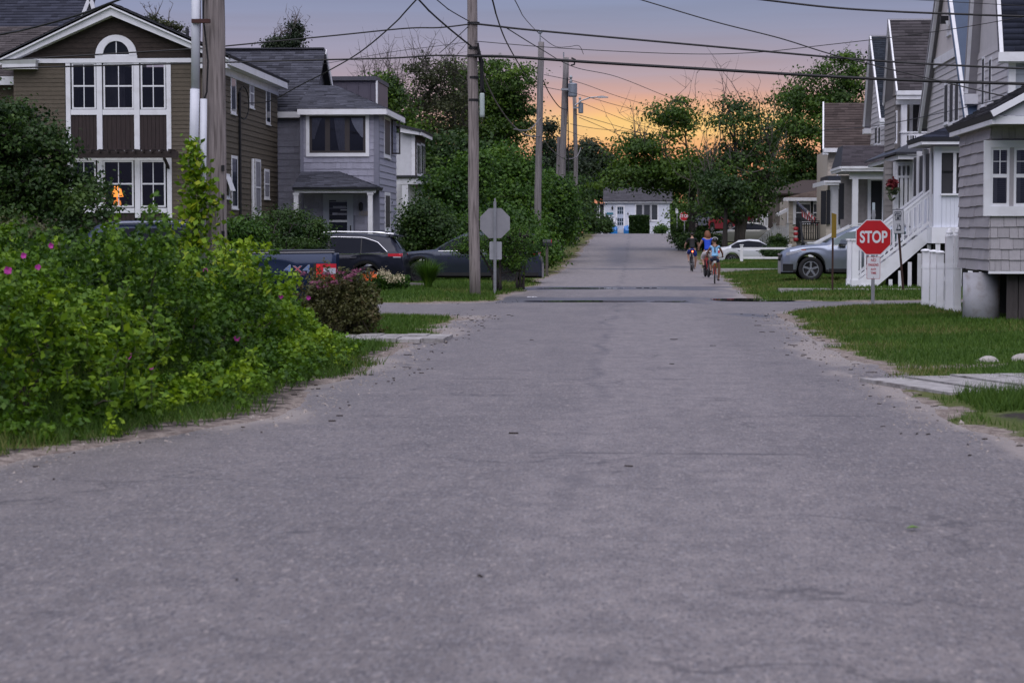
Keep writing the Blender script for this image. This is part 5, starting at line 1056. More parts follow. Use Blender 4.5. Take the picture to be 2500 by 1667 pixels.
def tree(name, base, crowns, label, mat=None, brk=None, n_att=120, per=160, ls=.16, clr=.55, tr=.16, th=.5, seed=1, group=None, cat='tree', bare=0, lean=0, stems=1, tmean=.45, tvar=.18, dense=1.0, flat=.6, bareh=1.5):
    """crowns: list of (cx, cy, cz, rx, ry, rz, weight)"""
    r = np.random.default_rng(seed); base = np.array(base, float); T = empty(name, tuple(base), label, cat, group); mat = mat or L_maple; brk = brk or bark
    W = np.array([c[6] if len(c) > 6 else c[3] * c[4] * c[5] for c in crowns]); W = W / W.sum(); att = np.concatenate([ell(r, c[:3], c[3:6], max(3, int(n_att * w))) for c, w in zip(crowns, W)])
    att = att[att[:, 2] > base[2] + .15]
    top = np.array(crowns[int(np.argmax(W))][:3]); b = B(); pts = []; hh = top[2] - base[2]
    for s in range(stems):
        off = np.array([(s - (stems - 1) / 2) * .25 * (1 if stems > 1 else 0) + lean, 0, 0]); sp = (s - (stems - 1) / 2) * hh * .22
        path = [base + off * .3 + np.array([sp * k * k, r.normal() * .05, 0]) + (top - base) * np.array([k * k * .9, k * k * .9, k]) + r.normal(size=3) * .06 * hh * .12 * k for k in np.linspace(0, 1, 6)]
        rad = np.linspace(tr, tr * .35, 6) / (1 if stems == 1 else 1.25); rad[0] *= 1.35; b.tube(path, rad, 9)
        for k in np.linspace(th, 1, 8): i = k * 5; j = min(4, int(i)); pts.append((path[j] + (path[j + 1] - path[j]) * (i - j), tr * .5))
    nl = 9 * stems; li = r.choice(len(att), min(nl, len(att)), replace=False)
    for q in att[li]:
        o = min(pts, key=lambda p: np.linalg.norm((p[0] - q) * np.array([1, 1, 1.6])) + (3 if p[0][2] > q[2] else 0))[0]; mid = (o + q) / 2 + np.array([0, 0, .12 * np.linalg.norm(q - o)]) + r.normal(size=3) * .1
        P = [o, o * .45 + mid * .55, mid, mid * .4 + q * .6, q]; b.tube(P, np.linspace(tr * .42, .018, 5), 6)
        for k in (1, 2, 3, 4): pts.append((np.array(P[k]), tr * .2))
    pp = np.array([p[0] for p in pts])
    for q in att:
        d = np.linalg.norm((pp - q) * np.array([1, 1, 1.3]), axis=1) + (pp[:, 2] > q[2]) * 1.0; o = pp[int(np.argmin(d))]; mid = (o + q) / 2 + r.normal(size=3) * .08 * np.linalg.norm(q - o); b.tube([o, mid, q], [.035, .022, .01], 4, cap=False)
    b.obj('trunk', brk, T, smooth=True)
    if bare:
        b = B(); hi = att[np.argsort(-att[:, 2])[:max(bare * 2, 4)]]
        for k in range(bare):
            q = hi[r.integers(len(hi))]; p = [q]; d = np.array([r.normal() * .35, r.normal() * .35, 1.0]); L_ = bareh * r.uniform(.5, 1.2)
            for _ in range(4): d = d + r.normal(size=3) * .22; d[2] = abs(d[2]); p.append(p[-1] + d / np.linalg.norm(d) * L_ / 4)
            b.tube(p, np.linspace(.026, .007, 5), 4, cap=False)
            for _ in range(5):
                i = r.integers(1, 5); e = p[i] + np.array([r.normal() * .35, r.normal() * .3, abs(r.normal()) * .45]) * L_ * .45; b.tube([p[i], (p[i] + e) / 2 + r.normal(size=3) * .04, e], [.012, .009, .005], 3, cap=False)
        b.obj('bare_branches', twig, T, kind='stuff')
    if per:
        n = int(per * dense); idx = np.repeat(np.arange(len(att)), n); C = att[idx] + r.normal(size=(len(idx), 3)) * clr * np.array([1, 1, flat]) * (.6 + .8 * r.random((len(att), 1)))[idx]
        tb = np.clip(r.normal(tmean, tvar, len(att)), 0, 1)[idx] + r.normal(0, .12, len(idx)); ok = C[:, 2] > base[2] + .05
        D = C - att[idx]; D = D / (np.linalg.norm(D, axis=1, keepdims=True) + 1e-6) * 1.6; leafobj('crown', C[ok], ls * (.7 + .6 * r.random(ok.sum())), tb[ok], mat, T, r, up=.55, D=D[ok])
    return T
def pc3(px, py, Y, rpx, rpy, depth, w=None):
    c = at(px, py, Y); s = F / Y; e = (c[0], c[1], c[2], rpx / s, depth, rpy / s); return e if w is None else e + (w,)
def gbase(px, Y): x = at(px, HZ, Y)[0]; return (x, Y, g1(x, Y))

# --- right-hand street trees
tree('maple_tree', gbase(1690, 118), [pc3(1590, 420, 118, 105, 42, 2.6), pc3(1690, 425, 119, 80, 60, 2.6), pc3(1520, 445, 117, 60, 26, 1.6), pc3(1640, 290, 119, 55, 50, 1.4, 3), pc3(1570, 360, 118, 60, 36, 1.5, 3)], 'spreading maple over the street beyond the cyclists', n_att=120, per=165, ls=.19, clr=.52, flat=.34, tr=.26, th=.35, seed=11, bare=34, brk=barkd, bareh=2.6, tmean=.55)
tree('maple_tree', gbase(1805, 112), [pc3(1760, 420, 112, 75, 80, 2.4), pc3(1850, 400, 113, 70, 95, 2.6), pc3(1800, 290, 113, 65, 55, 1.6, 4), pc3(1740, 500, 111, 80, 30, 1.6, 3), pc3(1830, 500, 112, 85, 40, 2, 4)], 'multi-stemmed grey tree with bare upper twigs beside the maple', mat=L_dark, n_att=105, per=120, ls=.19, clr=.5, flat=.4, tr=.24, th=.3, seed=12, bare=80, bareh=2.8, stems=3, tmean=.6)
tree('maple_tree', gbase(2010, 142), [pc3(2010, 250, 142, 100, 75, 3.2), pc3(2060, 180, 143, 60, 60, 2.4), pc3(1960, 330, 141, 75, 80, 2.6), pc3(1930, 240, 142, 50, 50, 2), pc3(2000, 430, 142, 110, 60, 3), pc3(1930, 400, 141, 60, 60, 2)], 'large rounded tree rising behind the brown-roofed house', n_att=140, per=160, ls=.22, clr=.64, flat=.38, tr=.34, th=.4, seed=13, bare=14, brk=barkd, bareh=1.5, tmean=.45)
tree('street_tree', gbase(1770, 106), [pc3(1775, 470, 106, 40, 40, 1.2)], 'slim dark trunk standing in front of the beige car', mat=L_dark, n_att=30, per=90, ls=.18, clr=.4, tr=.17, seed=14, brk=barkd, th=.6)
tree('small_tree', gbase(1725, 178), [pc3(1725, 505, 178, 65, 45, 2.5), pc3(1690, 530, 178, 40, 30, 2)], 'light green small tree behind the far stop sign', n_att=60, per=120, ls=.3, clr=.6, tr=.15, seed=15, tmean=.6)
tree('dark_tree', gbase(1905, 150), [pc3(1900, 470, 150, 100, 60, 3), pc3(1840, 480, 152, 70, 45, 3), pc3(1990, 500, 155, 80, 60, 3)], 'dark tree mass behind the cream cottage', mat=L_dark, n_att=120, per=120, ls=.26, clr=.6, tr=.2, seed=16, brk=barkd)
# --- far end of the street
tree('pine_tree', gbase(1440, 232), [pc3(1440, 385, 232, 40, 42, 2.4), pc3(1475, 410, 232, 35, 30, 2), pc3(1410, 420, 230, 45, 60, 2.5)], 'dark rounded pine beyond the white end cottage', mat=L_con, n_att=90, per=130, ls=.34, clr=.7, tr=.2, seed=17, brk=barkd)
tree('far_tree', gbase(1530, 250), [pc3(1530, 435, 250, 70, 30, 3), pc3(1620, 450, 252, 70, 40, 3), pc3(1450, 455, 245, 60, 40, 3)], 'low dark trees behind the white end cottage roof', mat=L_dark, n_att=90, per=110, ls=.4, clr=.8, tr=.2, seed=18, brk=barkd)
tree('conifer_tree', gbase(1335, 165), [pc3(1335, 330, 165, 26, 40, 1.2), pc3(1345, 400, 165, 50, 50, 2), pc3(1320, 450, 165, 60, 60, 2)], 'dark conifer behind the two leaning utility poles', mat=L_con, n_att=90, per=130, ls=.26, clr=.5, tr=.2, seed=19, brk=barkd)
tree('dark_tree', gbase(1395, 150), [pc3(1395, 470, 150, 45, 50, 2), pc3(1370, 520, 148, 55, 50, 2), pc3(1420, 530, 160, 40, 40, 2)], 'dark tree mass at the left kerb below the poles', mat=L_dark, n_att=90, per=110, ls=.26, clr=.6, tr=.18, seed=20, brk=barkd)
for i, (px, Y, ry, rx) in enumerate(((1640, 262, 48, 70), (1740, 258, 55, 80), (1850, 250, 50, 90), (1300, 262, 60, 90), (1180, 258, 70, 90))): tree('far_tree', gbase(px, Y), [pc3(px, 535, Y, rx, ry, 4)], ['dull green far tree right of the white end cottage', 'dull far tree above the grey SUV', 'dull far tree behind the brown deck stair', 'far tree left of the white end cottage porch', 'far tree deep behind the left thicket'][i], mat=L_dark, n_att=60, per=110, ls=.42, clr=.8, tr=.2, seed=118 + i, brk=barkd)
# --- left background trees
tree('maple_tree', gbase(1225, 126), [pc3(1240, 190, 126, 60, 50, 2.2), pc3(1200, 250, 127, 80, 60, 2.6), pc3(1250, 280, 126, 50, 60, 2), pc3(1180, 330, 126, 100, 60, 2.6), pc3(1150, 200, 127, 50, 50, 2)], 'full green tree rising behind the left utility pole', n_att=170, per=140, ls=.20, clr=.56, flat=.4, tr=.26, seed=21, th=.4, tmean=.45)
tree('sparse_tree', gbase(1070, 120), [pc3(1060, 180, 120, 80, 45, 2), pc3(1030, 240, 121, 70, 60, 2), pc3(1110, 260, 120, 60, 70, 2), pc3(1050, 310, 120, 80, 40, 2)], 'thin olive-leaved tree with grey bare branches behind the grey house', mat=L_olive, n_att=200, per=46, ls=.16, clr=.34, tr=.18, seed=22, bare=46, bareh=2.2, th=.3)
tree('bare_tree', gbase(945, 132), [pc3(900, 230, 132, 45, 40, 1.5), pc3(970, 220, 132, 45, 50, 1.5), pc3(935, 240, 132, 55, 45, 1.5)], 'mostly bare grey tree above the metal dormer', mat=L_olive, n_att=110, per=8, ls=.16, clr=.3, tr=.14, seed=23, bare=60, bareh=2.6, th=.3)
tree('green_tree', gbase(950, 106), [pc3(930, 215, 106, 26, 22, 1, 3), pc3(960, 260, 106, 40, 45, 1.5), pc3(985, 330, 106, 50, 60, 1.8), pc3(1000, 420, 106, 50, 60, 1.8)], 'leafy green tree beside the metal dormer', n_att=120, per=120, ls=.18, clr=.36, tr=.14, seed=24, tmean=.5)
tree('arborvitae', gbase(700, 97), [pc3(672, 112, 97, 22, 14, .7, 2), pc3(712, 100, 97, 16, 28, .6, 2), pc3(722, 70, 97, 8, 26, .4, 1.3), pc3(700, 160, 97, 40, 60, 1, 3)], 'ragged evergreen tip with dead twigs above the grey roof', mat=L_con, n_att=80, per=110, ls=.12, clr=.22, tr=.12, seed=25, bare=26, bareh=1.2)
tree('roof_sapling', gbase(420, 84), [pc3(372, 50, 84, 9, 9, .3, 1), pc3(405, 62, 84, 16, 14, .4, 2), pc3(432, 70, 84, 8, 10, .3, 1), pc3(410, 120, 84, 20, 40, .5, 1)], 'thin leafy tree tips showing over the brown house roof', mat=L_olive, n_att=26, per=60, ls=.1, clr=.14, tr=.07, seed=26, bare=5, bareh=.8)
tree('dark_tree', gbase(1110, 112), [pc3(1100, 380, 112, 100, 60, 2.5), pc3(1190, 430, 112, 90, 60, 2.5), pc3(1050, 430, 110, 50, 60, 2)], 'dark tree filling the gap behind the white porch house', mat=L_dark, n_att=140, per=110, ls=.22, clr=.5, tr=.2, seed=27, brk=barkd)
# --- thicket along the left side of the street
def shrub(name, px, Y, cr, label, seed, mat=None, n=70, per=130, ls=.13, clr=.3, tm=.45, cat='shrub', group=None, **k): return tree(name, gbase(px, Y), cr, label, mat or L_mid, barkd, n_att=n, per=per, ls=ls, clr=clr, tr=.05, th=.1, seed=seed, cat=cat, group=group, tmean=tm, stems=3, **k)
GT = 'thicket shrubs along the left kerb'
shrub('thicket_shrub', 1130, 88, [pc3(1110, 480, 88, 75, 80, 1.6), pc3(1160, 420, 88, 50, 50, 1.3), pc3(1120, 560, 87, 80, 60, 1.6)], 'tall green thicket shrub behind the back of the stop sign', 31, n=130, clr=.34, ls=.16, group=GT)
shrub('thicket_shrub', 1240, 96, [pc3(1240, 440, 96, 70, 75, 1.6), pc3(1260, 520, 95, 75, 80, 1.6), pc3(1220, 390, 97, 45, 40, 1.2)], 'tall green thicket shrub around the second utility pole', 32, n=140, clr=.36, ls=.17, tm=.5, group=GT)
shrub('thicket_shrub', 1330, 108, [pc3(1330, 470, 108, 45, 60, 1.4), pc3(1345, 540, 106, 50, 70, 1.5)], 'green thicket shrub leaning over the left kerb', 33, n=100, clr=.36, ls=.18, group=GT)
shrub('thicket_shrub', 1370, 126, [pc3(1375, 540, 126, 32, 60, 1.4), pc3(1360, 500, 128, 36, 50, 1.4)], 'dark thicket shrub furthest up the left kerb', 34, mat=L_dark, n=80, clr=.4, ls=.2, group=GT)
shrub('thicket_shrub', 1320, 80, [pc3(1320, 610, 80, 40, 40, .8), pc3(1290, 590, 82, 45, 45, .9)], 'low green shrub behind the mailbox', 35, n=80, clr=.24, ls=.13, tm=.5, group=GT)
shrub('thicket_shrub', 1180, 76, [pc3(1190, 560, 76, 70, 35, 1.0), pc3(1250, 555, 76, 55, 35, 1.0)], 'low green shrub behind the grey-blue crossover', 36, n=80, clr=.26, ls=.13, group=GT)
shrub('dark_shrub', 1040, 71, [pc3(1035, 535, 71, 48, 50, .8), pc3(1070, 560, 71, 40, 40, .8), pc3(1010, 580, 71, 35, 40, .7)], 'dark round shrub in front of the white porch columns', 37, mat=L_dark, n=110, clr=.22, ls=.11, tm=.5)
shrub('privet_hedge', 690, 56, [pc3(690, 560, 56, 85, 45, .8), pc3(760, 570, 56, 50, 40, .7), pc3(620, 580, 56, 60, 45, .8), pc3(690, 620, 55, 110, 40, .8)], 'dark green hedge between the pickup and the grey house', 38, mat=L_dark, n=190, per=150, clr=.15, ls=.07, tm=.55)
shrub('laurel_bush', 555, 50, [pc3(560, 590, 50, 45, 50, .6), pc3(600, 570, 50, 40, 35, .6)], 'green bush beside the weathered pole below the brown house', 39, n=70, clr=.16, ls=.09)
shrub('twiggy_shrub', 1215, 53, [pc3(1180, 590, 53, 60, 30, .5), pc3(1265, 580, 53, 45, 35, .5), pc3(1130, 600, 53, 35, 25, .4), pc3(1260, 640, 53, 35, 25, .4)], 'twiggy open shrub in front of the grey-blue crossover', 40, mat=L_mid, n=130, per=60, clr=.12, ls=.05, tm=.5)
shrub('green_shrub', 1270, 55.5, [pc3(1265, 600, 55.5, 42, 40, .5), pc3(1225, 620, 55.5, 40, 30, .5)], 'rounded green shrub hiding the middle of the crossover', 48, n=70, per=90, clr=.15, ls=.07, tm=.5)
shrub('thicket_shrub', 1368, 99, [pc3(1368, 520, 99, 28, 85, 1.0), pc3(1345, 480, 99, 30, 50, 1.0)], 'green thicket shrub wrapping the base of the leaning poles', 49, n=90, clr=.32, ls=.16, group=GT)
shrub('boxwood', 1900, 108, [pc3(1900, 595, 108, 20, 22, .6)], 'clipped round boxwood beside the white cottage stairs', 41, mat=L_dark, n=50, clr=.12, ls=.09, tm=.6)
shrub('boxwood', 1895, 98, [pc3(1895, 615, 98, 32, 14, .5)], 'low dark hedge behind the white rail fence', 42, mat=L_dark, n=60, clr=.12, ls=.09)
shrub('corner_bush', 1480, 203, [pc3(1478, 550, 203, 16, 17, 1), pc3(1450, 560, 203, 18, 10, 1)], 'rounded dark bush left of the blue garden chairs', 43, mat=L_dark, n=50, per=100, clr=.25, ls=.2)
shrub('corner_bush', 1614, 203, [pc3(1614, 562, 203, 14, 8, .8)], 'small bush at the white cottage corner', 44, n=30, per=80, clr=.2, ls=.18)
shrub('roadside_bush', 1690, 116, [pc3(1680, 595, 116, 26, 30, .8), pc3(1720, 590, 116, 30, 26, .8), pc3(1655, 575, 117, 14, 24, .5)], 'dark bush around the maple trunk by the street', 45, mat=L_dark, n=80, per=110, clr=.22, ls=.13)
# clipped square hedge
r = np.random.default_rng(46); hx0, hx1 = at(1538, 550, 204)[0], at(1583, 550, 204)[0]; hz1 = at(1560, 528, 204)[2]; hd = empty('square_hedge', ((hx0 + hx1) / 2, 204, 1.5), 'clipped square hedge in front of the white end cottage', 'hedge')
P = r.random((9000, 3)); k = r.integers(0, 5, 9000); P[k == 0, 0] = .02; P[k == 1, 0] = .98; P[k == 2, 1] = .02; P[k >= 3, 2] = np.where(r.random((k >= 3).sum()) < .5, .98, P[k >= 3, 2]); P = np.array([hx0, 203.3, 1.5]) + P * np.array([hx1 - hx0, 1.4, hz1 - 1.5]) + r.normal(size=P.shape) * .05
leafobj('foliage', P, .2, r.normal(.35, .2, 9000), L_dark, hd, r); box('stems', barkd, hd, hx0 + .2, hx1 - .2, 203.5, 204.5, 1.4, hz1 - .2)

# --- the big roadside bushes, lower left
def mound(name, label, reg, Hf, n, ls, mat, seed, tf=None, up=.55, cat='bush', stems=30, group=None, asp=.6, zb=None):
    """leaves through the body of a bush; reg=(x0,x1,y0,y1), Hf(x,y) = height"""
    r = np.random.default_rng(seed); x0, x1, y0, y1 = reg; T = empty(name, ((x0 + x1) / 2, (y0 + y1) / 2, 0), label, cat, group)
    K_ = max(40, int(n / 46)); X = r.uniform(x0, x1, K_ * 12); Y = r.uniform(y0, y1, K_ * 12); Hh = Hf(X, Y); ok = (Hh > .08) & (r.random(len(X)) < np.clip(Hh, .3, 1)); X, Y, Hh = X[ok][:K_], Y[ok][:K_], Hh[ok][:K_]
    u = np.where(r.random(len(X)) < .62, r.random(len(X)) ** .22, r.random(len(X))); Z = gh(X, Y) + Hh * u * .92
    sh = r.normal(size=(len(X), 3)) * np.array([.55, .55, .35]); sh[:, 2] += .75; sh[:, 0] += .35; sh[:, 1] -= .35; sh /= np.linalg.norm(sh, axis=1, keepdims=True); sl = np.clip(Hh, .25, 1.2) * .26 * (.5 + r.random(len(X)))
    A_ = np.stack([X, Y, Z], 1); cl = fbm(X * 1.9 + Z * 1.1, Y * 1.5 + Z * 1.7, seed, 3); ta = (tf(X, Y, Z, cl) if tf else cl) + r.normal(0, .10, len(X)); i_ = np.repeat(np.arange(len(X)), max(1, n // max(1, len(X)))); q_ = r.random(len(i_)) ** .8
    O_ = r.normal(size=(len(i_), 3)) * (.018 + .05 * (1 - q_))[:, None] * (.55 + ls * 7); C = A_[i_] + sh[i_] * (sl[i_] * q_)[:, None] + O_; t = ta[i_] + .16 * (q_ - .5) + r.normal(0, .07, len(i_)); D = O_ / (np.linalg.norm(O_, axis=1, keepdims=True) + 1e-6) + sh[i_] * .4
    leafobj('foliage', C, ls * (.5 + .9 * r.random(len(C))), t, mat, T, r, up=.35, asp=asp, D=D)
    b = B()
    for k in range(stems):
        i = r.integers(len(X)); p = np.array([X[i], Y[i], Z[i]]); g = np.array([X[i] + (((x0 + x1) / 2) - X[i]) * .4, Y[i] + (((y0 + y1) / 2) - Y[i]) * .15, float(gh(X[i], Y[i]))]); b.tube([g, (g + p) / 2 + r.normal(size=3) * .08, p], [.012, .009, .005], 4, cap=False)
    b.obj('stems', M('rose_stem', (.07, .06, .04), rough=.8), T, kind='stuff'); return T
def sm(x, a, b): return ss(a, b, x)
def edge_x(Y): return -3.45 - .55 * sm(Y, 16.5, 13.0) + .2 * (fbm(Y * .9, Y * 0, 77) - .5)
def H1(X, Y):      # near left tangle
    d = edge_x(Y) - X; return (.15 * sm(d, .0, .25) + .86 * sm(d, .35, 1.35)) * (.52 + .85 * fbm(X * 1.5, Y * 1.2, 81, 3)) * sm(Y, 13.3, 14.6)
def H2(X, Y):      # rose mass further back
    d = edge_x(Y) - .05 - X; return (.22 * sm(d, -.05, .2) + 1.02 * sm(d, .10, .80)) * (.55 + .85 * fbm(X * 1.5, Y * 1.1, 83, 3)) * (1 - .34 * sm(Y, 19.8, 21.6) * sm(X, -4.15, -3.8)) * (1 - .46 * sm(Y, 22.0, 24.4)) * (1 - .5 * sm(Y, 24.5, 26.9))
tfb = lambda X, Y, Z, c: .40 + .45 * ss(.35, .70, c)
tfd = lambda X, Y, Z, c: .26 + .52 * ss(.40, .70, c)
mound('rose_bush', 'tangled bright green rose bush nearest the camera on the left', (-7.2, -3.4, 13.3, 17.6), H1, 40000, .054, L_bright, 51, tfb)
mound('rose_bush', 'dark leafy rose bush with magenta blooms at the road edge', (-6.8, -3.2, 17.4, 22.4), H2, 40000, .056, L_bright, 52, tfd)
mound('rose_bush', 'sprawling rose bush end tapering toward the lawn corner', (-6.5, -3.1, 22.2, 27.0), H2, 24000, .062, L_bright, 53, tfb)
# tall shoots rising out of the bushes
def shoots(name, label, spots, mat, seed, ls=.08, per=34):
    r = np.random.default_rng(seed); T = empty(name, tuple(at(*spots[0][:3])), label, 'plant'); b = B(); C = []
    for (px, py, Y, hgt) in spots:
        p = at(px, py, Y); q = p + np.array([r.normal() * .08, r.normal() * .1, hgt]); m_ = (p + q) / 2 + r.normal(size=3) * .04; b.tube([p, m_, q], [.008, .006, .003], 4, cap=False)
        for k in range(per): t = r.random(); c = p + (q - p) * t + np.array([r.normal() * .06, r.normal() * .06, r.normal() * .02]) * (1.3 - t); C.append(c)
    b.obj('stems', M('green_stem', (.06, .09, .02), rough=.7), T, kind='stuff'); C = np.array(C); leafobj('foliage', C, ls * (.6 + .7 * r.random(len(C))), r.normal(.62, .18, len(C)), mat, T, r, up=.8, asp=.45)
rs = random.Random(3)
shoots('weed_shoots', 'pale green upright weeds poking out of the near rose bush', [(rs.uniform(0, 420), rs.uniform(760, 980), 14.6 + rs.random(), rs.uniform(.16, .36)) for _ in range(26)], L_bright, 61)
shoots('weed_shoots', 'yellow-green shoots topping the dark rose bush', [(rs.uniform(230, 640), rs.uniform(640, 720), 20 + rs.random() * 3, rs.uniform(.12, .34)) for _ in range(40)], L_vine, 62)
def H4(X, Y): d = -3.05 - X + .3 * (fbm(Y * 1.2, X * 0, 87) - .5); return .30 * sm(d, 0, .35) * (.5 + fbm(X * 3, Y * 2, 88, 3)) * (1 - sm(d, .7, 1.3))
mound('ground_ivy', 'low bright creeper along the dirt edge below the rose bush', (-4.4, -2.9, 17.0, 24.0), H4, 6500, .05, L_bright, 54, tfb, stems=8)
# left dark tree above the bushes
tree('dark_shade_tree', gbase(60, 38), [pc3(40, 400, 38, 130, 150, 1.3), pc3(150, 480, 38, 110, 80, 1.0), pc3(-40, 330, 38, 110, 130, 1.2), pc3(220, 510, 37, 55, 40, .6), pc3(100, 560, 37, 130, 50, .8)], 'dark leafy small tree in front of the brown house', mat=L_dark, n_att=260, per=120, ls=.085, clr=.17, tr=.08, th=.2, seed=63, stems=3, brk=barkd, tmean=.5)
shrub('elder_bush', 40, 30, [pc3(30, 600, 30, 70, 50, .6), pc3(110, 620, 30, 50, 30, .5)], 'pale flowering bush behind the near rose bush at picture edge', 64, mat=L_olive, n=70, per=90, clr=.12, ls=.06, tm=.75)
# vine climbing the near pole
r = np.random.default_rng(65); vn_ = empty('climbing_vine', tuple(at(490, 640, 26.5)), 'yellow-green vine climbing the white conduit on the near pole', 'vine'); C = []
for k in range(900):
    t = r.random() ** .8; y = 345 + 270 * t; w_ = 18 + 46 * t ** 1.2; C.append(at(478 + r.normal() * w_ * .62 + 8 * math.sin(y * .03), y + r.normal() * 8, 26.55 + r.normal() * .08 - .1 * t))
C = np.array(C); leafobj('foliage', C, .105 * (.6 + .6 * r.random(len(C))), r.normal(.62, .2, len(C)) - .2 * (np.arange(len(C)) % 3 == 0), L_vine, vn_, r, up=.3, asp=.6)
b = B(); b.tube([at(470, 640, 26.55), at(482, 540, 26.6), at(474, 450, 26.6), at(482, 350, 26.6)], [.014, .012, .009, .005], 5).obj('stems', M('green_stem', (.06, .09, .02)), vn_)
# spirea with dull pink flower heads
def H5(X, Y): return (.55 + .5 * fbm(X * 2.2, Y * 2.2, 91)) * np.sqrt(np.clip(1 - ((X + 4.47) / .52) ** 2 - ((Y - 29.8) / .8) ** 2, 0, 1)) * (.8 + .4 * fbm(X * 3, Y * 3, 89))
sp_ = mound('spirea_bush', 'bronze-green spirea bush with dull pink flower heads', (-5.4, -3.9, 28.9, 30.7), H5, 8000, .045, L_red, 66, stems=40, tf=lambda X, Y, Z, c: .2 + c * .8)
def H6(X, Y): return (.5 + .55 * fbm(X * 2.5, Y * 2.5, 92)) * np.sqrt(np.clip(1 - ((X + 4.12) / .42) ** 2 - ((Y - 29.9) / .6) ** 2, 0, 1)) * (.8 + .4 * fbm(X * 3, Y * 3, 90))
mound('spirea_bush', 'dark bronze shrub at the lawn corner beside the pickup view', (-4.7, -3.6, 29.2, 30.6), H6, 5500, .05, L_red, 67, stems=40, tf=lambda X, Y, Z, c: .1 + c * .7)
pinkd = M('dusty_pink_flower', (.20, .06, .11), rough=.8, var=.3, scale=30)
for (px, py) in ((800, 668), (830, 665), (845, 678), (815, 690), (860, 672), (785, 700), (870, 660), (740, 668), (770, 690)):
    c = at(px, py, 29.3); b = B()
    for k in range(34): q = c + np.array([r.normal() * .045, r.normal() * .05, r.normal() * .015]); s = r.normal(size=3) * .011; t = r.normal(size=3) * .011; b.add([q - s, q + t, q + s, q - t], [(0, 1, 2, 3)])
    b.obj('flower_head', pinkd, sp_, kind='stuff')
# magenta rose blooms, each its own part of the bush it grows on
mag = M('magenta_petal', (.42, .035, .28), rough=.6, var=.25, scale=20); roses = [o for o in col.objects if o.name.startswith('rose_bush')]
for (px, py, Y, s) in ((20, 660, 15.0, .05), (93, 652, 16.5, .04), (58, 624, 16.6, .04), (125, 600, 17.5, .04), (368, 648, 19.5, .038), (502, 660, 20.5, .042), (579, 825, 20.0, .052), (686, 724, 23.0, .045), (753, 727, 23.5, .045), (314, 868, 16.2, .045), (370, 898, 16.8, .03), (678, 765, 22.5, .03)):
    c = at(px, py, Y - .1); b = B()
    for k in range(6):
        s_ = s * .62; a = k * 1.05 + r.random(); d = np.array([math.cos(a), -.4 + .3 * r.random(), math.sin(a)]) * s_; w_ = np.array([-math.sin(a), .1, math.cos(a)]) * s_ * .6; b.add([c, c + d * .6 + w_, c + d * 1.1, c + d * .6 - w_], [(0, 1, 2, 3)])
    par = roses[0] if Y < 17.5 else (roses[1] if Y < 22.3 else roses[2]); b.obj('rose_bloom', mag, par)
# flower bed by the far corner
fb_ = empty('flower_bed', tuple(at(940, 705, 51)), 'flower bed with orange lilies and cream astilbe edged by a log', 'flower bed')
C = np.stack([at(rs.uniform(880, 1000), rs.uniform(672, 708), 51 + rs.random() * .8) for _ in range(2600)]); leafobj('foliage', C, .09, r.normal(.4, .2, len(C)), L_mid, fb_, r, asp=.35, up=.1)
def petals(spots, m_, nm, s, n, jy=3):
    b = B()
    for (px, py) in spots:
        for k in range(n): q = at(px + r.normal() * 5, py + r.normal() * jy, 50.9 + r.normal() * .15); t = r.normal(size=3) * s; u = r.normal(size=3) * s; b.add([q - t, q + u, q + t, q - u], [(0, 1, 2, 3)])
    b.obj(nm, m_, fb_, kind='stuff')
petals([(895, 672), (905, 670), (914, 672), (900, 680), (888, 677)], M('orange_lily', (.75, .14, .03), rough=.6, var=.2), 'lilies', .018, 16)
petals([(930 + i * 5, 668 - 6 * math.sin(i * .9) + i * 1.5) for i in range(11)], M('cream_astilbe', (.42, .37, .24), rough=.8, var=.2), 'astilbe', .013, 50, 5)
lg = M('silver_log', (.10, .09, .088), rough=.9, var=.35, stretch=(.5, 4, 4)); q0, q1 = gp(895, 706), gp(1038, 706); q0[2] = q1[2] = .1; B().tube([q0, (q0 + q1) / 2 + np.array([0, .03, .02]), q1], [.07, .08, .06], 8).obj('edging_log', lg, fb_)
# fountain grass
og = empty('fountain_grass', gbase(1045, 52), 'round tuft of arching green ornamental grass beside the flower bed', 'plant'); r = np.random.default_rng(70); c = np.array(gbase(1045, 52)); V = []; Q = []; T = []
for k in range(900):
    a = r.random() * 6.283; L_ = r.uniform(.55, .95); sp = r.uniform(.15, .75); w_ = .012; d = np.array([math.cos(a), math.sin(a), 0]); n_ = np.array([-d[1], d[0], 0]) * w_; o = len(V); tt = r.normal(.5, .2)
    for i in range(5): s = i / 4; p = c + d * (.08 + sp * L_ * s * s) + np.array([0, 0, L_ * (s * 1.0 - .45 * s ** 3 * sp)]); V += [p - n_ * (1.05 - s), p + n_ * (1.05 - s)]; T += [tt, tt]
    for i in range(4): Q.append((o + 2 * i, o + 2 * i + 1, o + 2 * i + 3, o + 2 * i + 2))
link('blades', npmesh('blades', np.array(V) - c, Q, np.clip(T, 0, 1)), L_mid, og)
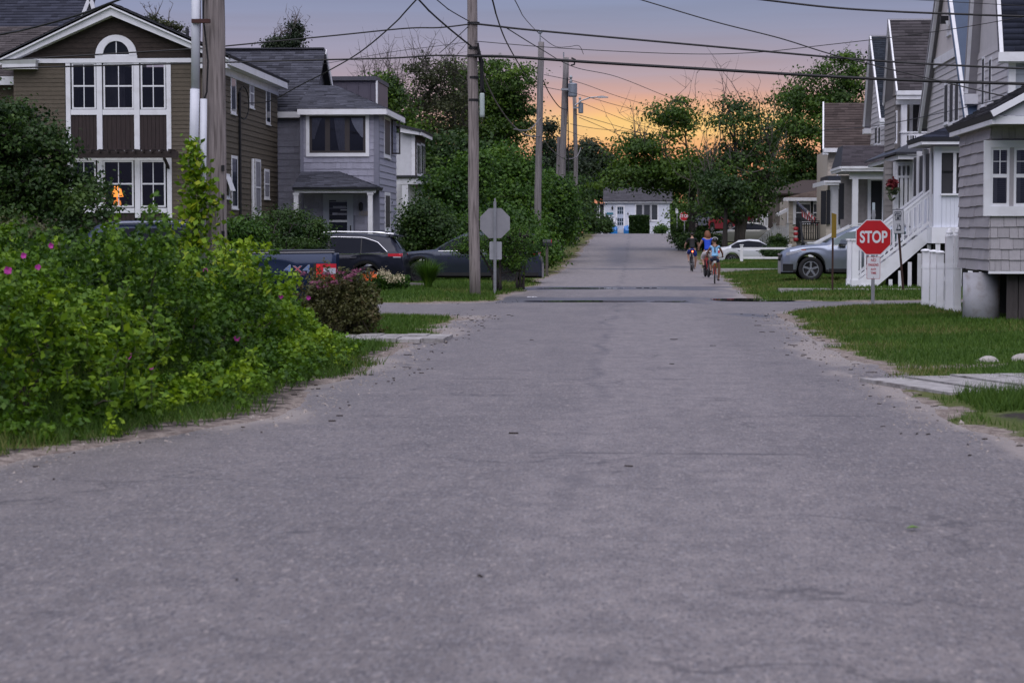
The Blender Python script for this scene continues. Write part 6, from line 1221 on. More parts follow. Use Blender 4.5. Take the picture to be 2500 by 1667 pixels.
# lawn grass: short blades over the near verges
def blades(name, label, reg, n, hgt, seed, cond=None, w=.006, par=None):
    r = np.random.default_rng(seed); x0, x1, y0, y1 = reg; X = r.uniform(x0, x1, n); Y = r.uniform(y0, y1, n) if y1 < 30 else y0 + (y1 - y0) * r.random(n) ** 1.3; d = sdist(X, Y); wig = (fbm(X * 1.1, Y * 1.1, 41) - .5) * .9 + (fbm(X * 5, Y * 5, 44) - .5) * .5
    ok = (d + wig * .9 > .22 + .25 * r.random(n))
    ok &= ~((((X - 3.3) / .55) ** 2 + ((Y - 16.6) / .8) ** 2) < .35 + 1.1 * fbm(X * 3, Y * 2, 47))
    if cond is not None: ok &= cond(X, Y)
    X, Y = X[ok], Y[ok]; n = len(X); Z = gh(X, Y); a = r.random(n) * 6.283; h = hgt * (.5 + .9 * r.random(n)) * (.7 + .7 * fbm(X * 2, Y * 2, seed)); s = np.clip(Y / 22, .8, 2.2) * w
    dx, dy = np.cos(a) * s, np.sin(a) * s; lx, ly = r.normal(size=n) * h * .45, r.normal(size=n) * h * .45
    V = np.stack([np.stack([X - dx, Y - dy, Z - .01], 1), np.stack([X + dx, Y + dy, Z - .01], 1), np.stack([X + lx, Y + ly, Z + h], 1)], 1).reshape(-1, 3)
    dryv = ss(.42, .66, fbm(X * .45, Y * .45, 51)); t = .3 + .25 * fbm(X * 1.7, Y * 1.7, 93) + .55 * dryv * (r.random(n) < .5) + r.normal(0, .12, n)
    tag(link(name, npmesh(name, V, np.arange(3 * n).reshape(n, 3), np.repeat(np.clip(t, 0, 1), 3)), L_grass), label, 'grass', kind='stuff')
walk = lambda X, Y: ~((X > 2.6) & (X < 6.2) & (Y > 18.7 + .0 * X) & (Y < 20.7)) & ~((X < -2.4) & (X > -4.6) & (Y > 28.0) & (Y < 29.7))
blades('grass', 'mown grass of the corner lawn under the stop sign', (2.3, 10, 8, 44.5), 180000, .055, 71, walk)
blades('grass', 'taller grass tuft in front of the slab path', (2.9, 5, 16.4, 18.9), 9000, .13, 76)
blades('grass', 'long grass along the foot of the rose bushes', (-7, -2.6, 9, 27), 56000, .11, 72, walk)
blades('grass', 'clover-flecked grass at the left lawn corner', (-7, -2.3, 26, 40), 42000, .06, 73, walk)
blades('grass', 'grass verge beyond the crossing street on the left', (-10, -2, 43, 75), 50000, .07, 74)
blades('grass', 'lawn in front of the white staircase', (2.3, 11, 45, 100), 70000, .07, 75)
# ------------------------------------------------------------ vehicles
tyre_m = M('tyre_rubber', (.018, .018, .02), rough=.8, var=.2, bump=.3, bscale=60); alloy = M('alloy_rim', (.55, .56, .6), rough=.25, metal=.9, var=.05); darkrim = M('dark_rim', (.06, .06, .065), rough=.3, metal=.8)
chrome = M('chrome_trim', (.75, .76, .8), rough=.12, metal=1.0, var=.02); plast = M('black_cladding', (.016, .016, .018), rough=.6); under_m = M('underbody_black', (.008, .008, .009), rough=.9)
tintg = M('tinted_glass', (.008, .010, .018), rough=.05, var=.1, spec=.06); tealg = M('teal_side_glass', (.035, .075, .085), rough=.04, var=.2, spec=.6)
redl = M('red_lamp_lens', (.55, .012, .02), rough=.12, var=.1, spec=.6, coat=.5); redb = M('bright_red_lens', (.85, .03, .02), rough=.15, coat=.5); clearl = M('clear_lamp_lens', (.55, .56, .6), rough=.08, metal=.3, var=.3, scale=25); amber = M('amber_lens', (.5, .12, .01), rough=.2)
def paint(name, c, metal=.4): return M(name, c, rough=.32, metal=metal, var=.05, scale=2, coat=.3, spec=.35)
class Car:
    def __init__(s, name, label, st, wheels, R_, sill=.28, W=.92, paintm=None, cat='car', group=None, rim=None, clad=0.0, spokes=5, rimr=.62):
        s.st = np.array(st, float); s.x0, s.x1 = s.st[0, 0], s.st[-1, 0]; s.wh = wheels; s.R = R_; s.sill = sill; s.root = empty(name, (0, 0, 0), label, cat, group); s.W = W; s.pm = paintm
        xs = np.unique(np.concatenate([np.linspace(s.x0, s.x1, int((s.x1 - s.x0) / .06)), s.st[:, 0]])); rings = np.array([s.ring(x) for x in xs]); n = rings.shape[1]; s.xs = xs
        full = np.concatenate([rings[:, :, :] * np.array([1, -1, 1]), rings[:, ::-1][:, 1:] * np.array([1, 1, 1])], 1)     # near side first (y<0)
        m_ = full.shape[1]; V = full.reshape(-1, 3); body, und = [], []
        for i in range(len(xs) - 1):
            for j in range(m_ - 1):
                q = (i * m_ + j, (i + 1) * m_ + j, (i + 1) * m_ + j + 1, i * m_ + j + 1); (und if (j < 2 or j >= m_ - 3) else body).append(q)
        for Q, nm, mt in ((body, 'body', paintm), (und, 'underbody', under_m)):
            me = npmesh(nm, V, Q, smooth=True); link(nm, me, mt, s.root)
        for e, i in ((0, 0), (1, len(xs) - 1)): b = B(); b.v = [tuple(v) for v in full[i]]; b.f = [tuple(range(m_))]; b.obj('end_panel', paintm, s.root)
        for xw in wheels:
            for sd in (-1, 1): s.wheel(xw, sd, rim or alloy, spokes, rimr)
    def pr(s, x): return [float(np.interp(x, s.st[:, 0], s.st[:, k])) for k in range(1, 5)]
    def low(s, x):
        z = s.sill
        for xw in s.wh:
            d = abs(x - xw); Ra = s.R + .07
            if d < Ra: z = max(z, s.R + math.sqrt(Ra * Ra - d * d))
        return z
    def ring(s, x):
        zb, zt, w, wr = s.pr(x); zl = min(s.low(x), zb - .05); arch = zl > s.sill + .02; q = [(0, zl if arch else s.sill - .06), (w * (.55 if arch else .88), zl if arch else s.sill - .06), (w * .965, zl)]
        for k in (.2, .4, .6, .8): z = zl + (zb - zl) * k; f = (z - .2) / max(.1, zb - .2); q.append((w * (1.0 - .05 * (f - .62) ** 2 / .2), z))
        q.append((w * .985, zb)); q.append((w * .955, zb + min(.02, (zt - zb) * .3)))
        ze = max(zb + .01, zt - .07)
        for k in (.33, .66, 1.0): q.append((w * .95 + (wr - w * .95) * k ** 1.15, zb + .02 * (zt - zb > .1) + (ze - zb - .02 * (zt - zb > .1)) * k))
        q.append((wr * .90, zt - min(.025, (zt - zb) * .4))); q.append((wr * .55, zt - min(.008, (zt - zb) * .2))); q.append((0, zt)); return [(x, y, z) for y, z in q]
    def ys(s, x, z):
        r = s.ring(x)[2:12]; return float(np.interp(z, [p[2] for p in r], [p[1] for p in r]))
    def side(s, name, mat, xa, xb, zlo, zhi, eps=.006, par=None, both=True, nx=24, nz=5):
        for sd in ((-1, 1) if both else (-1,)):
            V, Q = [], []
            for i in range(nx + 1):
                x = xa + (xb - xa) * i / nx; a, c = zlo(x) if callable(zlo) else zlo, zhi(x) if callable(zhi) else zhi
                for j in range(nz + 1): z = a + (c - a) * j / nz; V.append((x, sd * (s.ys(x, z) + eps), z))
            for i in range(nx):
                for j in range(nz): o = i * (nz + 1) + j; Q.append((o, o + 1, o + nz + 2, o + nz + 1) if sd > 0 else (o, o + nz + 1, o + nz + 2, o + 1))
            o_ = link(name, npmesh(name, V, Q, smooth=True), mat, par or s.root)
    def line(s, name, mat, pts, r=.012, par=None, eps=.008):
        for sd in (-1, 1): B().tube([(x, sd * (s.ys(x, z) + eps), z) for x, z in pts], r, 5).obj(name, mat, par or s.root)
    def top(s, name, mat, xa, xb, k=.86, eps=.008, nx=14):
        V, Q = [], []
        for i in range(nx + 1):
            x = xa + (xb - xa) * i / nx; zb, zt, w, wr = s.pr(x)
            for j in range(13): u = -1 + j / 6; y = u * wr * k; V.append((x, y, zt - .03 * u * u * min(1, (zt - zb) * 3) + eps))
        for i in range(nx):
            for j in range(12): o = i * 13 + j; Q.append((o, o + 1, o + 14, o + 13))
        # nudge outward along the slope
        sl = (s.pr(xb)[1] - s.pr(xa)[1]) / (xb - xa); V = [(x - sl * eps * 1.2, y, z) for x, y, z in V]
        link(name, npmesh(name, V, Q, smooth=True), mat, s.root)
    def wheel(s, xw, sd, rim, spokes, rimr):
        R_ = s.R; w = s.pr(xw)[2] * .985; y0, y1 = w - .215, w - .015; prof = [(R_ * .62, y0), (R_ * .93, y0), (R_, y0 + .03), (R_, y1 - .03), (R_ * .93, y1), (R_ * .68, y1 + .004), (R_ * .64, y1 - .03)]
        b = B(); b.lathe([(r, sd * y) for r, y in prof], (xw, 0, R_), 28, axis='y'); t = b.obj('wheel', tyre_m, s.root, smooth=True)
        b = B(); ri = R_ * .66; yo = sd * (y1 - .012); yi = sd * (y1 - .06)
        b.lathe([(ri, yi), (ri, yo), (ri * .9, yo), (ri * .88, yi)], (xw, 0, R_), 28, axis='y'); b.lathe([(ri * .22, yi), (ri * .2, sd * (y1 - .02)), (.01, sd * (y1 - .016))], (xw, 0, R_), 12, axis='y')
        for k in range(spokes):
            a = 2 * math.pi * k / spokes + .3; c, q = math.cos(a), math.sin(a); p0 = np.array([xw + c * ri * .15, sd * (y1 - .026), R_ + q * ri * .15]); p1 = np.array([xw + c * ri * .93, sd * (y1 - .024), R_ + q * ri * .93]); b.bar(p0, p1, ri * (.26 if spokes < 7 else .13), .03, up=(0, 1, 0))
        b.obj('rim', rim, t); B().lathe([(ri * .86, sd * (y1 - .075)), (.01, sd * (y1 - .072))], (xw, 0, R_), 20, axis='y').obj('brake_disc', under_m, t)
    def place(s, X, Y, z, rot=0): s.root.location = (X, Y, z); s.root.rotation_euler = (0, 0, rot); return s
def suv_st(L, H, hood=1.08, W=.93, wsb=-.95, wst=-.1, rt=1.95, dr=.34):
    h = L / 2; return [(-h, .62, .66, W * .70, W * .5), (-h + .06, .80, .86, W * .82, W * .66), (-h + .25, .93, .99, W * .93, W * .78), (-h + .6, hood - .06, hood, W * .985, W * .84), (wsb - .05, hood - .01, hood + .06, W, W * .82), (wsb + .3, hood, hood + .28, W, W * .76), (wst, hood + .0, H - .045, W, W * .70), (wst + .5, hood + .0, H - .005, W, W * .70), (.9, hood + .02, H, W, W * .69), (rt - .35, hood + .05, H - .04, W * .99, W * .67), (rt, hood + .08, H - .10, W * .97, W * .64), (rt + dr * .55, hood + .08, hood + .32, W * .94, W * .66), (rt + dr, hood - .02, hood + .06, W * .91, W * .72), (h - .06, .85, .9, W * .88, W * .74), (h, .62, .66, W * .80, W * .7)]
# --- black SUV beside the grey house
c = Car('black_suv', 'black three-row SUV with chrome window trim parked before the grey house', suv_st(4.9, 1.72, hood=1.10, rt=1.98, dr=.36), (-1.52, 1.28), .375, W=.96, paintm=paint('black_navy_paint', (.012, .014, .026)), spokes=10)
zlo = lambda x: 1.115 + .008 * x; zhi = lambda x: float(np.interp(x, [-.95, -.35, .3, 1.2, 1.62, 1.92], [1.14, 1.50, 1.60, 1.58, 1.45, 1.16]))
c.side('side_window', tintg, -.85, 1.90, zlo, zhi, nx=40); P_ = [(x, zhi(x) + .012) for x in np.linspace(-.9, 1.93, 30)] + [(1.93, 1.15)] + [(x, zlo(x) - .012) for x in np.linspace(1.85, -.9, 20)]; c.line('window_trim', chrome, P_, .011)
for x in (.15, 1.13): c.side('pillar', plast, x, x + (.07 if x < 1 else .03), zlo, lambda q: zhi(q), eps=.009, nx=2)
c.side('taillight', redl, 1.95, 2.36, lambda x: 1.02 + .05 * (2.36 - x), lambda x: 1.12 + .0 * x, eps=.012); c.side('taillight_clear', clearl, 2.10, 2.33, 1.0, 1.03, eps=.013, nz=2)
c.top('windshield', tintg, -.92, -.12); c.top('rear_window', tintg, 2.03, 2.28, k=.8)
for sd in (-1, 1): B().tube([(-.1, sd * .62, 1.73), (.3, sd * .62, 1.765), (1.5, sd * .60, 1.75), (1.95, sd * .58, 1.70)], .018, 6).obj('roof_rail', chrome, c.root)
B().prism([(1.85, -.5, 1.66), (2.28, -.47, 1.60), (2.28, .47, 1.60), (1.85, .5, 1.66)], (0, 0, .045)).obj('spoiler', c.pm, c.root); B().prism([(1.62, -.02, 1.70), (1.86, -.02, 1.69), (1.84, -.01, 1.77)], (0, .04, 0)).obj('antenna_fin', c.pm, c.root)
c.side('cladding', plast, -2.3, 2.38, lambda x: c.low(x) + .002, lambda x: c.low(x) + .09, eps=.012, nx=90, nz=2); c.line('door_handle', c.pm, [(.82, .99), (1.02, 1.0)], .02)
for x in (.14, 1.14): c.line('door_gap', under_m, [(x, .42), (x, 1.10)], .006)
c.side('headlight', clearl, -2.38, -2.0, lambda x: .82, lambda x: .90)
c.place(at(985, 650, 60)[0] - 2.42, 61.0, g1(-9, 61) - .12, 0)
# --- grey-blue crossover at the kerb corner
c = Car('blue_crossover', 'grey-blue crossover with dark wheels half hidden by the twiggy shrub', suv_st(4.6, 1.62, hood=1.02, rt=1.78, dr=.36), (-1.42, 1.25), .36, W=.93, paintm=paint('grey_blue_paint', (.035, .043, .065), .5), rim=darkrim, spokes=10)
zlo2 = lambda x: 1.05 + .01 * x; zhi2 = lambda x: float(np.interp(x, [-.95, -.35, .3, 1.2, 1.5, 1.72], [1.07, 1.40, 1.51, 1.47, 1.36, 1.10]))
c.side('side_window', tintg, -.85, 1.70, zlo2, zhi2, nx=36); c.line('window_trim', chrome, [(x, zlo2(x) - .01) for x in np.linspace(-.85, 1.7, 20)], .010); c.top('windshield', tintg, -.9, -.12); c.top('rear_window', tintg, 1.84, 2.08, k=.8)
c.side('taillight', redl, 1.85, 2.2, .93, .99, eps=.012); c.side('headlight', clearl, -2.2, -1.85, .80, .87); c.side('headlight_amber', amber, -2.05, -1.8, .775, .80)
B().prism([(1.6, -.5, 1.56), (2.04, -.46, 1.50), (2.04, .46, 1.50), (1.6, .5, 1.56)], (0, 0, .04)).obj('spoiler', c.pm, c.root); c.side('cladding', plast, -2.2, 2.2, lambda x: c.low(x) + .002, lambda x: c.low(x) + .10, eps=.012, nx=90, nz=2)
c.place(at(1324, 640, 63)[0] - 2.28, 63.0, g1(-5, 63) - .14, 0)
# --- silver crossover on the right lawn
c = Car('silver_crossover', 'silver crossover parked nose to the street behind the stop sign', suv_st(4.6, 1.68, hood=1.06, wsb=-1.0, wst=-.05, rt=1.8), (-1.43, 1.25), .365, W=.93, paintm=paint('silver_paint', (.33, .37, .45), .75), spokes=5)
zlo3 = lambda x: 1.09 + .02 * x; zhi3 = lambda x: float(np.interp(x, [-1.0, -.35, .3, 1.2, 1.55, 1.75], [1.10, 1.46, 1.57, 1.54, 1.42, 1.15]))
c.side('side_window', tealg, -.80, 1.7, zlo3, zhi3, nx=40); c.line('window_trim', chrome, [(x, zlo3(x) - .012) for x in np.linspace(-.95, 1.7, 20)], .009)
for x in (.25, 1.15): c.side('pillar', plast, x, x + .08, zlo3, zhi3, eps=.009, nx=2)
c.top('windshield', M('pale_windshield', (.10, .12, .14), rough=.04, spec=.6), -.98, -.08)
c.side('headlight', clearl, -2.16, -1.62, lambda x: float(np.interp(x, [-2.16, -1.62], [.76, .92])), lambda x: float(np.interp(x, [-2.16, -1.62], [.86, .965])), eps=.01); c.side('headlight_amber', M('red_amber_lens', (.4, .08, .04), rough=.2), -1.72, -1.58, .925, .96, eps=.013)
c.side('wheel_arch', plast, -1.43 - .52, -1.43 + .52, lambda x: c.low(x) + .001, lambda x: c.low(x) + .07, eps=.014, nx=40, nz=2); c.side('cladding', plast, -.9, 2.2, lambda x: c.low(x) + .002, lambda x: c.low(x) + .10, eps=.012, nx=60, nz=2); c.side('lower_bumper', plast, -2.25, -1.95, .30, .52, eps=.012)
B().box(-2.30, -2.22, -.55, .55, .60, .80).obj('grille', plast, c.root); B().box(-2.31, -2.28, -.6, .6, .78, .82).obj('grille_bar', chrome, c.root)
for sd in (-1, 1): b = B(); b.prism([(-.62, sd * .93, 1.12), (-.40, sd * .93, 1.10), (-.38, sd * .93, 1.22), (-.56, sd * .93, 1.24)], (0, sd * .20, .01)); b.obj('mirror', c.pm, c.root); B().box(-.62, -.40, sd * .93 - .02, sd * 1.12, 1.08, 1.115).obj('mirror_base', plast, c.root)
c.line('door_gap', under_m, [(-.78, .42), (-.80, 1.06)], .006); c.line('door_handle', c.pm, [(.0, 1.0), (.2, 1.01)], .018)
b = B().box(-.35, -.05, -.5, -.2, 1.0, 1.35); b.obj('front_seat', M('grey_seat', (.12, .12, .13), rough=.8), c.root)
c.place(at(1909, 640, 61.5)[0] + 2.28, 62.3, g1(6, 62) - .02, 0)
# --- navy pickup behind the rose bushes
navyp = paint('navy_pickup_paint', (.010, .021, .055), .45)
st = [(-2.95, .75, .8, .75, .6), (-2.85, 1.0, 1.05, .88, .7), (-2.5, 1.12, 1.18, .98, .84), (-1.75, 1.16, 1.24, .99, .86), (-1.55, 1.18, 1.30, .99, .8), (-1.0, 1.22, 1.84, .99, .74), (-.7, 1.22, 1.91, .99, .73), (.3, 1.22, 1.92, .99, .73), (.62, 1.22, 1.86, .99, .73), (.70, 1.22, 1.5, .99, .8), (.74, 1.34, 1.37, 1.0, .95), (2.85, 1.36, 1.39, 1.0, .95), (2.93, 1.33, 1.37, .97, .93)]
c = Car('pickup_truck', 'dark navy pickup with 4x4 lettering and red tail lamp behind the rose bushes', st, (-1.9, 1.75), .41, sill=.45, W=.99, paintm=navyp, cat='truck', spokes=6)
zh4 = lambda x: float(np.interp(x, [-1.4, -.95, -.6, .3, .55], [1.3, 1.68, 1.78, 1.79, 1.74])); c.side('side_window', tintg, -1.2, -.32, 1.27, zh4); c.side('side_window', tintg, -.24, .5, 1.27, zh4)
c.line('drip_rail', M('grey_roof_rail', (.20, .22, .28), rough=.3, metal=.5), [(x, zh4(x) + .09) for x in np.linspace(-.9, .6, 14)], .018, eps=.02); c.top('windshield', tintg, -1.5, -1.02)
B().box(.78, 2.9, -.93, .93, 1.385, 1.42).obj('bed_cover', M('bed_rail_black', (.03, .03, .035), rough=.45), c.root); c.line('bed_rail', M('grey_rail', (.14, .14, .15), rough=.4, metal=.4), [(.76, 1.365), (2.9, 1.385)], .014, eps=.01)
c.side('taillight', redl, 2.60, 2.93, .86, 1.20, eps=.012); c.side('taillight_bright', redb, 2.60, 2.67, .87, 1.19, eps=.016, nx=4); c.side('reverse_lamp', clearl, 2.72, 2.92, 1.03, 1.13, eps=.018); c.side('tail_lamp_surround', plast, 2.555, 2.597, .86, 1.205, eps=.01, nx=3); c.side('amber_lamp', amber, 2.70, 2.88, .90, .97, eps=.017)
B().box(2.935, 2.98, -.86, .86, .75, 1.36).obj('tailgate', navyp, c.root); B().box(2.9, 3.1, -.9, .9, .5, .68).obj('rear_bumper', chrome, c.root)
for i, (ch, m_) in enumerate((('4', M('decal_blue', (.12, .2, .42))), ('X', M('decal_red', (.5, .03, .05))), ('4', M('decal_blue', (.12, .2, .42))))):
    for k, (mm, bo, d) in enumerate((('white_decal', .005, .0), (None, -.001, .003))):
        o = text_mesh(ch, .19 if ch == '4' else .15, (2.14 + i * .155, -1.0 - .012 - d, 1.105 - (.0 if ch == '4' else .0)), 'decal', M('white_decal', (.36, .38, .45), rough=.4) if mm else m_, c.root, sx=1.35, bold=bo, ext=.001)
c.place(at(797, 640, 32.8)[0] - 2.98, 34.0, g1(-8, 34) - .30, R(8.5))
# --- white sedan behind the rail fence
def sed_st(L, H, W=.9, hood=.92, dk=.98): h = L / 2; return [(-h, .55, .6, W * .72, W * .55), (-h + .2, .72, .78, W * .92, W * .75), (-.95, hood - .04, hood, W, W * .84), (-.75, hood, hood + .08, W, W * .8), (-.05, hood + .02, H - .03, W, W * .66), (.4, hood + .03, H, W, W * .66), (1.0, hood + .04, H - .06, W, W * .66), (1.62, hood + .05, dk + .06, W, W * .76), (h - .15, dk - .06, dk, W * .93, W * .8), (h, .6, .65, W * .84, W * .7)]
c = Car('white_sedan', 'white sedan parked behind the white rail fence', sed_st(4.6, 1.44), (-1.4, 1.35), .33, W=.90, paintm=paint('white_car_paint', (.62, .64, .68), .1), spokes=7); zs = lambda x: float(np.interp(x, [-.75, -.1, .5, 1.1, 1.5], [.97, 1.30, 1.36, 1.27, 1.03]))
c.side('side_window', tintg, -.65, 1.4, lambda x: .965, zs); c.top('windshield', tintg, -.73, -.1); c.top('rear_window', tintg, 1.05, 1.58); c.side('taillight', redl, 2.0, 2.25, .70, .84); c.side('headlight', clearl, -2.2, -1.95, .62, .74); c.line('door_handle', chrome, [(-.05, .83), (.12, .83)], .016); c.line('door_handle', chrome, [(.9, .84), (1.06, .84)], .016)
c.root.rotation_euler = (0, 0, math.pi); c.root.location = (at(1738, 620, 99)[0] + 2.25, 100.5, g1(6, 100) - .36); c.root.scale = (.92, .92, .92)
# --- cars parked further up
c = Car('beige_sedan', 'pale beige sedan behind the tree trunks', sed_st(4.7, 1.45), (-1.4, 1.38), .33, W=.9, paintm=paint('beige_paint', (.36, .36, .33), .3)); c.side('side_window', tintg, -.65, 1.4, lambda x: .965, zs); c.top('windshield', tintg, -.73, -.1); c.side('headlight', clearl, -2.25, -1.95, .62, .74)
c.place(at(1718, 600, 120)[0] + 2.3, 121.5, g1(6, 121) , 0)
c = Car('red_suv', 'red SUV seen from behind between the tree trunks', suv_st(4.5, 1.68), (-1.4, 1.2), .35, paintm=paint('red_paint', (.30, .012, .03), .3)); c.top('rear_window', tintg, 2.0, 2.24, k=.85); c.side('side_window', tintg, -.85, 1.7, zlo2, zhi2); c.side('taillight', redl, 1.9, 2.2, .95, 1.3)
c.root.rotation_euler = (0, 0, R(-62)); c.root.location = tuple(np.array([at(1790, 560, 150)[0], 151.5, g1(7, 150) + .15]))
c = Car('grey_suv', 'grey SUV with red tail lamp left of the red SUV', suv_st(4.6, 1.7), (-1.4, 1.2), .36, paintm=paint('grey_car_paint', (.16, .18, .23), .4)); c.top('rear_window', tintg, 2.0, 2.24, k=.85); c.side('side_window', tintg, -.85, 1.7, zlo2, zhi2); c.side('taillight', redb, 1.72, 2.26, 1.12, 1.42, eps=.02)
c.root.rotation_euler = (0, 0, R(-55)); c.root.location = tuple(np.array([at(1745, 560, 166)[0], 167, g1(6, 166) + .3]))
# ------------------------------------------------------------ poles and wires
polew = M('weathered_pole', (.26, .225, .215), rough=.85, var=.35, scale=5, stretch=(5, 5, .25), bump=.5, bscale=8, dirt=((.05, .038, .034), 6, .95))
polew2 = M('grey_far_pole', (.20, .185, .185), rough=.85, var=.3, scale=5, stretch=(4, 4, .2), dirt=((.06, .05, .045), 2, .7))
pvc = M('white_pvc', (.58, .60, .66), rough=.4, var=.06); tin = M('galvanised', (.32, .34, .36), rough=.45, metal=.5, var=.12)
def pole(label, p0, p1, r0, r1, mat, n=18, name='utility_pole'):
    p0, p1 = np.array(p0), np.array(p1); p0[2] = g1(p0[0], p0[1]) - .3; T = empty(name, tuple(p0), label, 'utility pole', 'utility poles'); rr = np.random.default_rng(int(abs(p0[0] * 97)) + 3); P = [p0 + (p1 - p0) * k + rr.normal(size=3) * np.array([.008, .008, 0]) * (p1[2] / 9) for k in np.linspace(0, 1, 12)]
    B().tube(P, np.linspace(r0, r1, 12), n).obj('shaft', mat, T, smooth=True); return T
# near pole with conduits
a, c = at(527, 640, 27), at(521, 0, 27); d = (c - a) / (c[2] - a[2]); T1 = pole('thick weathered pole with white conduits rising from the rose bushes', a + d * (-1.2), a + d * 8.5, .165, .13, polew)
def pxline(pts, Y): return [at(x, y, Y) for x, y in pts]
B().tube(pxline([(478, -60), (477, 222)], 26.7), .056, 14).obj('conduit', pvc, T1, smooth=True); B().tube(pxline([(476, 218), (474, 330), (470, 420)], 26.7), [.062, .060, .05], 14).obj('conduit_sleeve', pvc, T1, smooth=True); B().tube(pxline([(497, 242), (495, 430), (492, 640)], 26.72), .047, 14).obj('conduit', pvc, T1, smooth=True); B().tube(pxline([(475, 370), (470, 470), (466, 620)], 26.66), .027, 10).obj('conduit', M('grey_pipe', (.35, .38, .44), rough=.4, metal=.3), T1, smooth=True)
B().tube(pxline([(487, -60), (488, 60), (486, 150), (489, 260)], 26.72), .013, 6).obj('riser_cable', M('rusty_cable', (.05, .025, .025), rough=.6), T1); B().tube(pxline([(500, -60), (496, 40), (508, 150), (505, 225), (487, 275)], 26.78), .012, 6).obj('riser_cable', cable, T1)
b = B(); q0, q1 = at(468, 52, 26.62), at(512, 52, 26.62); b.box(q0[0], q1[0], 26.60, 26.68, q0[2] - .025, q0[2] + .025); b.obj('strap', M('rust_brown', (.06, .022, .018), rough=.7), T1)
for py in (400, 470, 560): q = at(541, py, 26.9); B().box(q[0], q[0] + .04, 26.88, 26.9, q[2] - .1, q[2] - .02).obj('staple', cable, T1)
# middle pole on the far corner
p0, p1 = at(1160, 724, 49.6), at(1153, 0, 49.6); d = (p1 - p0) / (p1[2] - p0[2]); T2 = pole('tall weathered pole on the far street corner beside the sign back', p0, p0 + d * 10.5, .135, .115, polew)
for py, r in ((58, .15), (118, .14), (137, .15), (190, .13), (245, .13)): q = at(1156, py, 49.6); B().lathe([(r, q[2] - .03), (r, q[2] + .03)], (q[0], 49.6, 0), 14).obj('strap', cable, T2)
b = B(); q = at(1177, 258, 49.35); b.lathe([(.055, at(1177, 287, 49.35)[2]), (.06, at(1177, 280, 49.35)[2]), (.06, at(1177, 232, 49.35)[2]), (.05, at(1177, 228, 49.35)[2])], (q[0], 49.35, 0), 10); b.obj('splice_case', M('pale_green_case', (.40, .47, .45), rough=.5, var=.05), T2, smooth=True)
rw = np.random.default_rng(8)
for k in range(9): B().tube(pxline([(1167, 105 + 3 * k), (1172 + rw.random() * 8, 150 + rw.random() * 15), (1170 + rw.random() * 14, 190 + rw.random() * 20), (1172 + rw.random() * 14, 222 + rw.random() * 10)], 49.38 + rw.random() * .12), .022, 5).obj('cable_bundle', cable, T2)
# three poles up the street
p0, p1 = at(1309, 590, 86), at(1321, 103, 86); T3 = pole('slim pole with top insulator standing in the thicket', p0, p1, .155, .125, polew2, 12); q = at(1319, 80, 86); B().tube([p1 + np.array([-.07, 0, -1]), q + np.array([0, 0, -.05])], .03, 6).obj('insulator_rod', tin, T3); B().lathe([(.03, q[2] - .06), (.11, q[2]), (.11, q[2] + .05), (.04, q[2] + .12)], tuple((q[0], q[1], 0)), 10).obj('insulator', M('glass_insulator', (.45, .5, .6), rough=.3), T3)
p0, p1 = at(1366, 540, 104), at(1382, 141, 104); T4 = pole('leaning double pole carrying a transformer above the thicket', p0, p1, .19, .145, polew2, 12); p2 = at(1358, 540, 104.2); B().tube([p2 + np.array([0, 0, -2]), at(1366, 335, 104.2)], [.15, .12], 10).obj('stub_pole', polew2, T4)
def can(T, x0, x1, y0, y1, Y, m_):
    c_ = at((x0 + x1) / 2, (y0 + y1) / 2, Y); r = (x1 - x0) / 2 * Y / F; z0, z1 = at(x0, y1, Y)[2], at(x0, y0, Y)[2]; B().lathe([(r * .9, z0), (r, z0 + .05), (r, z1 - .06), (r * 1.05, z1 - .05), (r * .9, z1), (.02, z1 + .04)], (c_[0], Y, 0), 14).obj('transformer', m_, T, smooth=False); B().lathe([(.05, z1), (.09, z1 + .1), (.05, z1 + .2), (.09, z1 + .3), (.04, z1 + .4)], (c_[0] - r * .4, Y, 0), 8).obj('bushing', tin, T); B().box(c_[0] - r - .35, c_[0] - r + .02, Y - .05, Y + .05, z1 - .35, z1 - .25).obj('bracket', tin, T)
gtr = M('grey_transformer', (.22, .25, .29), rough=.5, metal=.3, var=.1); can(T4, 1387, 1409, 204, 237, 103.6, gtr)
q = at(1376, 128, 104); B().tube([p1 + np.array([-.1, 0, -.6]), q], .035, 6).obj('insulator_rod', tin, T4); B().tube(pxline([(1395, 142), (1404, 146), (1402, 158), (1394, 160)], 104), .05, 6).obj('fused_cutout', cable, T4)
p0, p1 = at(1409, 470, 134), at(1403, 236, 134); T5 = pole('thin far pole with small transformer and street lamp', p0, p1, .16, .13, polew2, 10); can(T5, 1412, 1424, 252, 277, 133.7, gtr)
B().tube(pxline([(1404, 258), (1420, 246), (1440, 239), (1462, 237)], 133.5), .05, 6).obj('lamp_arm', tin, T5); b = B(); q0, q1 = at(1459, 238, 133.5), at(1485, 238, 133.5); b.prism([(q0[0], 133.4, q0[2] - .05), (q1[0], 133.4, q0[2] - .03), (q1[0], 133.4, q0[2] + .02), (q0[0] + .3, 133.4, q0[2] + .1), (q0[0], 133.4, q0[2] + .06)], (0, .3, 0)); b.obj('lamp_head', M('lamp_housing', (.45, .46, .48), rough=.4), T5)
B().tube(pxline([(1385, 190), (1387, 300), (1388, 420)], 103.7), .03, 5).obj('riser', cable, T4)
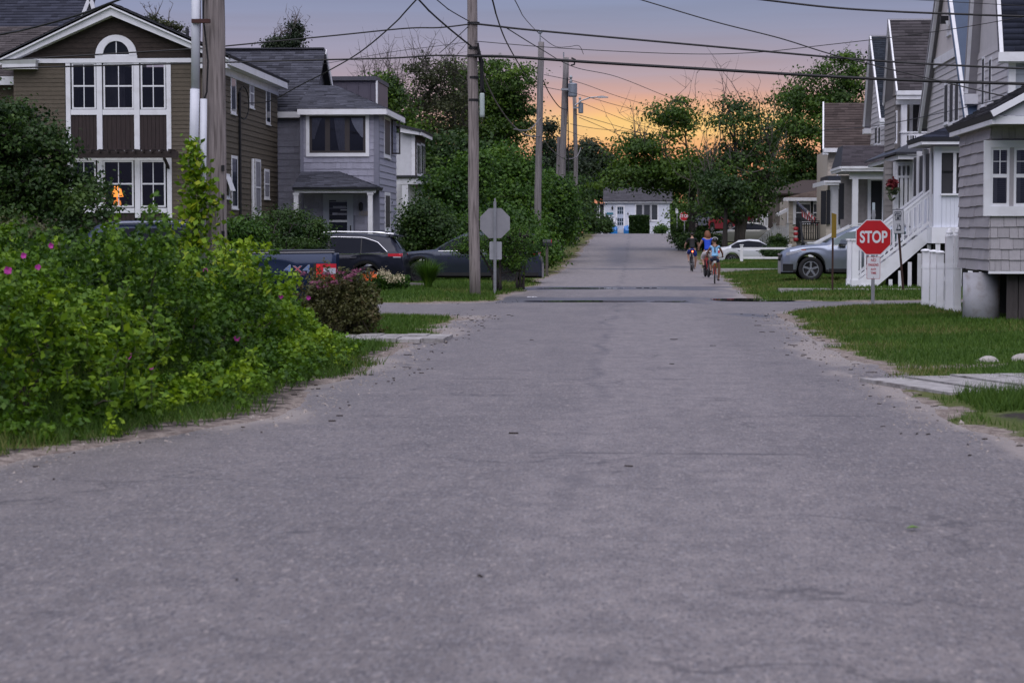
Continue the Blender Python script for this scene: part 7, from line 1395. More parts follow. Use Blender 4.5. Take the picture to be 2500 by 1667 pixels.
# wires: traced runs between poles and houses
def wire(pts, r, label, n=10, m_=None, tw=False):
    P = [at(*p) for p in pts]; Q = []
    t = np.linspace(0, len(P) - 1, (len(P) - 1) * n + 1); A = np.array(P)
    for v in t:      # Catmull-Rom through the traced points
        i = min(int(v), len(P) - 2); u = v - i; p0_, p1_, p2_, p3_ = A[max(i - 1, 0)], A[i], A[i + 1], A[min(i + 2, len(P) - 1)]
        Q.append(.5 * ((2 * p1_) + (-p0_ + p2_) * u + (2 * p0_ - 5 * p1_ + 4 * p2_ - p3_) * u * u + (-p0_ + 3 * p1_ - 3 * p2_ + p3_) * u ** 3))
    o = B().tube(Q, r, 5).obj('utility_wire', m_ or cable, None); return tag(o, label, 'wire', 'overhead wires')
S = 2500 / 2352
def w2(pts, Y0, Y1, r, label, **k):
    out = lambda p: p[1] < 0 or p[0] < 0 or p[0] > 2340; pts = list(pts); dY = (Y1 - Y0) / (len(pts) - 1)
    if out(pts[0]): (x0, y0), (x1, y1) = pts[0], pts[1]; m_ = 420 / math.hypot(x0 - x1, y0 - y1); pts = [(x0 + (x0 - x1) * m_, y0 + (y0 - y1) * m_)] + pts; Y0 -= dY
    if out(pts[-1]): (x0, y0), (x1, y1) = pts[-1], pts[-2]; m_ = 420 / math.hypot(x0 - x1, y0 - y1); pts = pts + [(x0 + (x0 - x1) * m_, y0 + (y0 - y1) * m_)]; Y1 += dY
    n = len(pts) - 1; return wire([(x * S, y * S, Y0 + (Y1 - Y0) * i / max(1, n)) for i, (x, y) in enumerate(pts)], r, label, **k)
w2([(1088, 55), (1135, 60), (1225, 70), (1600, 104), (2000, 139), (2352, 158), (2600, 165)], 49.4, 46, .024, 'thick upper cable from the corner pole across the right houses')
w2([(1090, 130), (1170, 131), (1350, 143), (1600, 158), (2000, 181), (2352, 193), (2600, 196)], 49.4, 46, .036, 'thickest lower cable from the corner pole across the right houses')
w2([(1465, -2), (1640, 50), (1790, 88), (1920, 128), (2130, 180), (2352, 232), (2500, 262)], 44, 40, .013, 'wire slanting down across the sky to the near right house')
w2([(1700, -6), (1900, 17), (2050, 27), (2200, 33), (2352, 38), (2600, 42)], 44, 42, .022, 'twisted cable crossing the top right corner')
w2([(2000, -6), (2170, 4), (2352, 14)], 44, 42, .007, 'thinnest wire at the top right edge')
w2([(1090, 95), (1300, 112), (1560, 124), (1720, 122), (1870, 107), (2170, 70), (2500, 12)], 49.4, 47, .009, 'thin wire dipping between the corner pole and the tall gabled house')
w2([(1890, 300), (2020, 288), (2170, 258), (2352, 215)], 80, 46, .012, 'thin service wire from the brown roof to the near right house')
w2([(-20, 140), (220, 126), (440, 113), (512, 107), (760, 83), (930, 66), (1010, 64), (1080, 56)], 50, 49.5, .018, 'upper cable from the corner pole past the brown house gable')
w2([(-20, 158), (440, 146), (700, 139), (900, 134), (1000, 128), (1086, 130)], 50, 49.5, .020, 'lower cable from the corner pole past the brown house windows')
w2([(740, 148), (900, 120), (1000, 107), (1075, 97)], 56, 49.5, .007, 'faint thin wire over the grey house')
w2([(-20, 84), (60, 68), (180, 35), (290, -6)], 30, 27, .017, 'thick drooping cable at the top left corner')
w2([(960, -4), (905, 55), (830, 118), (760, 160), (690, 196), (620, 232), (560, 238)], 47, 68, .018, 'service drop sagging to the brown house conduit')
w2([(958, -4), (985, 25), (1030, 65), (1082, 107)], 46, 49.4, .022, 'cable coming down to the corner pole from above')
w2([(998, -4), (1030, 22), (1078, 50)], 46, 49.4, .013, 'short cable at the top meeting the corner pole')
w2([(1075, 62), (1035, 100), (1010, 122)], 49.5, 54, .010, 'short guy wire left of the corner pole')
w2([(1130, -4), (1140, 35), (1160, 90), (1190, 145), (1215, 185)], 47, 75, .020, 'twisted wire dropping behind the thicket from above')
w2([(1180, -4), (1205, 42), (1238, 78)], 49, 86, .012, 'wire to the insulator of the slim pole')
w2([(1165, 66), (1240, 112), (1320, 155), (1420, 178), (1540, 226), (1660, 275)], 50, 126, .015, 'long wire running down the street past the slim pole')
w2([(1240, 82), (1275, 107), (1305, 108), (1330, 106), (1340, 125)], 86, 104, .014, 'jumper wire between the slim and leaning poles')
w2([(1094, 98), (1110, 170), (1140, 235), (1180, 290), (1215, 313), (1240, 312)], 49.5, 86, .026, 'grey cable sagging from corner pole to slim pole', m_=M('grey_lashed_cable', (.18, .165, .165), rough=.6))
w2([(1180, 297), (1215, 298), (1243, 270)], 70, 86, .022, 'second grey cable end at the slim pole', m_=M('grey_lashed_cable', (.18, .165, .165)))
w2([(1248, 185), (1262, 215), (1285, 246), (1302, 252)], 86, 104, .024, 'drooping dark cable between slim and leaning poles')
w2([(1252, 325), (1268, 345), (1290, 362), (1302, 366)], 86, 104, .022, 'low pale cable between slim and leaning poles', m_=M('grey_lashed_cable', (.18, .165, .165)))
w2([(1305, 366), (1325, 360), (1334, 340)], 104, 134, .03, 'low pale cable between leaning and far poles', m_=M('grey_lashed_cable', (.18, .165, .165)))
for i, (a_, b_, c_, d_) in enumerate((((1250, 172), (1330, 190), (1420, 222), (1500, 245)), ((1248, 200), (1320, 215), (1420, 243), (1500, 262)), ((1320, 262), (1400, 285), (1470, 305), (1520, 318)), ((1330, 270), (1400, 300), (1460, 330), (1500, 350)), ((1310, 285), (1370, 296), (1450, 303), (1510, 310)), ((1300, 300), (1350, 318), (1400, 335), (1460, 352)), ((1335, 236), (1400, 262), (1470, 288), (1540, 306)))):
    w2([a_, b_, c_, d_], 90 + 3 * i, 118 + 2 * i, .014, ['uppermost', 'second', 'third', 'fourth', 'fifth', 'lowest', 'middle'][i] + ' of the far wires fanning across the sunset toward the maple')

# ------------------------------------------------------------ signs
steel = M('galvanised_post', (.27, .28, .30), rough=.5, metal=.5, var=.15); rust = M('rust_post', (.045, .022, .018), rough=.85, var=.35, scale=20); signback = M('dull_sign_back', (.30, .30, .32), rough=.5, metal=.35, var=.12, scale=3)
signred = M('sign_red', (.42, .008, .014), rough=.4, var=.06); signwhite = M('sign_white', (.62, .63, .66), rough=.4, var=.05); redink = M('sign_red_ink', (.38, .02, .035), rough=.5); blackink = M('sign_black_ink', (.02, .03, .05), rough=.5)
def octa(r, c, y, th, name, mat, par):
    return B().prism([(c[0] + r / math.cos(math.pi / 8) * math.cos(math.pi / 8 + k * math.pi / 4), y, c[2] + r / math.cos(math.pi / 8) * math.sin(math.pi / 8 + k * math.pi / 4)) for k in range(8)], (0, th, 0)).obj(name, mat, par)
def rrect(x0, x1, z0, z1, r, y, th):
    P = []
    for cx, cz, a0 in ((x1 - r, z1 - r, 0), (x0 + r, z1 - r, 90), (x0 + r, z0 + r, 180), (x1 - r, z0 + r, 270)):
        for k in range(5): a = R(a0 + k * 22.5); P.append((cx + r * math.cos(a), y, cz + r * math.sin(a)))
    return B().prism(P, (0, th, 0))
YS = 44.0; c = at(2132.5, 579.5, YS); gx = c[0]; S1 = empty('stop_sign', (gx, YS, g1(gx, YS)), 'red stop sign with no parking plate on the corner lawn', 'sign', 'stop signs')
r_ = 42.5 * YS / F; octa(r_, c, YS, .004, 'sign_plate', signwhite, S1); octa(r_ * .955, c, YS - .002, .0015, 'red_face', signred, S1)
text_mesh('STOP', .345, (c[0], YS - .004, c[2] - .005), 'lettering', signwhite, S1, sx=.70, bold=.010, ext=.0012)
B().box(gx - .035, gx + .035, YS + .006, YS + .045, -.2, at(2132, 513, YS)[2]).obj('post', steel, S1); z0 = at(2132, 513, YS)[2]; B().box(gx - .045, gx + .045, YS + .0, YS + .05, z0 - .14, z0 - .08).obj('bracket', steel, S1); B().box(gx - .028, gx + .028, YS + .01, YS + .04, z0 + .002, z0 + .16).obj('post_cap', M('pale_tag', (.35, .42, .45), rough=.4), S1)
u0, u1, zb0, zb1 = at(2116, 650, YS)[0], at(2149, 650, YS)[0], at(2132, 681, YS)[2], at(2132, 627, YS)[2]
rrect(u0, u1, zb0, zb1, .02, YS + .001, .004).obj('plate', redink, S1); rrect(u0 + .008, u1 - .008, zb0 + .008, zb1 - .008, .016, YS - .001, .001).obj('plate_face', signwhite, S1)
hz_ = zb1 - zb0
for tx, k, sz in (('NO', .84, .088), ('PARKING', .63, .078), ('ANY', .43, .068), ('TIME', .26, .068)): text_mesh(tx, sz, ((u0 + u1) / 2, YS - .003, zb0 + hz_ * k), 'lettering', redink, S1, sx=.66 if tx == 'PARKING' else .8, bold=.0015, ext=.0008)
for z in (zb1 - .03, zb0 + .03): B().lathe([(.008, -.004), (.008, .0)], ((u0 + u1) / 2, YS - .002, z), 8, axis='y').obj('bolt', rust, S1)
# back of the other stop sign
YL = 51.5; c = at(1208.5, 545, YL); S2 = empty('stop_sign', (c[0], YL, g1(c[0], YL)), 'dull grey back of a stop sign beside the corner pole', 'sign', 'stop signs'); octa(36.5 * YL / F, c, YL, .004, 'sign_plate', signback, S2); octa(36.2 * YL / F, c, YL + .006, .002, 'red_face', signred, S2)
B().box(c[0] - .035, c[0] + .035, YL - .045, YL - .006, -.3, at(1208, 492, YL)[2]).obj('post', steel, S2); u0, u1, zb0, zb1 = at(1195, 610, YL)[0], at(1225, 610, YL)[0], at(1208, 634, YL)[2], at(1208, 590, YL)[2]; rrect(u0, u1, zb0, zb1, .03, YL, .004).obj('plate', M('pale_sign_back', (.36, .37, .40), rough=.5, metal=.3), S2); B().box(c[0] - .02, c[0] + .02, YL - .02, YL - .01, at(1208, 492, YL)[2], at(1208, 484, YL)[2]).obj('post_tip', steel, S2)
# rusty post with yellow sign seen edge-on
YY = 50.0; p = at(2032, 722, YY); S3 = empty('warning_sign', (p[0], YY, g1(p[0], YY)), 'yellow sign seen almost edge-on on a rusty post', 'sign'); B().box(p[0] - .022, p[0] + .022, YY - .02, YY + .02, -.2, at(2032, 522, YY)[2]).obj('post', rust, S3)
z0, z1 = at(2032, 581, YY)[2], at(2032, 522, YY)[2]; b = B(); b.prism([(p[0] - .035, YY - .04, z0), (p[0] + .04, YY - .42, z0), (p[0] + .04, YY - .42, z1 - .02), (p[0] - .035, YY - .04, z1 + .02)], (.004, .002, 0)); b.obj('sign_plate', M('sign_yellow', (.30, .19, .010), rough=.5, var=.2), S3)
# speed limit
p0 = at(2206, 722, YY); p1 = at(2194, 565, YY); S4 = empty('speed_limit_sign', tuple(p0), 'turned white speed limit 25 sign on a leaning rusty post', 'sign'); S4.location = (0, 0, 0); B().tube([p0 + (p0 - p1) * .12, p1 + (p1 - p0) * .35], .03, 6).obj('post', rust, S4)
cs = at(2194, 541, YY - .34); yw = R(66); wv = np.array([math.cos(yw), -math.sin(yw), 0]); hh = 29.5 * YY / F; ww = 10 * YY / F / math.cos(yw) / (1.0); ww = min(ww, .26); tilt = np.array([-.06, 0, 1.0])
def pl_(k, off, m_, nm): n_ = np.array([-math.sin(yw), -math.cos(yw), 0]) * off; q = cs + n_; B().prism([q - wv * ww * k - tilt * hh * k, q + wv * ww * k - tilt * hh * k, q + wv * ww * k + tilt * hh * k, q - wv * ww * k + tilt * hh * k], n_ * 0 + np.array([-math.sin(yw), -math.cos(yw), 0]) * .002).obj(nm, m_, S4)
pl_(1.0, .0, blackink, 'plate'); pl_(.94, .003, signwhite, 'plate_face')
for tx, k, sz in (('SPEED', .62, .15), ('LIMIT', .25, .15), ('25', -.42, .30)): q = cs + tilt * hh * k + np.array([-math.sin(yw), -math.cos(yw), 0]) * .008; text_mesh(tx, sz, tuple(q), 'lettering', blackink, S4, rot=(R(90), 0, -yw), sx=.8, bold=.002, ext=.001)
# far signs
c = at(1671, 528, 172); S5 = empty('stop_sign', (c[0], 172, g1(c[0], 172)), 'distant stop sign behind the maple trunk', 'sign', 'stop signs'); octa(.40, c, 172, .01, 'sign_plate', signwhite, S5); octa(.37, c, 171.99, .005, 'red_face', signred, S5); text_mesh('STOP', .34, (c[0], 171.985, c[2]), 'lettering', signwhite, S5, bold=.01); B().box(c[0] - .04, c[0] + .04, 172.02, 172.08, 1, c[2] + .4).obj('post', steel, S5)
c = at(1653, 515, 170); S6 = empty('white_sign', (c[0], 170, g1(c[0], 170)), 'small white sign on a post left of the distant stop sign', 'sign'); B().prism([(c[0] - .12, 170, c[2] - .2), (c[0] + .08, 170, c[2] - .2), (c[0] + .12, 170, c[2]), (c[0], 170, c[2] + .22), (c[0] - .12, 170, c[2] + .2)], (0, .01, 0)).obj('sign_plate', signwhite, S6); B().box(c[0] - .03, c[0] + .03, 170.02, 170.06, 1, c[2] + .1).obj('post', steel, S6)

# ------------------------------------------------------------ fences, mailbox, paths, stones
vin = M('white_vinyl', (.82, .83, .86), rough=.35, var=.04, dirt=((.55, .54, .52), 4, .35))
FN = empty('vinyl_fence', (6.0, 39.5, 0), 'white vinyl fence with finial posts beside the mauve house', 'fence')
def fpost(px0, px1, py0, py1, Y, cap):
    x0, x1 = at(px0, 650, Y)[0], at(px1, 650, Y)[0]; z1 = at(px0, py0, Y)[2]; w = (x1 - x0); zc = z1 - (.17 if cap == 'p' else .05)
    o = B().box(x0, x1, Y - w / 2, Y + w / 2, -.1, zc).obj('post', vin, FN); xm = (x0 + x1) / 2
    if cap == 'p': B().lathe([(w * .58, zc - .02), (w * .58, zc + .02), (w * .42, zc + .03), (w * .52, zc + .08), (w * .3, zc + .14), (.005, zc + .19)], (xm, Y, 0), 4).obj('post_cap', vin, o) if 0 else B().lathe([(w * .62, zc + .001), (w * .62, zc + .025), (w * .40, zc + .035), (w * .50, zc + .075), (w * .30, zc + .13), (.005, zc + .17)], (xm, Y, 0), 16).obj('finial', vin, o, smooth=False)
    else: B().lathe([(w * .72, zc + .001), (w * .74, zc + .02), (w * .5, zc + .045), (.01, zc + .055)], (xm, Y, 0), 16).obj('post_cap', vin, o)
    for z in (.08, at(px0, 655, Y)[2]): B().box(x0 - .006, x1 + .006, Y - w / 2 - .006, Y + w / 2 + .006, z, z + .08).obj('post_band', vin, o)
    return x0, x1
fpost(2329, 2346, 554, 768, 38.2, 'p'); fpost(2308, 2326, 556, 768, 38.9, 'p')
fpost(2287, 2303, 612, 766, 40.0, 'r'); fpost(2271, 2287, 610, 762, 40.9, 'r'); fpost(2251, 2268, 608, 756, 41.7, 'r')
for (ya, yb, zt0) in ((40.1, 40.8, 1.0), (41.0, 41.6, 1.0), (39.0, 39.9, 1.02)):
    n = 6
    for k in range(n): y = ya + (yb - ya) * (k + .5) / n; zc = zt0 - .22 * math.sin(math.pi * (k + .5) / n); B().box(5.97, 5.99, y - .04, y + .04, .05, zc).obj('picket', vin, FN)
    for z in (.15, .6): B().box(5.94, 5.965, ya, yb, z, z + .08).obj('rail', vin, FN)
xg0, xg1 = at(2326, 650, 38.55)[0], at(2330, 650, 38.55)[0]
for z0, z1 in ((.6, .68), (1.12, 1.2), (.1, .2)): B().box(5.98, 6.02, 38.25, 38.85, z0, z1).obj('gate_rail', vin, FN)
for k in range(4): y = 38.32 + k * .15; B().box(5.985, 6.015, y, y + .06, .2, 1.12).obj('gate_picket', vin, FN)
RF = empty('rail_fence', (at(1810, 640, 98)[0], 98, .1), 'white two-rail fence between the street and the cream cottage', 'fence'); YR_ = 96.0
for x0, x1 in ((1807, 1814), (1925, 1932)): a, c = at(x0, 620, YR_)[0], at(x1, 620, YR_)[0]; o = B().box(a, c, YR_ - .07, YR_ + .07, 0, at(1810, 599, YR_)[2]).obj('post', white, RF); B().box(a - .03, c + .03, YR_ - .1, YR_ + .1, at(1810, 599, YR_)[2] + .001, at(1810, 598, YR_)[2] + .02).obj('post_cap', white, o)
for y0, y1, xe in ((604, 609, 1944), (627, 632, 1924)): B().box(at(1814, 620, YR_)[0], at(xe, 620, YR_)[0], YR_ - .03, YR_ + .03, at(1810, y1, YR_)[2], at(1810, y0, YR_)[2]).obj('rail', white, RF)
MB = empty('mailbox', tuple(at(1336, 640, 72)), 'black roadside mailbox against the green thicket', 'mailbox'); q0, q1 = at(1325, 600, 72), at(1347, 585, 72); zc = (q0[2] + q1[2]) / 2; rr_ = (q1[2] - q0[2]) / 2
b = B(); b.prism([(q0[0], 72, q0[2])] + [(q0[0], 72 + rr_ * (1 - math.cos(t)), zc + rr_ * math.sin(t)) for t in np.linspace(0, math.pi, 9)] + [(q0[0], 72 + 2 * rr_, q0[2])], (q1[0] - q0[0], 0, 0)); b.obj('box', M('mailbox_black', (.02, .022, .025), rough=.35), MB); B().box(q0[0] + .1, q0[0] + .19, 72.06, 72.15, -.1, q0[2] - .002).obj('post', M('old_post', (.08, .07, .06)), MB); B().box(q1[0] - .02, q1[0], 71.97, 71.99, zc, zc + .12).obj('flag_arm', signred, MB)
conc = M('pale_concrete', (.33, .315, .31), rough=.85, var=.2, scale=8, orand=.10, bump=.5, bscale=40, dirt=((.09, .075, .068), 7, .85))
PT = tag(bpy.data.objects.new('path', None), 'pale concrete slab path from the street to the right edge', None, kind='structure'); col.objects.link(PT)
def slab(pts, z, par, nm='slab'):
    b = B(); b.prism([(x, y, z + .0) for x, y in pts], (0, 0, -.06)); b.obj(nm, conc, par)
for i in range(9):
    a0, a1 = i / 9, (i + 1) / 9 - .006; e = lambda t, f: (2.28 + t * 4.2 + .62 * (1 - f), 20.9 - 1.85 * (1 - f) + t * .9); slab([e(a0, 0), e(a1, 0), e(a1, 1), e(a0, 1)], .045 + .10 * (i / 9) + .004 * (i % 3), PT)
WK = tag(bpy.data.objects.new('walkway', None), 'short grey paver walkway through the left lawn corner', None, kind='structure'); col.objects.link(WK)
for i in range(6):
    for j in range(2): x0 = -4.6 + i * .33; slab([(x0, 28.1 + j * .74), (x0 + .318, 28.1 + j * .74), (x0 + .318, 28.82 + j * .74), (x0, 28.82 + j * .74)], .055 + .01 * ((i + j) % 2), WK)
SW = box('sidewalk_strip', conc, None, 3.6, 9, 51.4, 52.0, .0, .03 + g1(5, 51.7)); tag(SW, 'narrow pale strip of paving across the lawn', None, kind='structure'); SW2 = box('sidewalk_strip', conc, None, 2.6, 12, 80, 80.8, .0, .06 + g1(5, 80)); tag(SW2, 'pale path below the rail fence lawn', None, kind='structure')
def boulder(px, py, Y, rx, rz, label, seed):
    r = np.random.default_rng(seed); c_ = at(px, py, Y); b = B(); n, m_ = 14, 7
    for i in range(m_):
        f = i / (m_ - 1) * math.pi / 2
        for j in range(n): t = 2 * math.pi * j / n; k = 1 + .25 * (float(vn(math.cos(t) * 1.5 + 4, math.sin(t) * 1.5 + f * 2 + 4, seed)) - .5); b.v.append((c_[0] + rx * k * math.cos(f) * math.cos(t), Y + rx * .6 * k * math.cos(f) * math.sin(t), c_[2] - rz * .5 + rz * k * math.sin(f)))
    for i in range(m_ - 1):
        for j in range(n): b.f.append((i * n + j, i * n + (j + 1) % n, (i + 1) * n + (j + 1) % n, (i + 1) * n + j))
    b.obj('boulder', M('pale_boulder', (.36, .335, .315), rough=.85, var=.3, bump=.5, bscale=15), None, smooth=True, label=label, cat='rock', group='pale boulders in the lawn')
boulder(2412, 880, 23.8, .155, .12, 'pale boulder half sunk in the right lawn', 4); boulder(2500, 876, 23.8, .18, .12, 'pale boulder cut by the picture edge', 9)
rg = empty('crumpled_bag', tuple(gp(1300, 725)), 'crumpled white bag on the grass at the far corner', 'litter'); r = np.random.default_rng(12); q = gp(1300, 726); b = B(); n = 9
for i in range(n):
    for j in range(n): b.v.append((q[0] + (i / 8 - .5) * .24, q[1] + (j / 8 - .5) * .3, g1(q[0], q[1]) + .05 + .05 * r.random()))
for i in range(n - 1):
    for j in range(n - 1): o = i * n + j; b.f.append((o, o + n, o + n + 1, o + 1))
b.obj('bag', M('white_plastic_bag', (.62, .62, .64), rough=.5), rg)
# sticks and grit along the road
b = B(); r = np.random.default_rng(14); k = 0
while k < 280:
    Y = 7 + 40 * r.random() ** .9; X = r.uniform(-4, 4); dd_ = float(sdist(X, Y))
    if dd_ > .25 or (dd_ < -.6 and r.random() > .025): continue
    z = float(max(gh(X, Y), zr(Y) + .035 * (1 - (X / 5.2) ** 2) - .02)) + .004; L_ = r.uniform(.006, .03) * (1 if r.random() < .85 else 2.0) * min(1, Y / 16); a = r.normal() * .35 + (0 if r.random() < .8 else 1.3); d_ = np.array([math.cos(a), math.sin(a), 0]) * L_; p = np.array([X, Y, z]); b.tube([p - d_, p + d_], r.uniform(.003, .007), 4); k += 1
b.obj('debris', M('dark_twig_debris', (.03, .022, .018), rough=.9, var=.3), None, label='scattered dark twigs and grit along the road edges', cat='debris', kind='stuff')
V = []; Q = []; r = np.random.default_rng(15)
X = r.uniform(-4.6, 4.2, 30000); Y = 9 + 36 * r.random(30000); dd_ = sdist(X, Y); ok = (dd_ > -.45) & (dd_ < .22) & (r.random(30000) < np.exp(-np.abs(dd_ + .05) * 5)); X, Y = X[ok][:2600], Y[ok][:2600]; n = len(X); z = np.maximum(gh(X, Y), zr(Y) + .035 * (1 - (X / 5.2) ** 2) - .02); k = r.uniform(.004, .012, n) * np.where(r.random(n) < .05, 2, 1)
V = np.stack([np.stack([X - k, Y - k, z], 1), np.stack([X + k, Y - k * .7, z], 1), np.stack([X, Y + k, z], 1), np.stack([X + r.normal(size=n) * k * .3, Y, z + k * 1.2], 1)], 1).reshape(-1, 3); o = np.arange(n)[:, None] * 4; Q = np.concatenate([o + np.array([[0, 1, 3]]), o + np.array([[1, 2, 3]]), o + np.array([[2, 0, 3]])])
tag(link('gravel', npmesh('gravel', V, Q, r.random(len(V))), M('road_gravel', (.24, .21, .19), rough=.9, var=.4, scale=40, tint=.6)), 'loose gravel along the crumbling road edges', 'gravel', kind='stuff')
lf = empty('fallen_leaf', tuple(gp(2228, 1289)), 'single green leaf lying on the near asphalt', 'leaf'); q = gp(2228, 1289, .025); B().add([q + np.array([-.035, 0, 0]), q + np.array([0, -.03, .012]), q + np.array([.04, .005, .004]), q + np.array([0, .03, .012])], [(0, 1, 2, 3)]).obj('blade', M('fresh_leaf', (.12, .22, .04)), lf)
# ------------------------------------------------------------ cyclists
skin = M('skin_tone', (.42, .25, .18), rough=.55, var=.08); skin2 = M('tanned_skin', (.26, .14, .095), rough=.55, var=.08)
def skinmesh(name, mat, par, verts, edges, sub=2, root=0):
    """one continuous surface grown over a skeleton; verts = {key: (x,y,z,r)}"""
    keys = list(verts); me = bpy.data.meshes.new(name); me.from_pydata([verts[k][:3] for k in keys], [(keys.index(a), keys.index(b)) for a, b in edges], [])
    o = bpy.data.objects.new('tmp', me); col.objects.link(o); md = o.modifiers.new('s', 'SKIN'); md.use_smooth_shade = True; md.branch_smoothing = .4
    for i, k in enumerate(keys):
        sv = me.skin_vertices[0].data[i]; rr = verts[k][3]; sv.radius = (rr, rr) if not isinstance(rr, tuple) else rr; sv.use_root = (i == root)
    o.modifiers.new('d', 'SUBSURF').levels = sub; o.modifiers['d'].render_levels = sub
    bpy.context.view_layer.update(); m2 = bpy.data.meshes.new_from_object(o.evaluated_get(bpy.context.evaluated_depsgraph_get())); bpy.data.objects.remove(o); m2.materials.clear(); m2.name = name
    m2.polygons.foreach_set('use_smooth', [True] * len(m2.polygons)); return link(name, m2, mat, par)
def bicycle(label, frame_m, fat=.022, wr=.33, lamp=False, plate=False, s=1.0):
    T = empty('bicycle', (0, 0, 0), label, 'bicycle', 'bicycles of the riders'); L_ = 1.04; hub = lambda y: (0, y, wr); blk = M('bike_black', (.014, .014, .015), rough=.5)
    for y in (-L_ / 2, L_ / 2):
        b = B(); n = 26
        for i in range(n):
            a = 2 * math.pi * i / n
            for j in range(6): t = 2 * math.pi * j / 6; b.v.append((fat * math.cos(t), y + (wr - fat + fat * math.sin(t)) * math.cos(a), wr + (wr - fat + fat * math.sin(t)) * math.sin(a)))
        for i in range(n):
            for j in range(6): b.f.append((i * 6 + j, ((i + 1) % n) * 6 + j, ((i + 1) % n) * 6 + (j + 1) % 6, i * 6 + (j + 1) % 6))
        w = b.obj('wheel', tyre_m, T, smooth=True); b = B()
        for k in range(14): a = 2 * math.pi * k / 14; b.tube([(.02 * (-1) ** k, y, wr), (0, y + (wr - 2 * fat) * math.cos(a), wr + (wr - 2 * fat) * math.sin(a))], .003, 3, cap=False)
        b.tube([(-.05, y, wr), (.05, y, wr)], .02, 8); b.obj('spokes', tin, w, kind='stuff')
    bb, st_, hd = np.array([0, -.06, .29]), np.array([0, -.24, .80 * s]), np.array([0, .36, .86 * s]); b = B()
    for a, c, r in ((bb, st_, .018), (bb, hd + np.array([0, .02, -.12]), .02), (st_ + np.array([0, .03, -.1]), hd, .017)): b.tube([a, c], r, 8)
    for sx in (-.05, .05): b.tube([bb + np.array([sx * .6, 0, 0]), (sx, -L_ / 2, wr)], .011, 6); b.tube([st_ + np.array([sx * .4, .03, -.12]), (sx, -L_ / 2, wr)], .010, 6); b.tube([hd + np.array([sx, .02, -.14]), (sx, L_ / 2, wr)], .013, 6)
    b.tube([hd + np.array([0, .03, -.18]), hd + np.array([0, -.02, .06])], .022, 8); b.obj('frame', frame_m, T, smooth=True)
    sd = st_ + np.array([0, -.04, .12]); B().tube([st_, sd], .013, 6).obj('seat_post', tin, T); b = B(); b.prism([sd + np.array(q) for q in ((-.09, -.12, 0), (.09, -.12, 0), (.03, .14, 0), (-.03, .14, 0))], (0, 0, .05)); b.obj('saddle', blk, T)
    hb = hd + np.array([0, .02, .14]); B().tube([hb + np.array([-.31, -.06, .02]), hb + np.array([-.12, .02, 0]), hb + np.array([.12, .02, 0]), hb + np.array([.31, -.06, .02])], .014, 6).obj('handlebar', blk, T); B().tube([hd + np.array([0, -.02, .06]), hb], .016, 6).obj('stem', blk, T)
    cr = B(); cr.lathe([(.09, -.006), (.09, .006)], (.06, bb[1], bb[2]), 18, axis='x'); cr.tube([bb + np.array([.09, 0, 0]), bb + np.array([.09, .05, -.16])], .012, 6); cr.tube([bb + np.array([-.09, 0, 0]), bb + np.array([-.09, -.05, .16])], .012, 6); cr.obj('crank', blk, T)
    for sx, q in ((.13, (0, .05, -.16)), (-.13, (0, -.05, .16))): p = bb + np.array([sx, q[1], q[2]]); B().box(p[0] - .05, p[0] + .05, p[1] - .04, p[1] + .04, p[2] - .012, p[2] + .012).obj('pedal', blk, T)
    if lamp: B().lathe([(.01, -.02), (.028, -.01), (.028, .01), (.01, .02)], (0, sd[1] - .16, sd[2] - .02), 10, axis='y').obj('tail_lamp', M('lit_tail_lamp', (.8, .05, .02), emit=((1, .10, .03), 7)), T)
    if plate: B().box(-.05, .05, sd[1] - .15, sd[1] - .14, sd[2] - .10, sd[2] - .03).obj('reflector', M('pale_reflector', (.6, .58, .56)), T)
    return T, sd, hb, bb
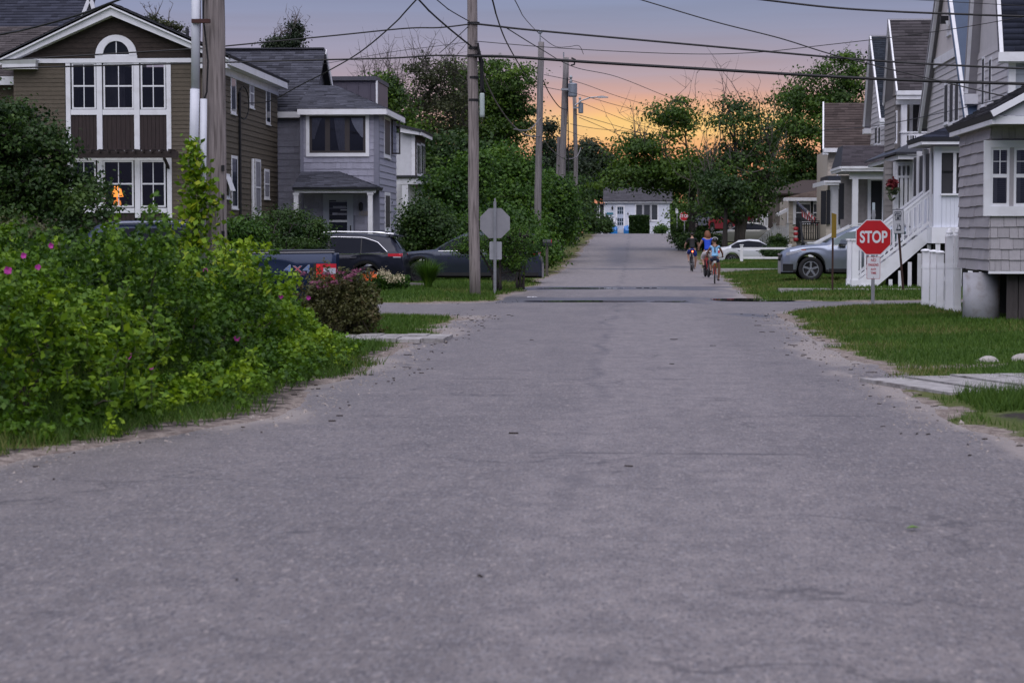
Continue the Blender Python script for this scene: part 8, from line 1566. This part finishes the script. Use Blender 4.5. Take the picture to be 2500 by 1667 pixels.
def rider(label, s, skin_m, shirt, shorts, sd, hb, bb, hair=None, helmet=None, sleeve=.5, stop=False, shoe=None, sleeve_m=None, hips_up=0.0, female=False, short_len=.55, foot_down=None):
    T = empty('person', (0, 0, 0), label, 'person', 'cyclists riding up the street'); hp = np.array([0, sd[1] - .02, sd[2] + .10 + hips_up]); sh = hp + np.array([0, .20, .46]) * s; nk = sh + np.array([0, .03, .10]) * s; hd = nk + np.array([0, .05, .14]) * s
    sw = (.165 if female else .19) * s; V = {}; E = []
    def v(k, p, r): V[k] = (float(p[0]), float(p[1]), float(p[2]), r)
    hw = .10 * s; v('hip', hp, (.155 * s, .115 * s)); v('waist', hp + (sh - hp) * .42, (.125 * s, .095 * s)); v('chest', hp + (sh - hp) * .8, (.155 * s, .11 * s)); v('sh', sh + np.array([0, 0, .02]), (.12 * s, .08 * s)); v('neck', nk, .05 * s); v('jaw', nk + (hd - nk) * .62, (.062 * s, .07 * s)); v('head', hd, (.083 * s, .098 * s)); v('crown', hd + np.array([0, -.005, .085]) * s, (.062 * s, .07 * s))
    v('nose', hd + np.array([0, .105, -.02]) * s, .012 * s)
    E += [('hip', 'waist'), ('waist', 'chest'), ('chest', 'sh'), ('sh', 'neck'), ('neck', 'jaw'), ('jaw', 'head'), ('head', 'crown'), ('head', 'nose')]
    for sx, n in ((-1, 'l'), (1, 'r')):
        S_ = sh + np.array([sx * sw, 0, 0]); G = hb + np.array([sx * .29, -.05, .035]); mid = (S_ + G) / 2 + np.array([sx * .07, -.02, -.06]) * s; W_ = G + (mid - G) * .22
        v('ds' + n, S_, .06 * s); v('el' + n, mid, .043 * s); v('wr' + n, W_, .028 * s); v('pm' + n, G + np.array([0, -.015, .012]), (.030 * s, .022 * s)); E += [('sh', 'ds' + n), ('ds' + n, 'el' + n), ('el' + n, 'wr' + n), ('wr' + n, 'pm' + n)]
        for f in range(4): q = G + np.array([(f - 1.5) * .019, .03, .014]); v(f'k{f}' + n, q, .0095); v(f'f{f}' + n, q + np.array([0, .014, -.03 - .004 * (1.5 - abs(f - 1.5))]), .0085); E += [('pm' + n, f'k{f}' + n), (f'k{f}' + n, f'f{f}' + n)]
        v('th' + n, G + np.array([-sx * .04, .01, -.005]), .0095); v('tt' + n, G + np.array([-sx * .045, .03, -.02]), .008); E += [('pm' + n, 'th' + n), ('th' + n, 'tt' + n)]
        H_ = hp + np.array([sx * hw, .0, -.03]); ft = np.array([sx * .14, bb[1] + (.05 if sx > 0 else -.05), bb[2] + (-.13 if sx > 0 else .19)]) if not (foot_down == n) else np.array([sx * .27, bb[1] - .02, .07])
        d = ft - H_; Lt = .82 * s; k = min(.999, np.linalg.norm(d) / Lt); kn = (H_ + ft) / 2 + np.array([sx * .05, math.sqrt(max(0, 1 - k * k)) * Lt / 2, .02])
        v('ht' + n, H_ + (kn - H_) * .18, .095 * s); v('kn' + n, kn, .062 * s); v('cf' + n, kn + (ft - kn) * .35, .058 * s); v('an' + n, ft + (kn - ft) * .08, .036 * s); v('hl' + n, ft + np.array([0, -.05, -.03]), .034 * s); v('to' + n, ft + np.array([sx * .01, .14, -.045]) * s, .034 * s); E += [('hip', 'ht' + n), ('ht' + n, 'kn' + n), ('kn' + n, 'cf' + n), ('cf' + n, 'an' + n), ('an' + n, 'hl' + n), ('hl' + n, 'to' + n)]
    skinmesh('body', skin_m, T, V, E)
    gr = lambda r, k: tuple(x * k for x in r) if isinstance(r, tuple) else r * k
    # shirt
    sv = {k: V[k][:3] + (gr(V[k][3], 1.14),) for k in ('waist', 'chest', 'sh')}; hp2 = np.array(V['hip'][:3]); wq = np.array(V['waist'][:3]); sv['hem'] = tuple(hp2 + (wq - hp2) * .02) + (gr(V['hip'][3], 1.22),); se = [('hem', 'waist'), ('waist', 'chest'), ('chest', 'sh')]
    for n in 'lr': a = np.array(V['ds' + n][:3]); e = np.array(V['el' + n][:3]); sv['ds' + n] = tuple(a) + (.070 * s,); sv['sl' + n] = tuple(a + (e - a) * sleeve) + (.060 * s,); se += [('sh', 'ds' + n), ('ds' + n, 'sl' + n)]
    skinmesh('shirt', shirt, T, sv, se)
    pv = {'hip': V['hip'][:3] + (gr(V['hip'][3], 1.18),), 'top': tuple(hp2 + (wq - hp2) * .3) + (gr(V['waist'][3], 1.10),)}; pe = [('top', 'hip')]
    for n in 'lr': a = np.array(V['ht' + n][:3]); e = np.array(V['kn' + n][:3]); pv['ht' + n] = tuple(a) + (.124 * s,); pv['pl' + n] = tuple(a + (e - a) * short_len) + (.098 * s if short_len < .8 else .078 * s,); pe += [('hip', 'ht' + n), ('ht' + n, 'pl' + n)]
    if short_len > 1: 
        for n in 'lr': kq = np.array(V['kn' + n][:3]); cq = np.array(V['cf' + n][:3]); pv['pl' + n] = tuple(kq) + (.082 * s,); pv['pc' + n] = tuple(cq) + (.076 * s,); pe.append(('pl' + n, 'pc' + n))
    skinmesh('shorts', shorts, T, pv, pe)
    for n in 'lr': a = np.array(V['hl' + n][:3]); e = np.array(V['to' + n][:3]); skinmesh('shoe', shoe or M('dark_shoe', (.02, .02, .022)), T, {'a': tuple(np.array(V['an' + n][:3]) + (a - np.array(V['an' + n][:3])) * .5) + (.042 * s,), 'b': tuple(a) + (.046 * s,), 'c': tuple((a + e) / 2) + (.046 * s,), 'd': tuple(e) + (.042 * s,)}, [('a', 'b'), ('b', 'c'), ('c', 'd')])
    h = np.array(V['head'][:3])
    if hair is not None:
        hm, long_ = hair; hv = {'a': tuple(h + np.array([0, -.02, .09]) * s) + (.078 * s,), 'b': tuple(h + np.array([0, -.045, .02]) * s) + ((.108 * s, .095 * s)), 'c': tuple(h + np.array([0, -.06, -.06]) * s) + (.088 * s,)}; he = [('a', 'b'), ('b', 'c')]
        if long_: hv['c'] = tuple(h + np.array([.0, -.06, -.06]) * s) + (.14 * s,); hv['d'] = tuple(h + np.array([.02, -.08, -.17]) * s) + (.145 * s,); hv['e'] = tuple(h + np.array([.03, -.07, -.26]) * s) + (.10 * s,); he += [('c', 'd'), ('d', 'e')]
        skinmesh('hair', hm, T, hv, he)
    for sx in (-1, 1): e_ = h + np.array([sx * .088, -.005, -.015]) * s; skinmesh('ear', skin_m, T, {'a': tuple(e_ + np.array([0, 0, .022])) + (.012 * s,), 'b': tuple(e_) + (.016 * s,), 'c': tuple(e_ + np.array([0, .004, -.024])) + (.01 * s,)}, [('a', 'b'), ('b', 'c')], sub=1) if not hair or not hair[1] else None
    if helmet:
        b = B(); cc = h + np.array([0, -.005, .03]) * s
        for i in range(7):
            f = i / 6 * math.pi / 2
            for j in range(16): t = 2 * math.pi * j / 16; b.v.append((cc[0] + .125 * s * math.cos(f) * math.cos(t), cc[1] + .150 * s * math.cos(f) * math.sin(t), cc[2] + .115 * s * math.sin(f)))
        for i in range(6):
            for j in range(16): b.f.append((i * 16 + j, i * 16 + (j + 1) % 16, (i + 1) * 16 + (j + 1) % 16, (i + 1) * 16 + j))
        hm = b.obj('helmet', M('black_helmet', (.012, .012, .014), rough=.3), T, smooth=True)
        pts = [cc + np.array([.128 * s * math.cos(t), -.152 * s * math.sin(t) * 0 - .0, .118 * s * math.sin(t)]) + np.array([0, -.03, 0]) for t in np.linspace(.25, math.pi - .25, 12)]; B().tube(pts, .010, 6).obj('helmet_stripe', white, hm)
    return T, V
def put(objs, px, Y, rot=0, k=1.0):
    x = at(px, 650, Y)[0]; z = float(zr(Y)) + .02
    for o in objs: o.location = (x, Y, z); o.rotation_euler = (0, 0, rot); o.scale = (k, k, k)
# boy in black, blue shorts, lit tail lamp
bt, sd, hb, bb = bicycle('dark bicycle with glowing red tail lamp under the boy in black', M('dark_frame', (.03, .03, .035), rough=.3, metal=.5), lamp=True, s=.98)
p_, V_ = rider('boy in black shirt and blue shorts riding ahead of the others', .90, skin, M('black_shirt', (.012, .012, .014), rough=.8), M('blue_shorts', (.012, .035, .22), rough=.7), sd, hb, bb, hair=(M('dark_hair', (.018, .013, .012), rough=.6), False), shoe=M('pale_shoe', (.35, .33, .32)), sleeve=.55, short_len=.75)
for sx in (-1,): a = np.array(V_['htl'][:3]); e = np.array(V_['knl'][:3]); B().tube([a + np.array([-.115, -.02, 0]), a + (e - a) * .7 + np.array([-.105, -.02, 0])], .012, 5).obj('side_stripe', white, p_)
put((bt, p_), 1689, 82, R(2), .90)
# woman in blue
bt, sd, hb, bb = bicycle('red bicycle with fat tyres under the woman in blue', M('red_frame', (.42, .02, .03), rough=.3, metal=.2), fat=.045, wr=.35, s=1.02)
p_, V_ = rider('woman with auburn hair, blue top and white capri trousers on a red bicycle', 1.0, skin, M('royal_blue_top', (.012, .06, .48), rough=.8), M('white_capri', (.58, .55, .56), rough=.8), sd, hb, bb, hair=(M('auburn_hair', (.17, .065, .028), rough=.6, var=.35, scale=40), True), sleeve=.22, short_len=1.2, female=True, shoe=M('dark_shoe', (.02, .02, .022)))
put((bt, p_), 1726, 71, R(5), .88)
# girl in pale blue with helmet
bt, sd, hb, bb = bicycle('orange-red bicycle ridden by the girl in the helmet', M('orange_red_frame', (.48, .05, .03), rough=.3, metal=.2), fat=.026, wr=.32, plate=True, s=.93)
p_, V_ = rider('girl in pale blue top, navy shorts and black helmet nearest on the street', .86, skin2, M('pale_blue_top', (.22, .46, .72), rough=.8, var=.15, scale=25), M('navy_shorts', (.010, .016, .05), rough=.8), sd, hb, bb, hair=(M('brown_hair', (.05, .03, .02), rough=.6), False), helmet=True, sleeve=.3, female=True, short_len=.35, shoe=M('dark_shoe', (.02, .02, .022)))
b = B(); a, e, hh_ = np.array(V_['dsl'][:3]), np.array(V_['dsr'][:3]), np.array(V_['waist'][:3]); b.tube([a + np.array([.06, -.10, .04]), (a + e) / 2 * .5 + hh_ * .5 + np.array([0, -.115, .06]), hh_ + np.array([.03, -.125, 0])], .012, 5).obj('strap', cable, p_); B().tube([e + np.array([-.06, -.10, .04]), (a + e) / 2 * .5 + hh_ * .5 + np.array([0, -.115, .06]), hh_ + np.array([-.03, -.125, 0])], .012, 5).obj('strap', cable, p_)
put((bt, p_), 1745, 62, R(-2), .82)
